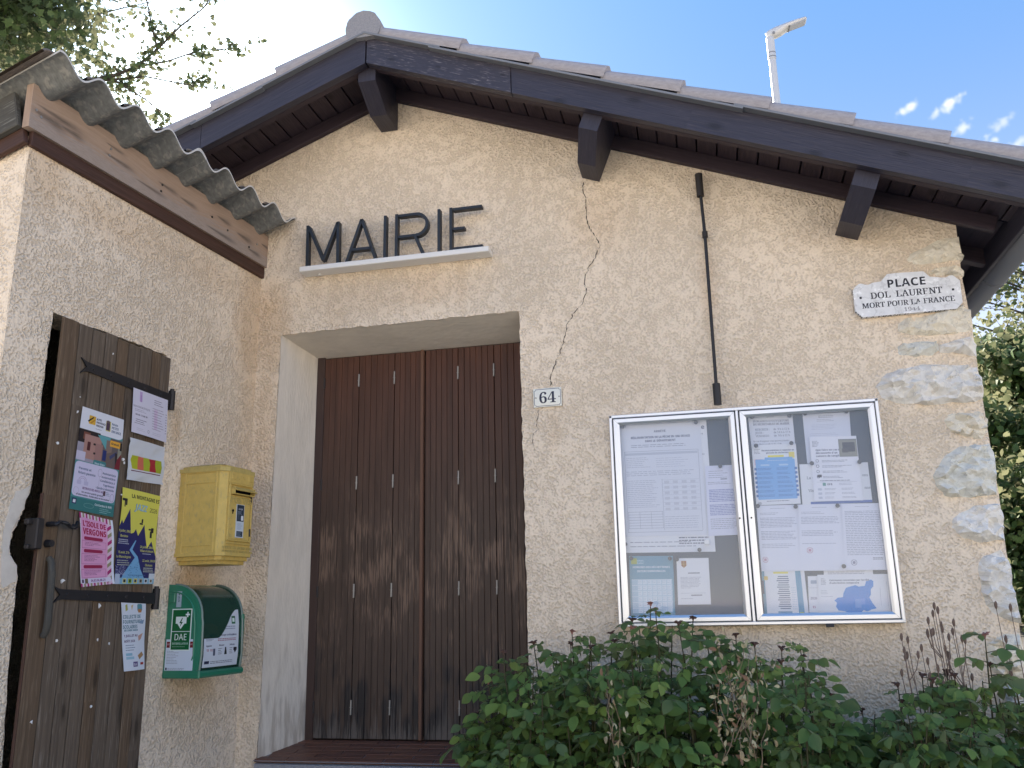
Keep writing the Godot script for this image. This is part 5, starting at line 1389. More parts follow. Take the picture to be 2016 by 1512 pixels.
	for q in [["19 juillet, 20h30", 60, 286], ["Barrême", 60, 318], ["28 juillet, 20h30", 292, 378], ["Villars-Colmars", 292, 404], ["15 août, 21h", 70, 424], ["La Mure-Argens", 72, 452], ["22 août, 20h30", 314, 470], ["Clumanc", 314, 500]]: p.text(q[0], q[1], q[2], 21, yt, "Droid Sans", 700, 1, 0.86)
	p.lines(10, 332, 110, 3, 12, 6, Color(0.72, 0.74, 0.78), 0.15); p.lines(250, 414, 90, 1, 12, 5, Color(0.72, 0.74, 0.78), 0.15); p.lines(14, 466, 120, 3, 14, 6, Color(0.66, 0.68, 0.62), 0.15); p.lines(262, 510, 108, 3, 12, 6, Color(0.72, 0.74, 0.66), 0.15)
	for k in 60: p.oval(100 + p.r.randf() * 130, 470 + p.r.randf() * 110, 1.8, 2.6, Color(0.2, 0.36, 0.5))
	for k in 240: p.rect(p.r.randf() * 90, 500 + p.r.randf() * 60, p.r.randf() * 5, p.r.randf() * 7, Color(0.66, 0.68, 0.78))
	p.rect(0, 580, 380, 40, Color(0.52, 0.70, 0.80)); p.rect(0, 556, 44, 64, Color(0.70, 0.76, 0.84)); p.rect(322, 548, 58, 36, Color(0.80, 0.84, 0.88)); p.lines(120, 560, 170, 1, 10, 4, Color(0.25, 0.4, 0.55), 0.1)
	for k in 6: p.round_rect(70 + k * 52, 584, 34, 32, 4, [Color(0.80, 0.80, 0.55), Color(0.62, 0.70, 0.22), Color(0.82, 0.80, 0.40), Color(0.70, 0.68, 0.60), Color(0.80, 0.83, 0.86), Color(0.78, 0.82, 0.84)][k]); p.oval(87 + k * 52, 599, 9, 8, [Color(0.14, 0.14, 0.12), Color(0.12, 0.3, 0.14), Color(0.2, 0.2, 0.3), Color(0.25, 0.22, 0.2), Color(0.2, 0.22, 0.26), Color(0.45, 0.4, 0.3)][k])
	poster("jazz_poster", "yellow and navy poster of mountains for a jazz festival, edges curling", "poster", [Vector2(0.408, 1.871), Vector2(0.642, 1.857), Vector2(0.652, 1.471), Vector2(0.409, 1.467)], p.tex(), func(u, v): return 0.006 + 0.004 * sin(v * 7.0 + u * 2.0) + 0.006 * u * (1 - v))
	# pink striped menu
	p = Pad.new(260, 430, Color(0.86, 0.84, 0.88), 15)
	var cols = [Color(0.66, 0.14, 0.42), Color(0.86, 0.80, 0.84), Color(0.58, 0.56, 0.42), Color(0.86, 0.74, 0.82)]
	for k in 26:
		var y = k * 24 - 60
		p.poly([Vector2(214, y + 24), Vector2(244, y), Vector2(244, y + 24), Vector2(214, y + 48)], cols[k % 4])
		p.rect(k * 13, 0, 13, 34, cols[k % 4]); p.rect(k * 13, 410, 13, 20, cols[k % 4])
	p.rect(244, 0, 16, 430, Color(0.86, 0.88, 0.93))
	p.round_rect(6, 26, 208, 360, 12, Color(0.86, 0.62, 0.78))
	p.text("L'ISOLE DE", 112, 76, 44, Color(0.70, 0.10, 0.30), "Droid Sans", 700, 1, 0.82); p.text("L'ISOLE DE", 114, 75, 44, Color(0.62, 0.08, 0.26), "Droid Sans", 700, 1, 0.82); p.text("VERGONS", 112, 124, 50, Color(0.70, 0.10, 0.30), "Droid Sans", 700, 1, 0.80); p.text("VERGONS", 114, 123, 50, Color(0.62, 0.08, 0.26), "Droid Sans", 700, 1, 0.80)
	for y in [136, 210, 304]: p.round_rect(28, y, 150, 20, 9, Color(0.60, 0.12, 0.30))
	for q in [[160, 44], [236, 62], [328, 52]]: p.frame(12, q[0], 190, q[1], 2, Color(0.66, 0.40, 0.56)); p.lines(34, q[0] + 9, 140, int(q[1] / 9.0) - 1, 8, 3, Color(0.55, 0.35, 0.5), 0.5)
	p.round_rect(6, 384, 232, 28, 6, Color(0.84, 0.82, 0.90)); p.text("04.83.06.88.21", 140, 405, 19, Color(0.40, 0.14, 0.42), "Droid Sans", 700, 1, 0.9); p.oval(46, 398, 11, 13, Color(0.42, 0.36, 0.26)); p.rect(10, 388, 16, 20, Color(0.3, 0.2, 0.35))
	poster("pink_menu", "pink and magenta striped menu poster with a curled right edge", "poster", [Vector2(0.176, 1.744), Vector2(0.352, 1.724), Vector2(0.400, 1.468), Vector2(0.222, 1.452)], p.tex(), func(u, v): return 0.006 + 0.012 * pow(u, 3) + 0.004 * sin(v * 6.0) + 0.006 * v * (1 - u))
	# school supplies collection
	p = Pad.new(220, 470, Color(0.84, 0.87, 0.91), 16)
	p.poly([Vector2(34, 30), Vector2(52, 22), Vector2(54, 62), Vector2(34, 72)], Color(0.68, 0.68, 0.36)); p.poly([Vector2(84, 34), Vector2(106, 26), Vector2(90, 66)], Color(0.78, 0.70, 0.52)); p.round_rect(140, 24, 44, 50, 10, Color(0.36, 0.56, 0.60)); p.round_rect(146, 58, 32, 24, 5, Color(0.70, 0.48, 0.30))
	var teal := Color(0.16, 0.38, 0.44)
	for k in 3: p.text(["COLLECTE DE", "FOURNITURES", "SCOLAIRES"][k], 8, 120 + k * 34, 33, teal, "Droid Sans", 700, 0, 0.78)
	p.text("SECONDE MAIN", 18, 206, 18, teal, "Droid Sans", 700, 0, 0.95); p.text("1 JUILLET AU", 18, 244, 22, Color(0.28, 0.18, 0.34), "Droid Sans", 700, 0, 0.95); p.text("AOÛT 2026", 18, 280, 22, Color(0.28, 0.18, 0.34), "Droid Sans", 700, 0, 0.9)
	p.lines(30, 298, 90, 3, 16, 5, Color(0.45, 0.52, 0.6), 0.2); p.rect(28, 352, 60, 18, Color(0.55, 0.72, 0.80)); p.rect(28, 376, 76, 18, Color(0.60, 0.75, 0.82)); p.poly([Vector2(160, 140), Vector2(206, 132), Vector2(196, 160), Vector2(168, 158)], Color(0.50, 0.60, 0.72)); p.poly([Vector2(150, 240), Vector2(200, 222), Vector2(180, 262), Vector2(156, 276)], Color(0.76, 0.60, 0.54)); p.poly([Vector2(142, 372), Vector2(186, 348), Vector2(206, 372), Vector2(158, 400)], Color(0.66, 0.52, 0.36)); p.rect(168, 420, 36, 16, Color(0.60, 0.16, 0.14)); p.rect(92, 412, 46, 34, Color(0.36, 0.30, 0.50)); p.text("Est", 115, 438, 22, W, "Droid Sans", 700, 1)
	poster("collection_flyer", "narrow white flyer for a school supplies collection below the lower strap hinge", "notice", [Vector2(0.460, 1.399), Vector2(0.614, 1.401), Vector2(0.638, 1.114), Vector2(0.512, 1.113)], p.tex(), func(u, v): return 0.005 + 0.006 * v * sin(u * 3.1) + 0.002 * sin(v * 8.0))

# ---------------------------------------------------------------- the glazed notice case
func make_notice_board():
	var t = thing("notice_case", "aluminium notice case with two glazed doors on the hall wall", "notice board", Transform3D(Basis(), Vector3.ZERO))
	var X0 := -0.436
	var X1 := 0.799
	var Y0 := 1.242
	var Y1 := 2.236
	var XM := 0.168
	var st := B(); box(st, Vector3((X0 + X1) / 2, (Y0 + Y1) / 2, 0.012), Vector3(X1 - X0 - 0.02, Y1 - Y0 - 0.02, 0.012))
	obj("backing", st, M.backing, t)
	st = B()
	for y in [Y0 + 0.008, Y1 - 0.008]: box(st, Vector3((X0 + X1) / 2, y, 0.028), Vector3(X1 - X0, 0.016, 0.056), 0.003)
	for x in [X0 + 0.008, X1 - 0.008]: box(st, Vector3(x, (Y0 + Y1) / 2, 0.0282), Vector3(0.0158, Y1 - Y0 - 0.002, 0.0556), 0.003)
	box(st, Vector3(XM, (Y0 + Y1) / 2, 0.0278), Vector3(0.013, Y1 - Y0 - 0.03, 0.055), 0.002)
	obj("case_frame", st, M.aluminium, t)
	st = B()
	box(st, Vector3((X0 + X1) / 2, Y1 - 0.018, 0.045), Vector3(X1 - X0 - 0.03, 0.005, 0.012)); box(st, Vector3(X1 - 0.018, (Y0 + Y1) / 2, 0.045), Vector3(0.005, Y1 - Y0 - 0.03, 0.012)); box(st, Vector3(X0 + 0.018, (Y0 + Y1) / 2, 0.045), Vector3(0.005, Y1 - Y0 - 0.03, 0.012)); box(st, Vector3(XM - 0.009, (Y0 + Y1) / 2, 0.045), Vector3(0.005, Y1 - Y0 - 0.03, 0.012)); box(st, Vector3(XM + 0.009, (Y0 + Y1) / 2, 0.045), Vector3(0.005, Y1 - Y0 - 0.03, 0.012))
	obj("seal", st, M.seal, t)
	for k in 2:
		var x0 = [X0 + 0.021, XM + 0.012][k]
		var x1 = [XM - 0.012, X1 - 0.021][k]
		var y0 = Y0 + 0.019
		var y1 = Y1 - 0.021
		var d = Node3D.new(); d.name = "door"; t.add_child(d, true)
		var w := 0.029
		for e in 4:     # mitred rails with a bevelled inner edge
			var A = [Vector2(x0, y0), Vector2(x1, y0), Vector2(x1, y1), Vector2(x0, y1)]
			var I = [Vector2(x0 + w, y0 + w), Vector2(x1 - w, y0 + w), Vector2(x1 - w, y1 - w), Vector2(x0 + w, y1 - w)]
			var a = A[e]
			var b = A[(e + 1) % 4]
			var ib = I[(e + 1) % 4]
			var ia = I[e]
			var V = func(v, z): return Vector3(v.x, v.y, z)
			var mid = func(o, i, f): return o.lerp(i, f)
			var dirv = (b - a).normalized() * 0.0005
			a += dirv; ia += dirv; b -= dirv; ib -= dirv
			st = B()
			var seq = [[0.0, 0.040], [0.0, 0.0575], [0.06, 0.0595], [0.62, 0.0595], [0.70, 0.058], [1.0, 0.0515], [1.0, 0.040]]
			for i in 6:
				var f0 = seq[i][0]
				var f1 = seq[i + 1][0]
				var c = (A[0] + A[2]) * 0.5
				var m2 = (a + b) * 0.5 - c
				out_quad(st, [V.call(mid.call(a, ia, f0), seq[i][1]), V.call(mid.call(b, ib, f0), seq[i][1]), V.call(mid.call(b, ib, f1), seq[i + 1][1]), V.call(mid.call(a, ia, f1), seq[i + 1][1])], Vector3(m2.x, m2.y, 0) if i == 0 else (Vector3(-m2.x, -m2.y, 0) if i == 5 else Vector3(0, 0, 1)), [Vector2.ZERO, Vector2.RIGHT, Vector2.ONE, Vector2.DOWN])
			obj("rail", st, M.aluminium, d)
		st = B(); box(st, Vector3((x0 + x1) / 2, (y0 + y1) / 2, 0.046), Vector3(x1 - x0 - 2 * w + 0.012, y1 - y0 - 2 * w + 0.012, 0.004))
		st = B(); quad(st, Vector3(x0 + w - 0.004, y0 + w - 0.004, 0.047), Vector3(x1 - w + 0.004, y0 + w - 0.004, 0.047), Vector3(x1 - w + 0.004, y1 - w + 0.004, 0.047), Vector3(x0 + w - 0.004, y1 - w + 0.004, 0.047))
		obj("pane", st, M.glass, d)
		st = B(); var kx = x1 - 0.014 if k == 0 else x0 + 0.014
		tube(st, [Vector3(kx, 1.715, 0.058), Vector3(kx, 1.715, 0.0607)], 0.0042, 10); obj("lock", st, M.dark, d)
	st = B(); box(st, Vector3(0.486, 1.236, 0.052), Vector3(0.034, 0.014, 0.02), 0.002); obj("catch", st, M.seal, t)
	make_notices()

func notice(called, label, c: Array, pad: Pad, lay: int, category = "notice"):
	var cc = []
	for i in range(0, 8, 2): cc.append(Vector2(c[i], c[i + 1]))
	var z = 0.0195 + lay * 0.0022
	var ph = rng.randf() * 6.0
	var o = put(called, sheet_mesh(cc, func(u, v): return z + 0.0012 * sin(v * 4.0 + ph) * sin(u * 3.0 + ph), 6, 8), paper_mat(pad.tex()))
	return tag(o, label, category, "papers inside the notice case")

func make_notices():
	var W := Color(0.90, 0.91, 0.94)
	var G := Color(0.55, 0.57, 0.64)
	var D := Color(0.32, 0.34, 0.42)
	var p := Pad.new(260, 380, W, 21)
	p.text("se", 244, 28, 18, D, "Droid Sans", 700, 1); p.lines(232, 40, 24, 2, 60, 4, G); p.lines(20, 350, 190, 2, 12, 2, G, 0.1); p.lines(160, 338, 90, 3, 8, 3, D, 0.2)
	notice("large_notice", "large white notice behind the fishing rules, its lower edge showing", [-0.395, 2.200, 0.026, 2.194, 0.023, 1.570, -0.399, 1.578], p, 0)
	p = Pad.new(300, 420, Color(0.86, 0.875, 0.92), 22)
	p.text("ARRÊTÉ", 150, 34, 11, D, "Droid Serif", 700, 1); p.text("RÉGLEMENTATION DE LA PÊCHE EN EAU DOUCE", 150, 56, 11, D, "Droid Sans", 700, 1, 0.88); p.text("DANS LE DÉPARTEMENT", 150, 70, 10, D, "Droid Sans", 700, 1); p.lines(40, 80, 220, 2, 7, 2, G, 0.1)
	p.rect(14, 104, 272, 1, G); p.rect(14, 104, 1, 300, G); p.rect(286, 104, 1, 300, G); p.rect(14, 404, 272, 1, G); p.rect(16, 110, 268, 9, Color(0.75, 0.77, 0.83)); p.lines(20, 128, 90, 6, 7, 2, Color(0.7, 0.72, 0.78)); p.lines(130, 132, 120, 5, 8, 2, Color(0.74, 0.76, 0.82)); p.lines(18, 180, 260, 3, 7, 2, Color(0.66, 0.68, 0.75), 0.1)
	for k in 9: p.rect(150, 214 + k * 14, 134, 1, Color(0.74, 0.76, 0.81))
	p.lines(18, 214, 120, 15, 7, 2, Color(0.68, 0.70, 0.77)); p.rect(148, 210, 1, 190, G)
	for k in 6:
		for j in 4: p.rect(156 + j * 32, 218 + k * 20, 18, 10, Color(0.78, 0.79, 0.84))
	for k in 7: p.rect(18, 330 + k * 10, 128, 1, G)
	for j in 4: p.rect(18 + j * 42, 330, 1, 62, G)
	p.lines(152, 350, 130, 6, 8, 2, Color(0.68, 0.70, 0.77), 0.1)
	notice("fishing_rules", "largest notice in the left door, printed with tables of fishing rules", [-0.389, 2.191, -0.003, 2.186, -0.010, 1.648, -0.391, 1.652], p, 1)
	p = Pad.new(120, 260, Color(0.87, 0.88, 0.95), 23)
	p.lines(12, 20, 80, 4, 8, 2, G); p.rect(56, 50, 24, 3, D); p.lines(8, 62, 90, 2, 6, 2, G); p.lines(10, 90, 106, 8, 6, 3, Color(0.46, 0.50, 0.72), 0.1); p.lines(10, 146, 106, 7, 6, 3, Color(0.46, 0.50, 0.72), 0.15); p.lines(10, 198, 100, 6, 7, 2, G, 0.2)
	notice("letter_page", "lilac-white letter half behind the left door's inner rail", [0.004, 1.969, 0.150, 1.967, 0.146, 1.643, -0.003, 1.642], p, 2)
	p = Pad.new(200, 264, Color(0.40, 0.60, 0.70), 24)
	p.oval(22, 22, 12, 12, Color(0.68, 0.72, 0.30)); p.lines(36, 18, 40, 3, 7, 3, Color(0.75, 0.85, 0.9)); p.text("HORAIRES DES DÉCHETTERIES", 100, 54, 13, W, "Droid Sans", 700, 1, 0.92); p.text("INTERCOMMUNALES", 100, 72, 13, W, "Droid Sans", 700, 1)
	p.rect(8, 104, 184, 148, Color(0.66, 0.78, 0.86))
	for k in 6:
		p.rect(8, 104 + k * 25, 184, 2, Color(0.86, 0.9, 0.94))
		for j in 7: p.rect(36 + j * 22, 107 + k * 25, 19, 19, Color(0.82, 0.88, 0.93)); p.lines(38 + j * 22, 111 + k * 25, 15, 2, 7, 2, Color(0.5, 0.58, 0.68))
	notice("opening_hours_chart", "teal and pale blue chart of recycling centre hours at the lower left", [-0.376, 1.562, -0.172, 1.557, -0.178, 1.290, -0.380, 1.289], p, 0)
	p = Pad.new(150, 210, W, 25)
	p.poly([Vector2(22, 12), Vector2(46, 12), Vector2(46, 34), Vector2(34, 44), Vector2(22, 34)], Color(0.62, 0.42, 0.24)); p.rect(33, 12, 2, 30, Color(0.8, 0.7, 0.4)); p.rect(22, 26, 24, 2, Color(0.8, 0.7, 0.4)); p.rect(52, 66, 54, 4, D); p.lines(16, 86, 50, 9, 6, 2, G); p.lines(56, 86, 60, 8, 6, 2, G); p.rect(14, 158, 116, 1, G); p.rect(62, 166, 50, 4, D); p.lines(16, 182, 60, 1, 6, 2, G)
	notice("crested_letter", "small white letter with a brown coat of arms beside the teal chart", [-0.157, 1.545, -0.011, 1.543, -0.015, 1.335, -0.163, 1.336], p, 1)
	p = Pad.new(240, 170, Color(0.86, 0.875, 0.92), 26)
	p.rect(100, 10, 40, 3, G); p.text("HORAIRES D'OUVERTURE", 122, 38, 15, D, "Droid Serif", 700, 1); p.text("DU SECRETARIAT DE MAIRIE", 122, 54, 14, D, "Droid Serif", 700, 1, 0.95)
	for k in 3: p.text(["MERCREDI :", "JEUDI :", "VENDREDI :"][k], 30, 82 + k * 17, 14, D, "Droid Serif", 400); p.text(["de  9 h à 12 h", "de 14 h à 17 h", "de  9 h à 12 h"][k], 130, 82 + k * 17, 14, D, "Droid Serif", 400)
	p.text("En cas d'urgence vous pouvez joindre", 14, 142, 11, D, "Droid Serif", 400); p.text("Mr le Maire au 06 72 91 17 06", 14, 158, 11, D, "Droid Serif", 400)
	notice("opening_hours", "notice of the secretary's opening hours at the right door's upper left", [0.220, 2.199, 0.422, 2.193, 0.421, 2.040, 0.224, 2.045], p, 0)
	p = Pad.new(240, 340, W, 27)
	p.lines(12, 24, 34, 4, 8, 3, D); p.text("Recommandations à respecter en", 140, 38, 12, D, "Droid Sans", 700, 1, 0.9); p.text("période de sécheresse", 140, 52, 12, D, "Droid Sans", 700, 1); p.rect(84, 62, 86, 11, Color(0.92, 0.88, 0.35)); p.oval(212, 62, 14, 16, Color(0.90, 0.84, 0.42)); p.rect(10, 82, 40, 34, Color(0.88, 0.74, 0.78))
	p.round_rect(14, 84, 212, 226, 6, Color(0.47, 0.70, 0.92)); p.rect(66, 74, 150, 20, Color(0.47, 0.70, 0.92)); p.lines(80, 90, 110, 1, 8, 3, Color(0.8, 0.88, 0.95), 0.1); p.round_rect(40, 112, 50, 10, 4, Color(0.68, 0.82, 0.95)); p.round_rect(140, 112, 50, 10, 4, Color(0.68, 0.82, 0.95))
	for k in 7:
		p.lines(24, 134 + k * 25, 88, 2, 7, 3, Color(0.28, 0.48, 0.72)); p.lines(126, 134 + k * 25, 88, 2, 7, 3, Color(0.28, 0.48, 0.72)); p.oval(12, 138 + k * 25, 6, 6, Color(0.28, 0.46, 0.72)); p.oval(228, 138 + k * 25, 6, 6, Color(0.28, 0.46, 0.72)); p.rect(18, 150 + k * 25, 204, 1, Color(0.55, 0.72, 0.92))
	p.lines(60, 318, 130, 1, 6, 3, D, 0.1); p.lines(12, 324, 24, 3, 5, 4, D)
	notice("drought_notice", "white notice with a large bright blue panel in the right door", [0.224, 2.056, 0.424, 2.051, 0.419, 1.773, 0.222, 1.774], p, 2)
	p = Pad.new(240, 270, Color(0.84, 0.86, 0.92), 28)
	p.lines(80, 14, 80, 2, 8, 3, G, 0.1); p.lines(70, 34, 100, 2, 8, 2, G); p.lines(40, 62, 160, 4, 8, 2, Color(0.7, 0.72, 0.8)); p.lines(30, 110, 180, 6, 9, 2, Color(0.68, 0.7, 0.78))
	notice("faint_order", "pale printed order at the right door's top, under the dead boar notice", [0.467, 2.190, 0.675, 2.186, 0.664, 1.953, 0.466, 1.956], p, 0)
	p = Pad.new(330, 190, W, 29)
	p.text("La Co", 30, 72, 19, D, "Droid Serif", 400); p.text("Visite", 34, 132, 19, D, "Droid Serif", 400); p.text("ons", 296, 66, 17, D, "Droid Serif", 400); p.text("nne", 300, 126, 17, D, "Droid Serif", 400); p.rect(40, 178, 290, 12, Color(0.33, 0.45, 0.72))
	notice("visit_notice", "wide white notice mostly hidden behind the dead boar notice", [0.430, 1.954, 0.728, 1.948, 0.727, 1.766, 0.426, 1.768], p, 1)
	p = Pad.new(240, 340, Color(0.91, 0.92, 0.96), 30)
	p.lines(12, 22, 34, 5, 7, 3, D)
	for k in 3: p.text(["Que faire en cas de", "découverte d'un", "cadavre de sanglier"][k], 26, 76 + k * 16, 15, D, "Droid Sans", 700, 0, 0.95)
	p.rect(146, 16, 92, 94, Color(0.48, 0.50, 0.50)); p.oval(192, 64, 44, 42, Color(0.56, 0.56, 0.52)); p.oval(196, 58, 30, 24, Color(0.26, 0.27, 0.30)); p.oval(176, 76, 14, 10, Color(0.30, 0.30, 0.32))
	for k in 4: p.ring(30, 128 + k * 28, 7, 7, 2, D); p.lines(54, 126 + k * 28, 150, 2, 7, 3, G, 0.5)
	p.oval(36, 208, 10, 6, Color(0.2, 0.2, 0.26)); p.lines(36, 232, 160, 1, 6, 3, D, 0.1); p.rect(20, 240, 200, 1, G); p.oval(56, 252, 7, 7, Color(0.36, 0.58, 0.56)); p.text("OFB", 84, 258, 14, D, "Droid Sans", 700, 1); p.lines(130, 248, 80, 2, 7, 2, G)
	for k in 3: p.oval(32, 278 + k * 22, 9, 5, Color(0.76, 0.78, 0.84)); p.lines(56, 274 + k * 22, 60, 2, 6, 2, G); p.lines(140, 274 + k * 22, 76, 2, 6, 2, G)
	notice("dead_boar_notice", "white notice with a round grey photograph in the right door", [0.486, 2.078, 0.691, 2.072, 0.688, 1.776, 0.479, 1.781], p, 3)
	for k in 3:
		p = Pad.new(220, 346, Color(0.89, 0.90, 0.95), 31 + k)
		p.lines(70, 16, 80, 1, 6, 2, G, 0.1); p.lines(16, 40, 120, 2, 8, 2, G)
		if k < 2: p.lines(14, 66, 190, [7, 5][k], 8, 3, Color(0.62, 0.64, 0.72), 0.15); p.lines(14, 138, 190, [6, 4][k], 8, 3, Color(0.62, 0.64, 0.72), 0.2); p.lines(14, 204, 180, 3 if k == 0 else 1, 9, 3, Color(0.66, 0.68, 0.75), 0.3)
		else: p.lines(14, 40, 196, 26, 9, 3, Color(0.58, 0.60, 0.68), 0.12); p.lines(140, 282, 60, 2, 7, 3, D)
		var sx = [26, 50, 44][k]
		var sy = [286, 240, 306][k]
		p.ring(sx, sy, 14, 14, 2, [Color(0.74, 0.55, 0.62), Color(0.72, 0.5, 0.58), Color(0.45, 0.45, 0.55)][k]); p.oval(sx, sy, 6, 6, [Color(0.78, 0.62, 0.68), Color(0.76, 0.58, 0.66), Color(0.55, 0.55, 0.64)][k])
		notice("typed_page", ["left page of three typed sheets in the right door, with a pink stamp", "middle page of three typed sheets in the right door, with a pink stamp", "right page of three typed sheets in the right door, densely printed"][k], [[0.222, 1.772, 0.412, 1.769, 0.395, 1.473, 0.219, 1.476], [0.404, 1.769, 0.597, 1.765, 0.583, 1.469, 0.388, 1.473], [0.592, 1.765, 0.772, 1.760, 0.766, 1.467, 0.580, 1.470]][k], p, 3 + k)
	p = Pad.new(220, 230, W, 35)
	p.rect(0, 0, 14, 230, Color(0.40, 0.60, 0.70)); p.rect(172, 0, 28, 230, Color(0.36, 0.60, 0.74)); p.rect(0, 50, 8, 70, Color(0.35, 0.35, 0.42)); p.rect(60, 6, 76, 10, Color(0.90, 0.86, 0.42)); p.oval(20, 38, 9, 9, Color(0.88, 0.76, 0.40))
	for k in 16: p.rect(82 - (k % 3) * 4, 28 + k * 11, 52 + (k % 3) * 6, 5, Color(0.36, 0.42, 0.52))
	for k in 10:
		for j in 3: p.rect(146 + j * 8, 88 + k * 12, 4, 3, Color(0.60, 0.70, 0.80))
	p.rect(70, 210, 70, 10, Color(0.45, 0.62, 0.75)); p.oval(186, 222, 10, 8, Color(0.75, 0.78, 0.4))
	notice("telephone_list", "white list between two blue bars at the right door's foot", [0.219, 1.478, 0.405, 1.475, 0.406, 1.280, 0.216, 1.283], p, 1)
	p = Pad.new(60, 200, W, 36)
	p.oval(32, 30, 16, 8, Color(0.6, 0.66, 0.75)); p.rect(6, 60, 50, 1, G); p.text("2026", 30, 120, 18, Color(0.5, 0.5, 0.6), "Droid Sans", 700, 1); p.text("ES", 30, 164, 16, Color(0.6, 0.35, 0.5), "Droid Sans", 700, 1); p.rect(0, 186, 60, 4, Color(0.5, 0.7, 0.8))
	notice("narrow_slip", "narrow white slip between the list and the blue map", [0.417, 1.449, 0.462, 1.449, 0.453, 1.279, 0.408, 1.280], p, 0)
	p = Pad.new(240, 40, W, 38)
	p.lines(20, 8, 190, 3, 9, 3, G, 0.1)
	notice("paper_strip", "strip of a white sheet showing above the blue map", [0.488, 1.480, 0.694, 1.476, 0.694, 1.444, 0.487, 1.447], p, 0)
	p = Pad.new(360, 210, W, 37)
	p.lines(18, 20, 26, 5, 7, 3, D); p.text("Communes concernées par l'arrêté", 60, 34, 12, D, "Droid Sans", 700); p.text("d'autorisation temporaire", 60, 48, 12, D, "Droid Sans", 700); p.lines(14, 82, 40, 3, 8, 2, G); p.lines(14, 112, 70, 1, 8, 2, G)
	var mp = [Vector2(270, 28), Vector2(282, 36), Vector2(280, 62), Vector2(266, 78), Vector2(264, 106), Vector2(256, 120), Vector2(270, 150), Vector2(288, 176), Vector2(262, 182), Vector2(240, 192), Vector2(222, 184), Vector2(206, 204), Vector2(184, 206), Vector2(168, 196), Vector2(150, 200), Vector2(130, 190), Vector2(98, 186), Vector2(86, 166), Vector2(92, 146), Vector2(80, 134), Vector2(98, 120), Vector2(124, 118), Vector2(128, 96), Vector2(142, 70), Vector2(160, 64), Vector2(190, 56), Vector2(206, 64), Vector2(238, 60), Vector2(246, 36), Vector2(260, 34)]
	p.poly(mp, Color(0.24, 0.56, 0.86))
	for k in 260:
		var q = Vector2(p.r.randf_range(90, 280), p.r.randf_range(36, 200))
		if Geometry2D.is_point_in_polygon(q, PackedVector2Array(mp)): p.oval(q.x, q.y, 2.2, 1.6, Color(0.17, 0.44, 0.74), 0.6)
	p.oval(198, 150, 14, 22, Color(0.50, 0.68, 0.90), 0.7); p.oval(222, 140, 10, 14, Color(0.46, 0.64, 0.9), 0.7); p.rect(312, 70, 1, 90, G); p.rect(346, 40, 2, 130, Color(0.75, 0.78, 0.84))
	notice("blue_map", "white sheet with a bright blue map at the right door's foot", [0.458, 1.454, 0.756, 1.450, 0.750, 1.276, 0.450, 1.279], p, 2)
	# magnets that hold them
	var proto: MeshInstance3D
	var mm := mat(lin(0.05, 0.055, 0.065), 0.5)
	var Q = [[-0.373, 2.180, "at the fishing rules' upper left corner"], [-0.023, 2.179, "at the fishing rules' upper right corner"], [-0.388, 1.617, "at the large notice's lower left corner"], [-0.049, 1.580, "at the large notice's lower right"], [0.074, 1.963, "at the top of the lilac-white letter"], [-0.364, 1.551, "at the teal chart's upper left corner"], [-0.186, 1.545, "at the teal chart's upper right corner"], [-0.154, 1.540, "on the small crested letter"],
		[0.237, 2.187, "at the opening hours' upper left corner"], [0.407, 2.183, "at the opening hours' upper right corner"], [0.244, 2.050, "at the blue panel notice's upper left corner"], [0.403, 2.053, "at the blue panel notice's upper right corner"], [0.228, 1.770, "at the upper left of the three typed sheets"], [0.477, 2.189, "at the pale order's upper left corner"], [0.660, 2.186, "at the pale order's upper right corner"], [0.484, 1.954, "on the left edge of the dead boar notice"], [0.690, 1.949, "on the right edge of the dead boar notice"], [0.394, 1.760, "between the left and middle typed sheets"], [0.575, 1.756, "between the middle and right typed sheets"], [0.573, 1.488, "at the foot of the typed sheets"]]
	for k in Q.size():
		var o: MeshInstance3D
		if k == 0:
			var st := B(); tube(st, [Vector3(0, 0, 0), Vector3(0, 0, 0.005), Vector3(0, 0, 0.0062)], [0.0095, 0.0093, 0.0075], 14)
			proto = obj("magnet", st, mm); o = proto
		else:
			o = proto.duplicate(); o.name = "magnet_%03d" % k; add_child(o, true)
		o.position = Vector3(Q[k][0], Q[k][1], 0.0355)
		tag(o, "dark round magnet " + Q[k][2], "magnet", "dark magnets in the notice case")
	var o2 = proto.duplicate(); o2.name = "white_magnet"; add_child(o2, true); o2.position = Vector3(-0.013, 1.613, 0.030); o2.material_override = M.white; o2.scale = Vector3(1.35, 1.35, 1)
	tag(o2, "white round magnet on the large notice below the fishing rules", "magnet")

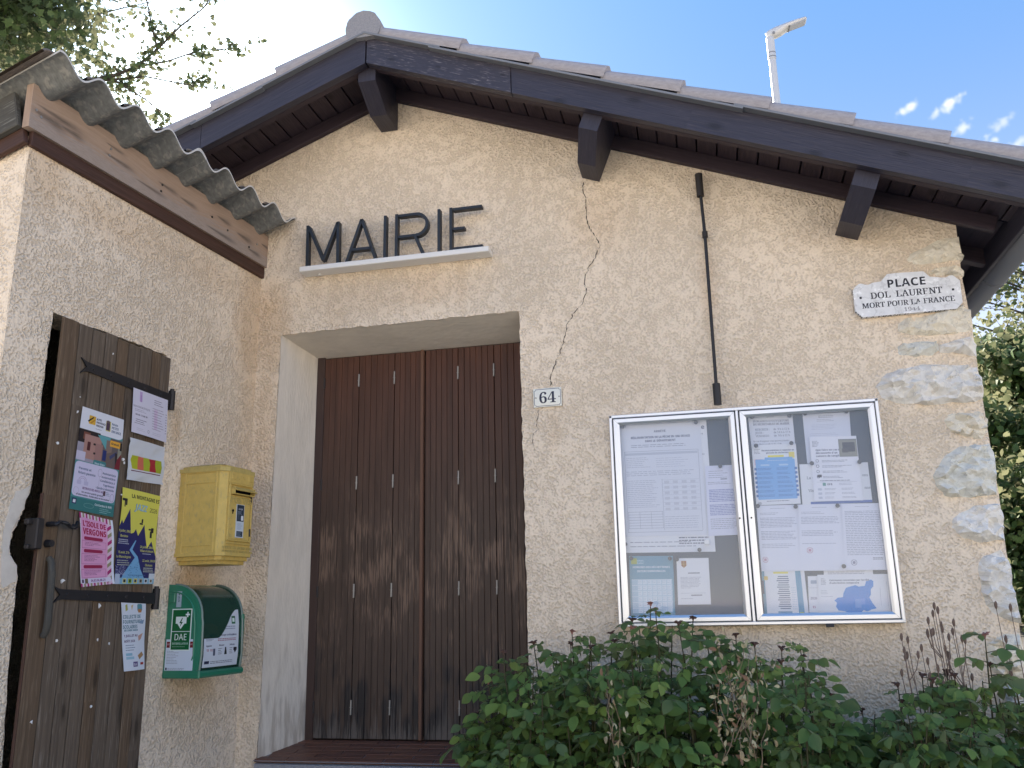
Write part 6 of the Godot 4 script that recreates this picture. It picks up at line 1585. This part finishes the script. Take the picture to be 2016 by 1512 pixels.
# ---------------------------------------------------------------- street lamp beyond the roof
func make_lamp():
	var top := Vector3(1.253, 8.50, -6.32)
	var t = thing("street_lamp", "pale grey street lamp with a flat angled head behind the roof", "street lamp", Transform3D(Basis(), Vector3(1.265, 0.75, -6.45)))
	var lg = Vector3(0, 7.86, 0.12)
	var pale := mat(lin(0.56, 0.58, 0.60), 0.45, 0.2)
	var st := B(); tube(st, [Vector3(0, -0.3, 0), Vector3(0, 3.5, 0.05), Vector3(0, 7.5, 0.11)], [0.070, 0.056, 0.046], 14); obj("pole", st, pale, t)
	st = B(); tube(st, [Vector3(0, 7.48, 0.11), Vector3(0, 7.80, 0.115)], 0.052, 14); obj("collar", st, pale, t)
	for y in [7.50, 7.56]:
		st = B(); tube(st, [Vector3(0, y, 0.11), Vector3(0, y + 0.014, 0.11)], 0.054, 14); obj("collar_ring", st, M.zinc, t)
	# head: a flat tapering body that rises towards its tip
	var d := Vector3(1.0, 0.30, -0.05).normalized()
	var sd := d.cross(Vector3.UP).normalized()
	var up := sd.cross(d).normalized()
	var xf := Transform3D(Basis(d, up, sd).scaled(Vector3(0.68, 0.68, 0.68)), Vector3(-0.01, 7.86, 0.11))
	st = B(); st.set_smooth_group(12)
	var prof = [[-0.05, 0.045, -0.05, 0.02], [0.0, 0.065, -0.10, 0.06], [0.12, 0.075, -0.105, 0.085], [0.24, 0.065, -0.08, 0.105], [0.34, 0.055, -0.040, 0.12], [0.55, 0.045, -0.03, 0.12], [0.72, 0.035, -0.025, 0.112], [0.745, 0.024, -0.02, 0.10]]
	var rings = []
	for q in prof:
		var r = []
		for s in [[-1, 0.2], [-0.9, 0.8], [-0.45, 1.0], [0.45, 1.0], [0.9, 0.8], [1, 0.2]]: r.append(Vector3(q[0], q[1] * s[1], q[3] * s[0]))
		for s in [[1, 0.3], [0.85, 1.0], [-0.85, 1.0], [-1, 0.3]]: r.append(Vector3(q[0], q[2] * s[1], q[3] * s[0] * 0.96))
		rings.append(r)
	for i in rings.size() - 1:
		for k in 10:
			var a = rings[i][k]
			var b = rings[i][(k + 1) % 10]
			var c = rings[i + 1][(k + 1) % 10]
			var e = rings[i + 1][k]
			var m = (a + b + c + e) * 0.25
			out_quad(st, [a, b, c, e], Vector3(0, m.y, m.z), [Vector2.ZERO, Vector2.RIGHT, Vector2.ONE, Vector2.DOWN])
	for i in [0, rings.size() - 1]:
		for k in range(1, 9): tri(st, rings[i][0], rings[i][k] if i else rings[i][k + 1], rings[i][k + 1] if i else rings[i][k])
	obj("lamp_head", st, pale, t, xf)
	st = B(); box(st, Vector3(0.56, -0.036, 0), Vector3(0.32, 0.012, 0.20), 0.003); obj("lamp_glass", st, mat(lin(0.40, 0.44, 0.52), 0.15), t, xf)
	st = B(); box(st, Vector3(0.388, -0.040, 0), Vector3(0.03, 0.014, 0.21), 0.002); obj("lamp_bezel", st, M.zinc, t, xf)
	st = B(); tube(st, [Vector3(0.06, -0.06, 0.098), Vector3(0.06, -0.06, 0.112)], 0.026, 10); obj("hinge_bolt", st, M.zinc, t, xf)

# ---------------------------------------------------------------- plants
func leaf_mesh(widths: Array, fold: float, arch: float) -> ArrayMesh:      # length along y, width along x, upper side +z
	var st := B(); st.set_smooth_group(1)
	var n = widths.size() - 1
	for i in n:
		var t0 = float(i) / n
		var t1 = float(i + 1) / n
		var m0 = Vector3(0, t0, -arch * t0 * t0)
		var m1 = Vector3(0, t1, -arch * t1 * t1)
		for s in [-1, 1]:
			var e0 = m0 + Vector3(s * widths[i], 0, widths[i] * fold)
			var e1 = m1 + Vector3(s * widths[i + 1], 0, widths[i + 1] * fold)
			out_quad(st, [m0, e0, e1, m1] if (e0 - m0).length() > 0.001 else [m0, e1, m1, m1], Vector3(0, 0, 1), [Vector2.ZERO, Vector2.RIGHT, Vector2.ONE, Vector2.DOWN])
	return fin(st)

func lobed_leaf() -> ArrayMesh:         # five-lobed leaf
	var st := B()
	var o = [[0.0, 0.0], [0.20, 0.05], [0.42, 0.10], [0.30, 0.30], [0.55, 0.52], [0.30, 0.52], [0.20, 0.62], [0.0, 1.0], [-0.20, 0.62], [-0.30, 0.52], [-0.55, 0.52], [-0.30, 0.30], [-0.42, 0.10], [-0.20, 0.05]]
	var c = Vector3(0, 0.36, 0.04)
	st.set_smooth_group(1)
	for i in o.size():
		var a = o[i]
		var b = o[(i + 1) % o.size()]
		tri(st, c, Vector3(a[0], a[1], -0.10 * absf(a[0])), Vector3(b[0], b[1], -0.10 * absf(b[0])))
	return fin(st)

func leaf_mat(c: Color, gloss = 0.45, through = 0.55) -> StandardMaterial3D:
	var m := mat(c, gloss, 0.0, 0.32)
	m.backlight_enabled = true; m.backlight = Color(through, through, through * 0.8)
	return m

func leaf_basis(dir: Vector3, n: Vector3, s: float) -> Basis:
	var y = dir.normalized()
	var x = y.cross(n)
	if x.length() < 0.05: x = y.cross(Vector3(0.3, 0.2, 1))
	x = x.normalized()
	return Basis(x * s, y * s, x.cross(y) * s)

func leaves(t, list: Array, mesh: ArrayMesh, mats: Array, called: String, single: int):      # the leaves that show largest are parts, the rest one mass
	var eye = Vector3(0, 1.35, 4.2)
	for e in list:
		var v: Vector3 = e[0].origin - eye
		var d = v.length()
		e.append(absf(e[0].basis.z.normalized().dot(v / d)) * e[0].basis.y.length() / d + e[2])
	list.sort_custom(func(a, b): return a[3] > b[3])
	for i in mini(single, list.size()): put(called, mesh, mats[list[i][1]], t, list[i][0])
	for k in mats.size():
		var rest = []
		for i in range(single, list.size()):
			if list[i][1] == k: rest.append(list[i][0])
		if rest.is_empty(): continue
		var mm := MultiMesh.new(); mm.transform_format = MultiMesh.TRANSFORM_3D; mm.mesh = mesh; mm.instance_count = rest.size()
		for i in rest.size(): mm.set_instance_transform(i, rest[i])
		var mi := MultiMeshInstance3D.new(); mi.name = "foliage"; mi.multimesh = mm; mi.material_override = mats[k]; mi.set_meta("kind", "stuff")
		t.add_child(mi, true)

func make_roses():
	var lf := leaf_mesh([0.0, 0.20, 0.30, 0.33, 0.27, 0.16, 0.0], 0.30, 0.16)
	var mats = [leaf_mat(lin(0.074, 0.138, 0.034), 0.6, 0.6), leaf_mat(lin(0.094, 0.165, 0.038), 0.6, 0.6), leaf_mat(lin(0.056, 0.110, 0.034), 0.6, 0.6), leaf_mat(lin(0.15, 0.225, 0.045), 0.6, 0.7), leaf_mat(lin(0.088, 0.130, 0.052), 0.65)]
	rose("rose_bush", "large leafy rose bush below the notice case, spreading over the doorstep", [[-1.10, 0.84], [-1.0, 0.98], [-0.89, 1.10], [-0.80, 1.17], [-0.62, 1.21], [-0.48, 1.24], [-0.36, 1.29], [-0.24, 1.36], [-0.16, 1.28], [-0.02, 1.23], [0.10, 1.20], [0.20, 1.15], [0.30, 1.19], [0.36, 1.17], [0.42, 1.0], [0.47, 0.80]], 104, 16, lf, mats, 41)
	rose("rose_bush", "smaller rose bush at the photo's lower right corner, before the bare stones", [[0.42, 0.80], [0.52, 0.90], [0.60, 0.96], [0.72, 1.03], [0.80, 1.06], [0.88, 1.06], [0.94, 1.19], [0.99, 1.22], [1.04, 1.0], [1.14, 0.99], [1.28, 0.95], [1.45, 0.9], [1.6, 0.85]], 66, 14, lf, mats, 42)
	withered()
	stalks()

func rose(called, label, prof: Array, canes: int, per: int, lf: ArrayMesh, mats: Array, sd: int):
	var r := RandomNumberGenerator.new(); r.seed = sd
	var t = thing(called, label, "rose bush", Transform3D(), "rose bushes under the notice case")
	var stems := B()
	var list = []
	var blooms = []
	var x0 = prof[0][0]
	var x1 = prof[-1][0]
	for k in canes:
		var f = (k + r.randf()) / canes
		var x = lerpf(x0, x1, f)
		var top = 0.8
		for i in prof.size() - 1:
			if x >= prof[i][0] and x <= prof[i + 1][0]: top = lerpf(prof[i][1], prof[i + 1][1], (x - prof[i][0]) / (prof[i + 1][0] - prof[i][0]))
		var tall = r.randf_range(0.90, 1.05) if k % 3 == 0 else r.randf_range(0.45, 0.95)
		var y1 = 0.32 + (top - 0.32) * tall
		var z1 = r.randf_range(0.12, 0.72)
		if k % 3 == 0: z1 = r.randf_range(0.22, 0.5)
		var basex = clampf(x + r.randf_range(-0.16, 0.16), -0.78, 2.0)
		if x < -0.8: basex = -0.7 + r.randf_range(-0.06, 0.1)
		var a := Vector3(basex, 0.30, clampf(z1 + r.randf_range(-0.2, 0.1), 0.08, 0.7))
		var b := Vector3(x, y1, z1)
		var pts = []
		for i in 8:
			var u = i / 7.0
			var q = a.lerp(b, u) + Vector3(sin(u * 3.0 + k) * 0.02, 0.05 * sin(u * PI), sin(u * 2.6 + k * 2) * 0.02)
			q.x += (x - basex) * 0.25 * sin(u * PI)
			pts.append(q)
		tube(stems, pts, [0.0055, 0.005, 0.0046, 0.0042, 0.0038, 0.0033, 0.0028, 0.002], 5, false)
		for j in per:
			var u = 0.30 + 0.70 * pow((j + r.randf()) / per, 0.9)
			if pts[0].lerp(pts[7], u).y < 0.45: continue
			var at: Vector3 = pts[mini(int(u * 7), 6)].lerp(pts[mini(int(u * 7), 6) + 1], fmod(u * 7, 1.0))
			var az = r.randf() * TAU
			var out = Vector3(cos(az), 0, sin(az))
			if out.z < 0 and r.randf() < 0.55: out.z = -out.z
			var rach = (out + Vector3(0, r.randf_range(-0.15, 0.65), 0)).normalized()
			var s = lerpf(0.028, 0.068, pow(r.randf(), 0.8)) * (0.72 if u > 0.93 else 1.0)
			var side = rach.cross(Vector3.UP).normalized()
			var nrm = side.cross(rach).normalized()
			var shade = r.randi() % 3
			if r.randf() < 0.16: shade = 3
			elif r.randf() < 0.14: shade = 4
			var len_r = s * 1.75
			var rp = [at]
			for i in 3: rp.append(at + rach * len_r * (i + 1) / 3.0 + Vector3(0, -0.020 * pow((i + 1) / 3.0, 2), 0))
			tube(stems, rp, [0.0016, 0.0013, 0.0011, 0.0008], 4, false)
			for e in [[3, 0], [2, -1], [2, 1], [1, -1], [1, 1]]:
				var d = rach if e[1] == 0 else (rach * 0.45 + side * e[1] * 0.95).normalized()
				d = (d + Vector3(r.randf_range(-0.2, 0.2), r.randf_range(-1.15, 0.0), r.randf_range(-0.1, 0.5))).normalized()
				var nn = (nrm + Vector3(r.randf_range(-0.7, 0.7), r.randf_range(-0.3, 0.2), r.randf_range(-0.2, 1.0))).normalized()
				var sz = s * (1.12 if e[1] == 0 else (1.0 if e[0] == 2 else 0.82)) * r.randf_range(0.85, 1.12)
				var o: Vector3 = rp[e[0]]
				list.append([Transform3D(leaf_basis(d, nn, sz), o), shade if r.randf() < 0.8 else r.randi() % 3, (o.z - 0.4) * 0.012 - (0.1 if o.y < 0.66 else 0.0)])
		if k % 3 == 0 and r.randf() < 0.75: blooms.append(pts[7])
	obj("stems", stems, leaf_mat(lin(0.075, 0.070, 0.035), 0.6, 0.0), t)
	leaves(t, list, lf, mats, "leaf", 300)
	var bm = mat(lin(0.085, 0.045, 0.035), 0.9)
	var hips = mat(lin(0.30, 0.14, 0.11), 0.85)
	for b in blooms:
		var st := B()
		for i in 7:
			var az = i * 0.9 + r.randf()
			var d = Vector3(cos(az), r.randf_range(0.1, 1.3), sin(az)).normalized()
			var l = r.randf_range(0.014, 0.028)
			tube(st, [b, b + d * l * 0.5, b + d * l + Vector3(0, -0.006, 0)], [0.003, 0.0048, 0.0012], 5)
		tube(st, [b - Vector3(0, 0.012, 0), b, b + Vector3(0, 0.008, 0)], [0.002, 0.007, 0.003], 7)
		obj("withered_bloom", st, bm if r.randf() < 0.75 else hips, t)

func withered():
	var r := RandomNumberGenerator.new(); r.seed = 77
	var t = thing("withered_branch", "withered straw-coloured branch with papery leaves amid the large rose bush", "dead branch")
	var lf := leaf_mesh([0.0, 0.16, 0.24, 0.2, 0.0], 0.55, 0.35)
	var mats = [leaf_mat(lin(0.36, 0.27, 0.15), 0.8, 0.4), leaf_mat(lin(0.46, 0.40, 0.24), 0.8, 0.4), leaf_mat(lin(0.22, 0.13, 0.08), 0.85, 0.2)]
	var st := B()
	for k in 16:
		if k == 12:
			obj("stems", st, mat(lin(0.22, 0.16, 0.10), 0.9), t); st = B()
			t = thing("withered_branch", "few withered pale twigs among the large rose bush's leaves, left of the straw-coloured branch", "dead branch")
		var x = 0.055 + r.randf_range(-0.09, 0.08)
		if k > 11: x = r.randf_range(-0.42, -0.26)
		var y1 = r.randf_range(1.0, 1.20) if k <= 11 else r.randf_range(0.95, 1.14)
		var pts = []
		var lean = r.randf_range(-0.09, 0.09)
		for i in 6: pts.append(Vector3(x + lean * i / 5.0 + r.randf_range(-0.012, 0.012), lerpf(y1 - 0.26, y1, i / 5.0), 0.74 + r.randf_range(-0.06, 0.05)))
		tube(st, pts, [0.0022, 0.002, 0.0018, 0.0016, 0.0013, 0.001], 5, false)
		for j in (17 if k <= 11 else 9):
			var at: Vector3 = pts[r.randi() % 6] + Vector3(r.randfn(0, 0.022), r.randfn(0, 0.03), r.randfn(0, 0.02))
			var d = Vector3(r.randf_range(-0.8, 0.8), r.randf_range(-1.2, 0.1), r.randf_range(-0.3, 0.9)).normalized()
			var n = Vector3(r.randf_range(-1, 1), r.randf_range(-0.3, 1), r.randf_range(0, 1))
			put("leaf", lf, mats[[0, 1, 1, 2][r.randi() % 4]], t, Transform3D(leaf_basis(d, n, r.randf_range(0.014, 0.034)), at))
	obj("stems", st, mat(lin(0.22, 0.16, 0.10), 0.9), t)

func stalks():
	var r := RandomNumberGenerator.new(); r.seed = 78
	var brown = mat(lin(0.21, 0.145, 0.11), 0.85)
	var pod = mat(lin(0.17, 0.115, 0.085), 0.9)
	var spots = [[0.720, 1.185, 0], [0.737, 1.13, 0], [0.752, 1.17, 0], [0.795, 1.14, 0], [0.815, 1.20, 0], [0.832, 1.245, 0], [0.846, 1.285, 0], [0.862, 1.30, 0], [0.875, 1.27, 0], [0.888, 1.21, 0], [0.902, 1.225, 0], [0.918, 1.235, 0], [0.936, 1.20, 0], [0.955, 1.17, 0], [1.085, 1.30, 1], [1.118, 1.29, 1], [1.098, 1.17, 1]]
	for q in spots:
		var lab = "thin dry brown stalk with seed heads below the notice case's right corner" if q[2] == 0 else "tall dry stalk with a seed head before the lowest bare stones"
		var t = thing("dried_stalk", lab, "dried stalk", Transform3D(Basis(), Vector3(q[0] + 0.04, 0.30, 0.30 + r.randf_range(-0.08, 0.1))), "dry seed stalks at the case's corner" if q[2] == 0 else "tall dry stalks by the bare stones")
		var h = q[1] - 0.30
		var lean = -0.04 + r.randf_range(-0.015, 0.015)
		var st := B()
		tube(st, [Vector3(0, 0, 0), Vector3(lean * 0.3, h * 0.4, 0.005), Vector3(lean * 0.7, h * 0.75, -0.004), Vector3(lean, h, 0)], [0.0025, 0.0022, 0.0018, 0.0013], 6, false)
		var heads = [Vector3(lean, h, 0)]
		for k in (r.randi() % 2 + (1 if q[2] == 0 else 0)):
			var f = r.randf_range(0.62, 0.85)
			var p = Vector3(lean * f, h * f, 0)
			var e = p + Vector3(r.randf_range(-0.05, 0.05), r.randf_range(0.07, 0.13), r.randf_range(-0.03, 0.03))
			tube(st, [p, p.lerp(e, 0.5) + Vector3((e.x - p.x) * 0.25, 0, 0), e], [0.0022, 0.0018, 0.0014], 5, false); heads.append(e)
		obj("stem", st, brown, t)
		for e in heads:
			st = B(); tube(st, [e - Vector3(0, 0.004, 0), e + Vector3(0, 0.004, 0), e + Vector3(0, 0.014, 0), e + Vector3(0.001, 0.023, 0), e + Vector3(0.001, 0.028, 0)], [0.0016, 0.0052, 0.0064, 0.0046, 0.0014], 8)
			obj("seed_head", st, pod, t)

func make_trees():
	var r := RandomNumberGenerator.new(); r.seed = 99
	var eye := Vector3(0, 1.35, 4.2)
	# maple behind the annex
	var t = thing("maple_tree", "tall maple with thin outer twigs against the bright sky behind the annex", "tree")
	var bark = mat(lin(0.075, 0.062, 0.052), 0.9)
	var st := B()
	tube(st, [Vector3(-8.2, 0, -3.4), Vector3(-8.1, 2.4, -3.3), Vector3(-7.9, 4.6, -3.0), Vector3(-7.6, 6.6, -2.7), Vector3(-7.4, 9.0, -2.6)], [0.24, 0.20, 0.17, 0.12, 0.05], 10)
	obj("trunk", st, bark, t)
	st = B()
	var limbs = [
		[[-7.8, 5.2, -2.9], [-6.6, 5.7, -2.4], [-5.75, 6.12, -1.95], [-5.33, 6.21, -1.98], [-5.16, 6.29, -2.06], [-5.0, 6.39, -2.12], [-4.8, 6.56, -2.14], [-4.57, 6.76, -2.13], [-4.34, 6.93, -2.14], [-4.15, 7.14, -2.1]],
		[[-5.0, 6.39, -2.12], [-4.75, 6.48, -2.23], [-4.44, 6.63, -2.33], [-4.12, 6.67, -2.5]],
		[[-5.33, 6.20, -1.98], [-4.94, 6.33, -2.21], [-4.68, 6.33, -2.4], [-4.42, 6.34, -2.57]],
		[[-4.8, 6.56, -2.14], [-4.79, 6.69, -2.03], [-4.76, 6.9, -1.87], [-4.7, 7.2, -1.8]],
		[[-5.2, 6.25, -2.03], [-5.0, 6.15, -2.3], [-4.84, 6.02, -2.5]],
		[[-7.8, 5.6, -2.9], [-7.0, 6.0, -2.0], [-6.3, 6.15, -1.4], [-6.0, 6.0, -1.2]],
		[[-7.6, 6.4, -2.7], [-6.8, 7.0, -2.2], [-6.1, 7.3, -1.8], [-5.4, 7.6, -1.6]],
		[[-7.5, 7.2, -2.7], [-8.2, 8.0, -1.6], [-8.6, 8.5, -0.9]],
		[[-7.9, 5.0, -3.0], [-9.0, 6.0, -3.6], [-9.8, 6.8, -4.0]],
		[[-7.5, 7.0, -2.7], [-7.0, 8.2, -3.4], [-6.4, 8.8, -4.0]]]
	var list = []
	var put_leaf = func(p: Vector3, s: float):
		var d = Vector3(r.randf_range(-1, 1), r.randf_range(-0.9, 0.5), r.randf_range(-1, 1)).normalized()
		var n = Vector3(r.randf_range(-0.8, 0.8), r.randf_range(-0.2, 1.0), r.randf_range(-0.8, 0.8)).normalized()
		list.append([Transform3D(leaf_basis(d, n, s), p), r.randi() % 4, 0.0])
	for q in limbs:
		var pts = []
		for e in q: pts.append(Vector3(e[0], e[1], e[2]))
		var n = pts.size()
		var first = pts[0].distance_to(Vector3(-7.7, 5.8, -2.8)) < 2.0
		var rad = []
		for i in n: rad.append(lerpf(0.036 if first else 0.013, 0.004, pow(float(i) / (n - 1), 0.6)))
		tube(st, pts, rad, 7)
		# twigs with tufts of leaves
		for i in range(1 if not first else 2, n):
			var seg: Vector3 = pts[i] - pts[i - 1]
			for k in int(seg.length() / 0.055) + 1:
				var at: Vector3 = pts[i - 1] + seg * r.randf()
				var d = (seg.normalized() * 0.7 + Vector3(r.randf_range(-0.8, 0.8), r.randf_range(-0.5, 0.8), r.randf_range(-0.8, 0.8))).normalized()
				var l = r.randf_range(0.10, 0.34)
				var e = at + d * l + Vector3(0, -0.05 * l, 0)
				tube(st, [at, at.lerp(e, 0.5) + Vector3(0, 0.012, 0), e], [0.0045, 0.0032, 0.0018], 5, false)
				if r.randf() < 0.2: continue
				for j in r.randi_range(7, 14): put_leaf.call(e.lerp(at, r.randf() * 0.55) + Vector3(r.randf_range(-1, 1), r.randf_range(-1, 0.7), r.randf_range(-1, 1)) * 0.065, r.randf_range(0.038, 0.064))
	obj("branches", st, bark, t)
	# the dense inner crown, in clumps
	var clumps = []
	for k in 150:
		var c = Vector3(-7.6, 7.3, -2.6) + Vector3(r.randfn(0, 0.85), r.randfn(0, 0.95), r.randfn(0, 0.85))
		clumps.append(c)
	for k in 250: clumps.append(eye + (Vector3(-0.585, 0.548, -0.595) + Vector3(r.randf_range(-0.15, 0.035), r.randf_range(-0.035, 0.13), 0)).normalized() * r.randf_range(9.3, 10.6))
	for c in clumps:
		for j in 26: put_leaf.call(c + Vector3(r.randfn(0, 0.16), r.randfn(0, 0.11), r.randfn(0, 0.16)), r.randf_range(0.06, 0.10))
	var ml := lobed_leaf()
	leaves(t, list, ml, [leaf_mat(lin(0.036, 0.070, 0.026), 0.6, 0.4), leaf_mat(lin(0.048, 0.088, 0.028), 0.6, 0.4), leaf_mat(lin(0.030, 0.060, 0.026), 0.6, 0.35), leaf_mat(lin(0.060, 0.105, 0.034), 0.6, 0.45)], "leaf", 300)
	# the trees to the right of the hall
	var lf := leaf_mesh([0.0, 0.26, 0.34, 0.22, 0.0], 0.2, 0.2)
	var gm = [leaf_mat(lin(0.042, 0.090, 0.026), 0.65, 0.5), leaf_mat(lin(0.058, 0.112, 0.028), 0.65, 0.5), leaf_mat(lin(0.032, 0.068, 0.024), 0.65, 0.45), leaf_mat(lin(0.070, 0.115, 0.028), 0.7, 0.4)]
	grow("leafy_tree", "dense dark green tree beside the road, right of the hall's corner", Vector3(5.1, 0.85, -8.5), 4.2, 2.25, 3000, 0.105, lf, gm, bark, r, 0.0)
	grow("bushy_tree", "sparse tree with bare twigs rising above the dense tree, right of the gutter", Vector3(5.9, 1.6, -11.2), 6.0, 2.1, 520, 0.09, lf, gm, bark, r, 1.0)
	grow("roadside_shrub", "low dense shrub under the trees, beside the hall's lower corner stones", Vector3(4.1, 0.95, -8.2), 1.9, 1.15, 2000, 0.085, lf, gm, bark, r, 0.0, "shrub")
	grow("leafy_tree", "dense green tree farther along the road, mostly hidden by the hall's corner", Vector3(5.2, 2.6, -17.0), 5.0, 2.6, 1300, 0.13, lf, gm, bark, r, 0.0)

func grow(called, label, at: Vector3, h: float, w: float, n: int, s: float, lf, gm, bark, r: RandomNumberGenerator, sparse: float, kind = "tree"):
	var t = thing(called, label, kind, Transform3D(Basis(), at), "trees beside the road" if kind == "tree" else "")
	var st := B()
	tube(st, [Vector3(0, -0.4, 0), Vector3(0.05, h * 0.35, 0), Vector3(-0.05, h * 0.7, 0.1), Vector3(0.02, h * 0.97, 0)], [0.13, 0.10, 0.06, 0.015], 9)
	obj("trunk", st, bark, t)
	st = B()
	var list = []
	for k in 46:
		var f = r.randf_range(0.0 if sparse < 0.5 else 0.45, 0.95)
		var a = Vector3(0, h * f * 0.85, 0)
		var az = r.randf() * TAU
		var reach = w * (0.55 + 0.45 * sin(f * PI)) * r.randf_range(0.7, 1.05)
		var b = a + Vector3(cos(az) * reach, r.randf_range(0.1, 0.5) * h * 0.35, sin(az) * reach)
		b.y = minf(b.y, h * 1.02)
		var pts = [a, a.lerp(b, 0.35) + Vector3(0, 0.10, 0), a.lerp(b, 0.7) + Vector3(0, 0.08, 0), b]
		tube(st, pts, [0.03, 0.02, 0.012, 0.004], 5, false)
		for j in 7:
			var u = r.randf_range(0.35, 1.0)
			var p: Vector3 = a.lerp(b, u) + Vector3(0, 0.05, 0)
			var e = p + Vector3(r.randf_range(-1, 1), r.randf_range(-0.4, 0.9), r.randf_range(-1, 1)) * 0.42
			tube(st, [p, e], [0.007, 0.002], 4, false)
			for i in int(n * (1.0 if sparse < 0.5 else r.randf() * 1.4) / 22.0):
				var q = p.lerp(e, r.randf()) + Vector3(r.randfn(0, 0.17), r.randfn(0, 0.13), r.randfn(0, 0.17))
				var d = Vector3(r.randf_range(-1, 1), r.randf_range(-1.0, 0.3), r.randf_range(-1, 1)).normalized()
				list.append([Transform3D(leaf_basis(d, Vector3(r.randf_range(-0.7, 0.7), r.randf_range(0.0, 1.0), r.randf_range(-0.7, 0.7)), s * r.randf_range(0.8, 1.4)), q), (r.randi() % 4) if r.randf() < 0.6 else (j + k) % 3, 0.0])
	obj("branches", st, bark, t)
	for k in gm.size():
		var rest = []
		for e in list:
			if e[1] == k: rest.append(e[0])
		var mm := MultiMesh.new(); mm.transform_format = MultiMesh.TRANSFORM_3D; mm.mesh = lf; mm.instance_count = rest.size()
		for i in rest.size(): mm.set_instance_transform(i, rest[i])
		var mi := MultiMeshInstance3D.new(); mi.name = "foliage"; mi.multimesh = mm; mi.material_override = gm[k]; mi.set_meta("kind", "stuff")
		t.add_child(mi, true)
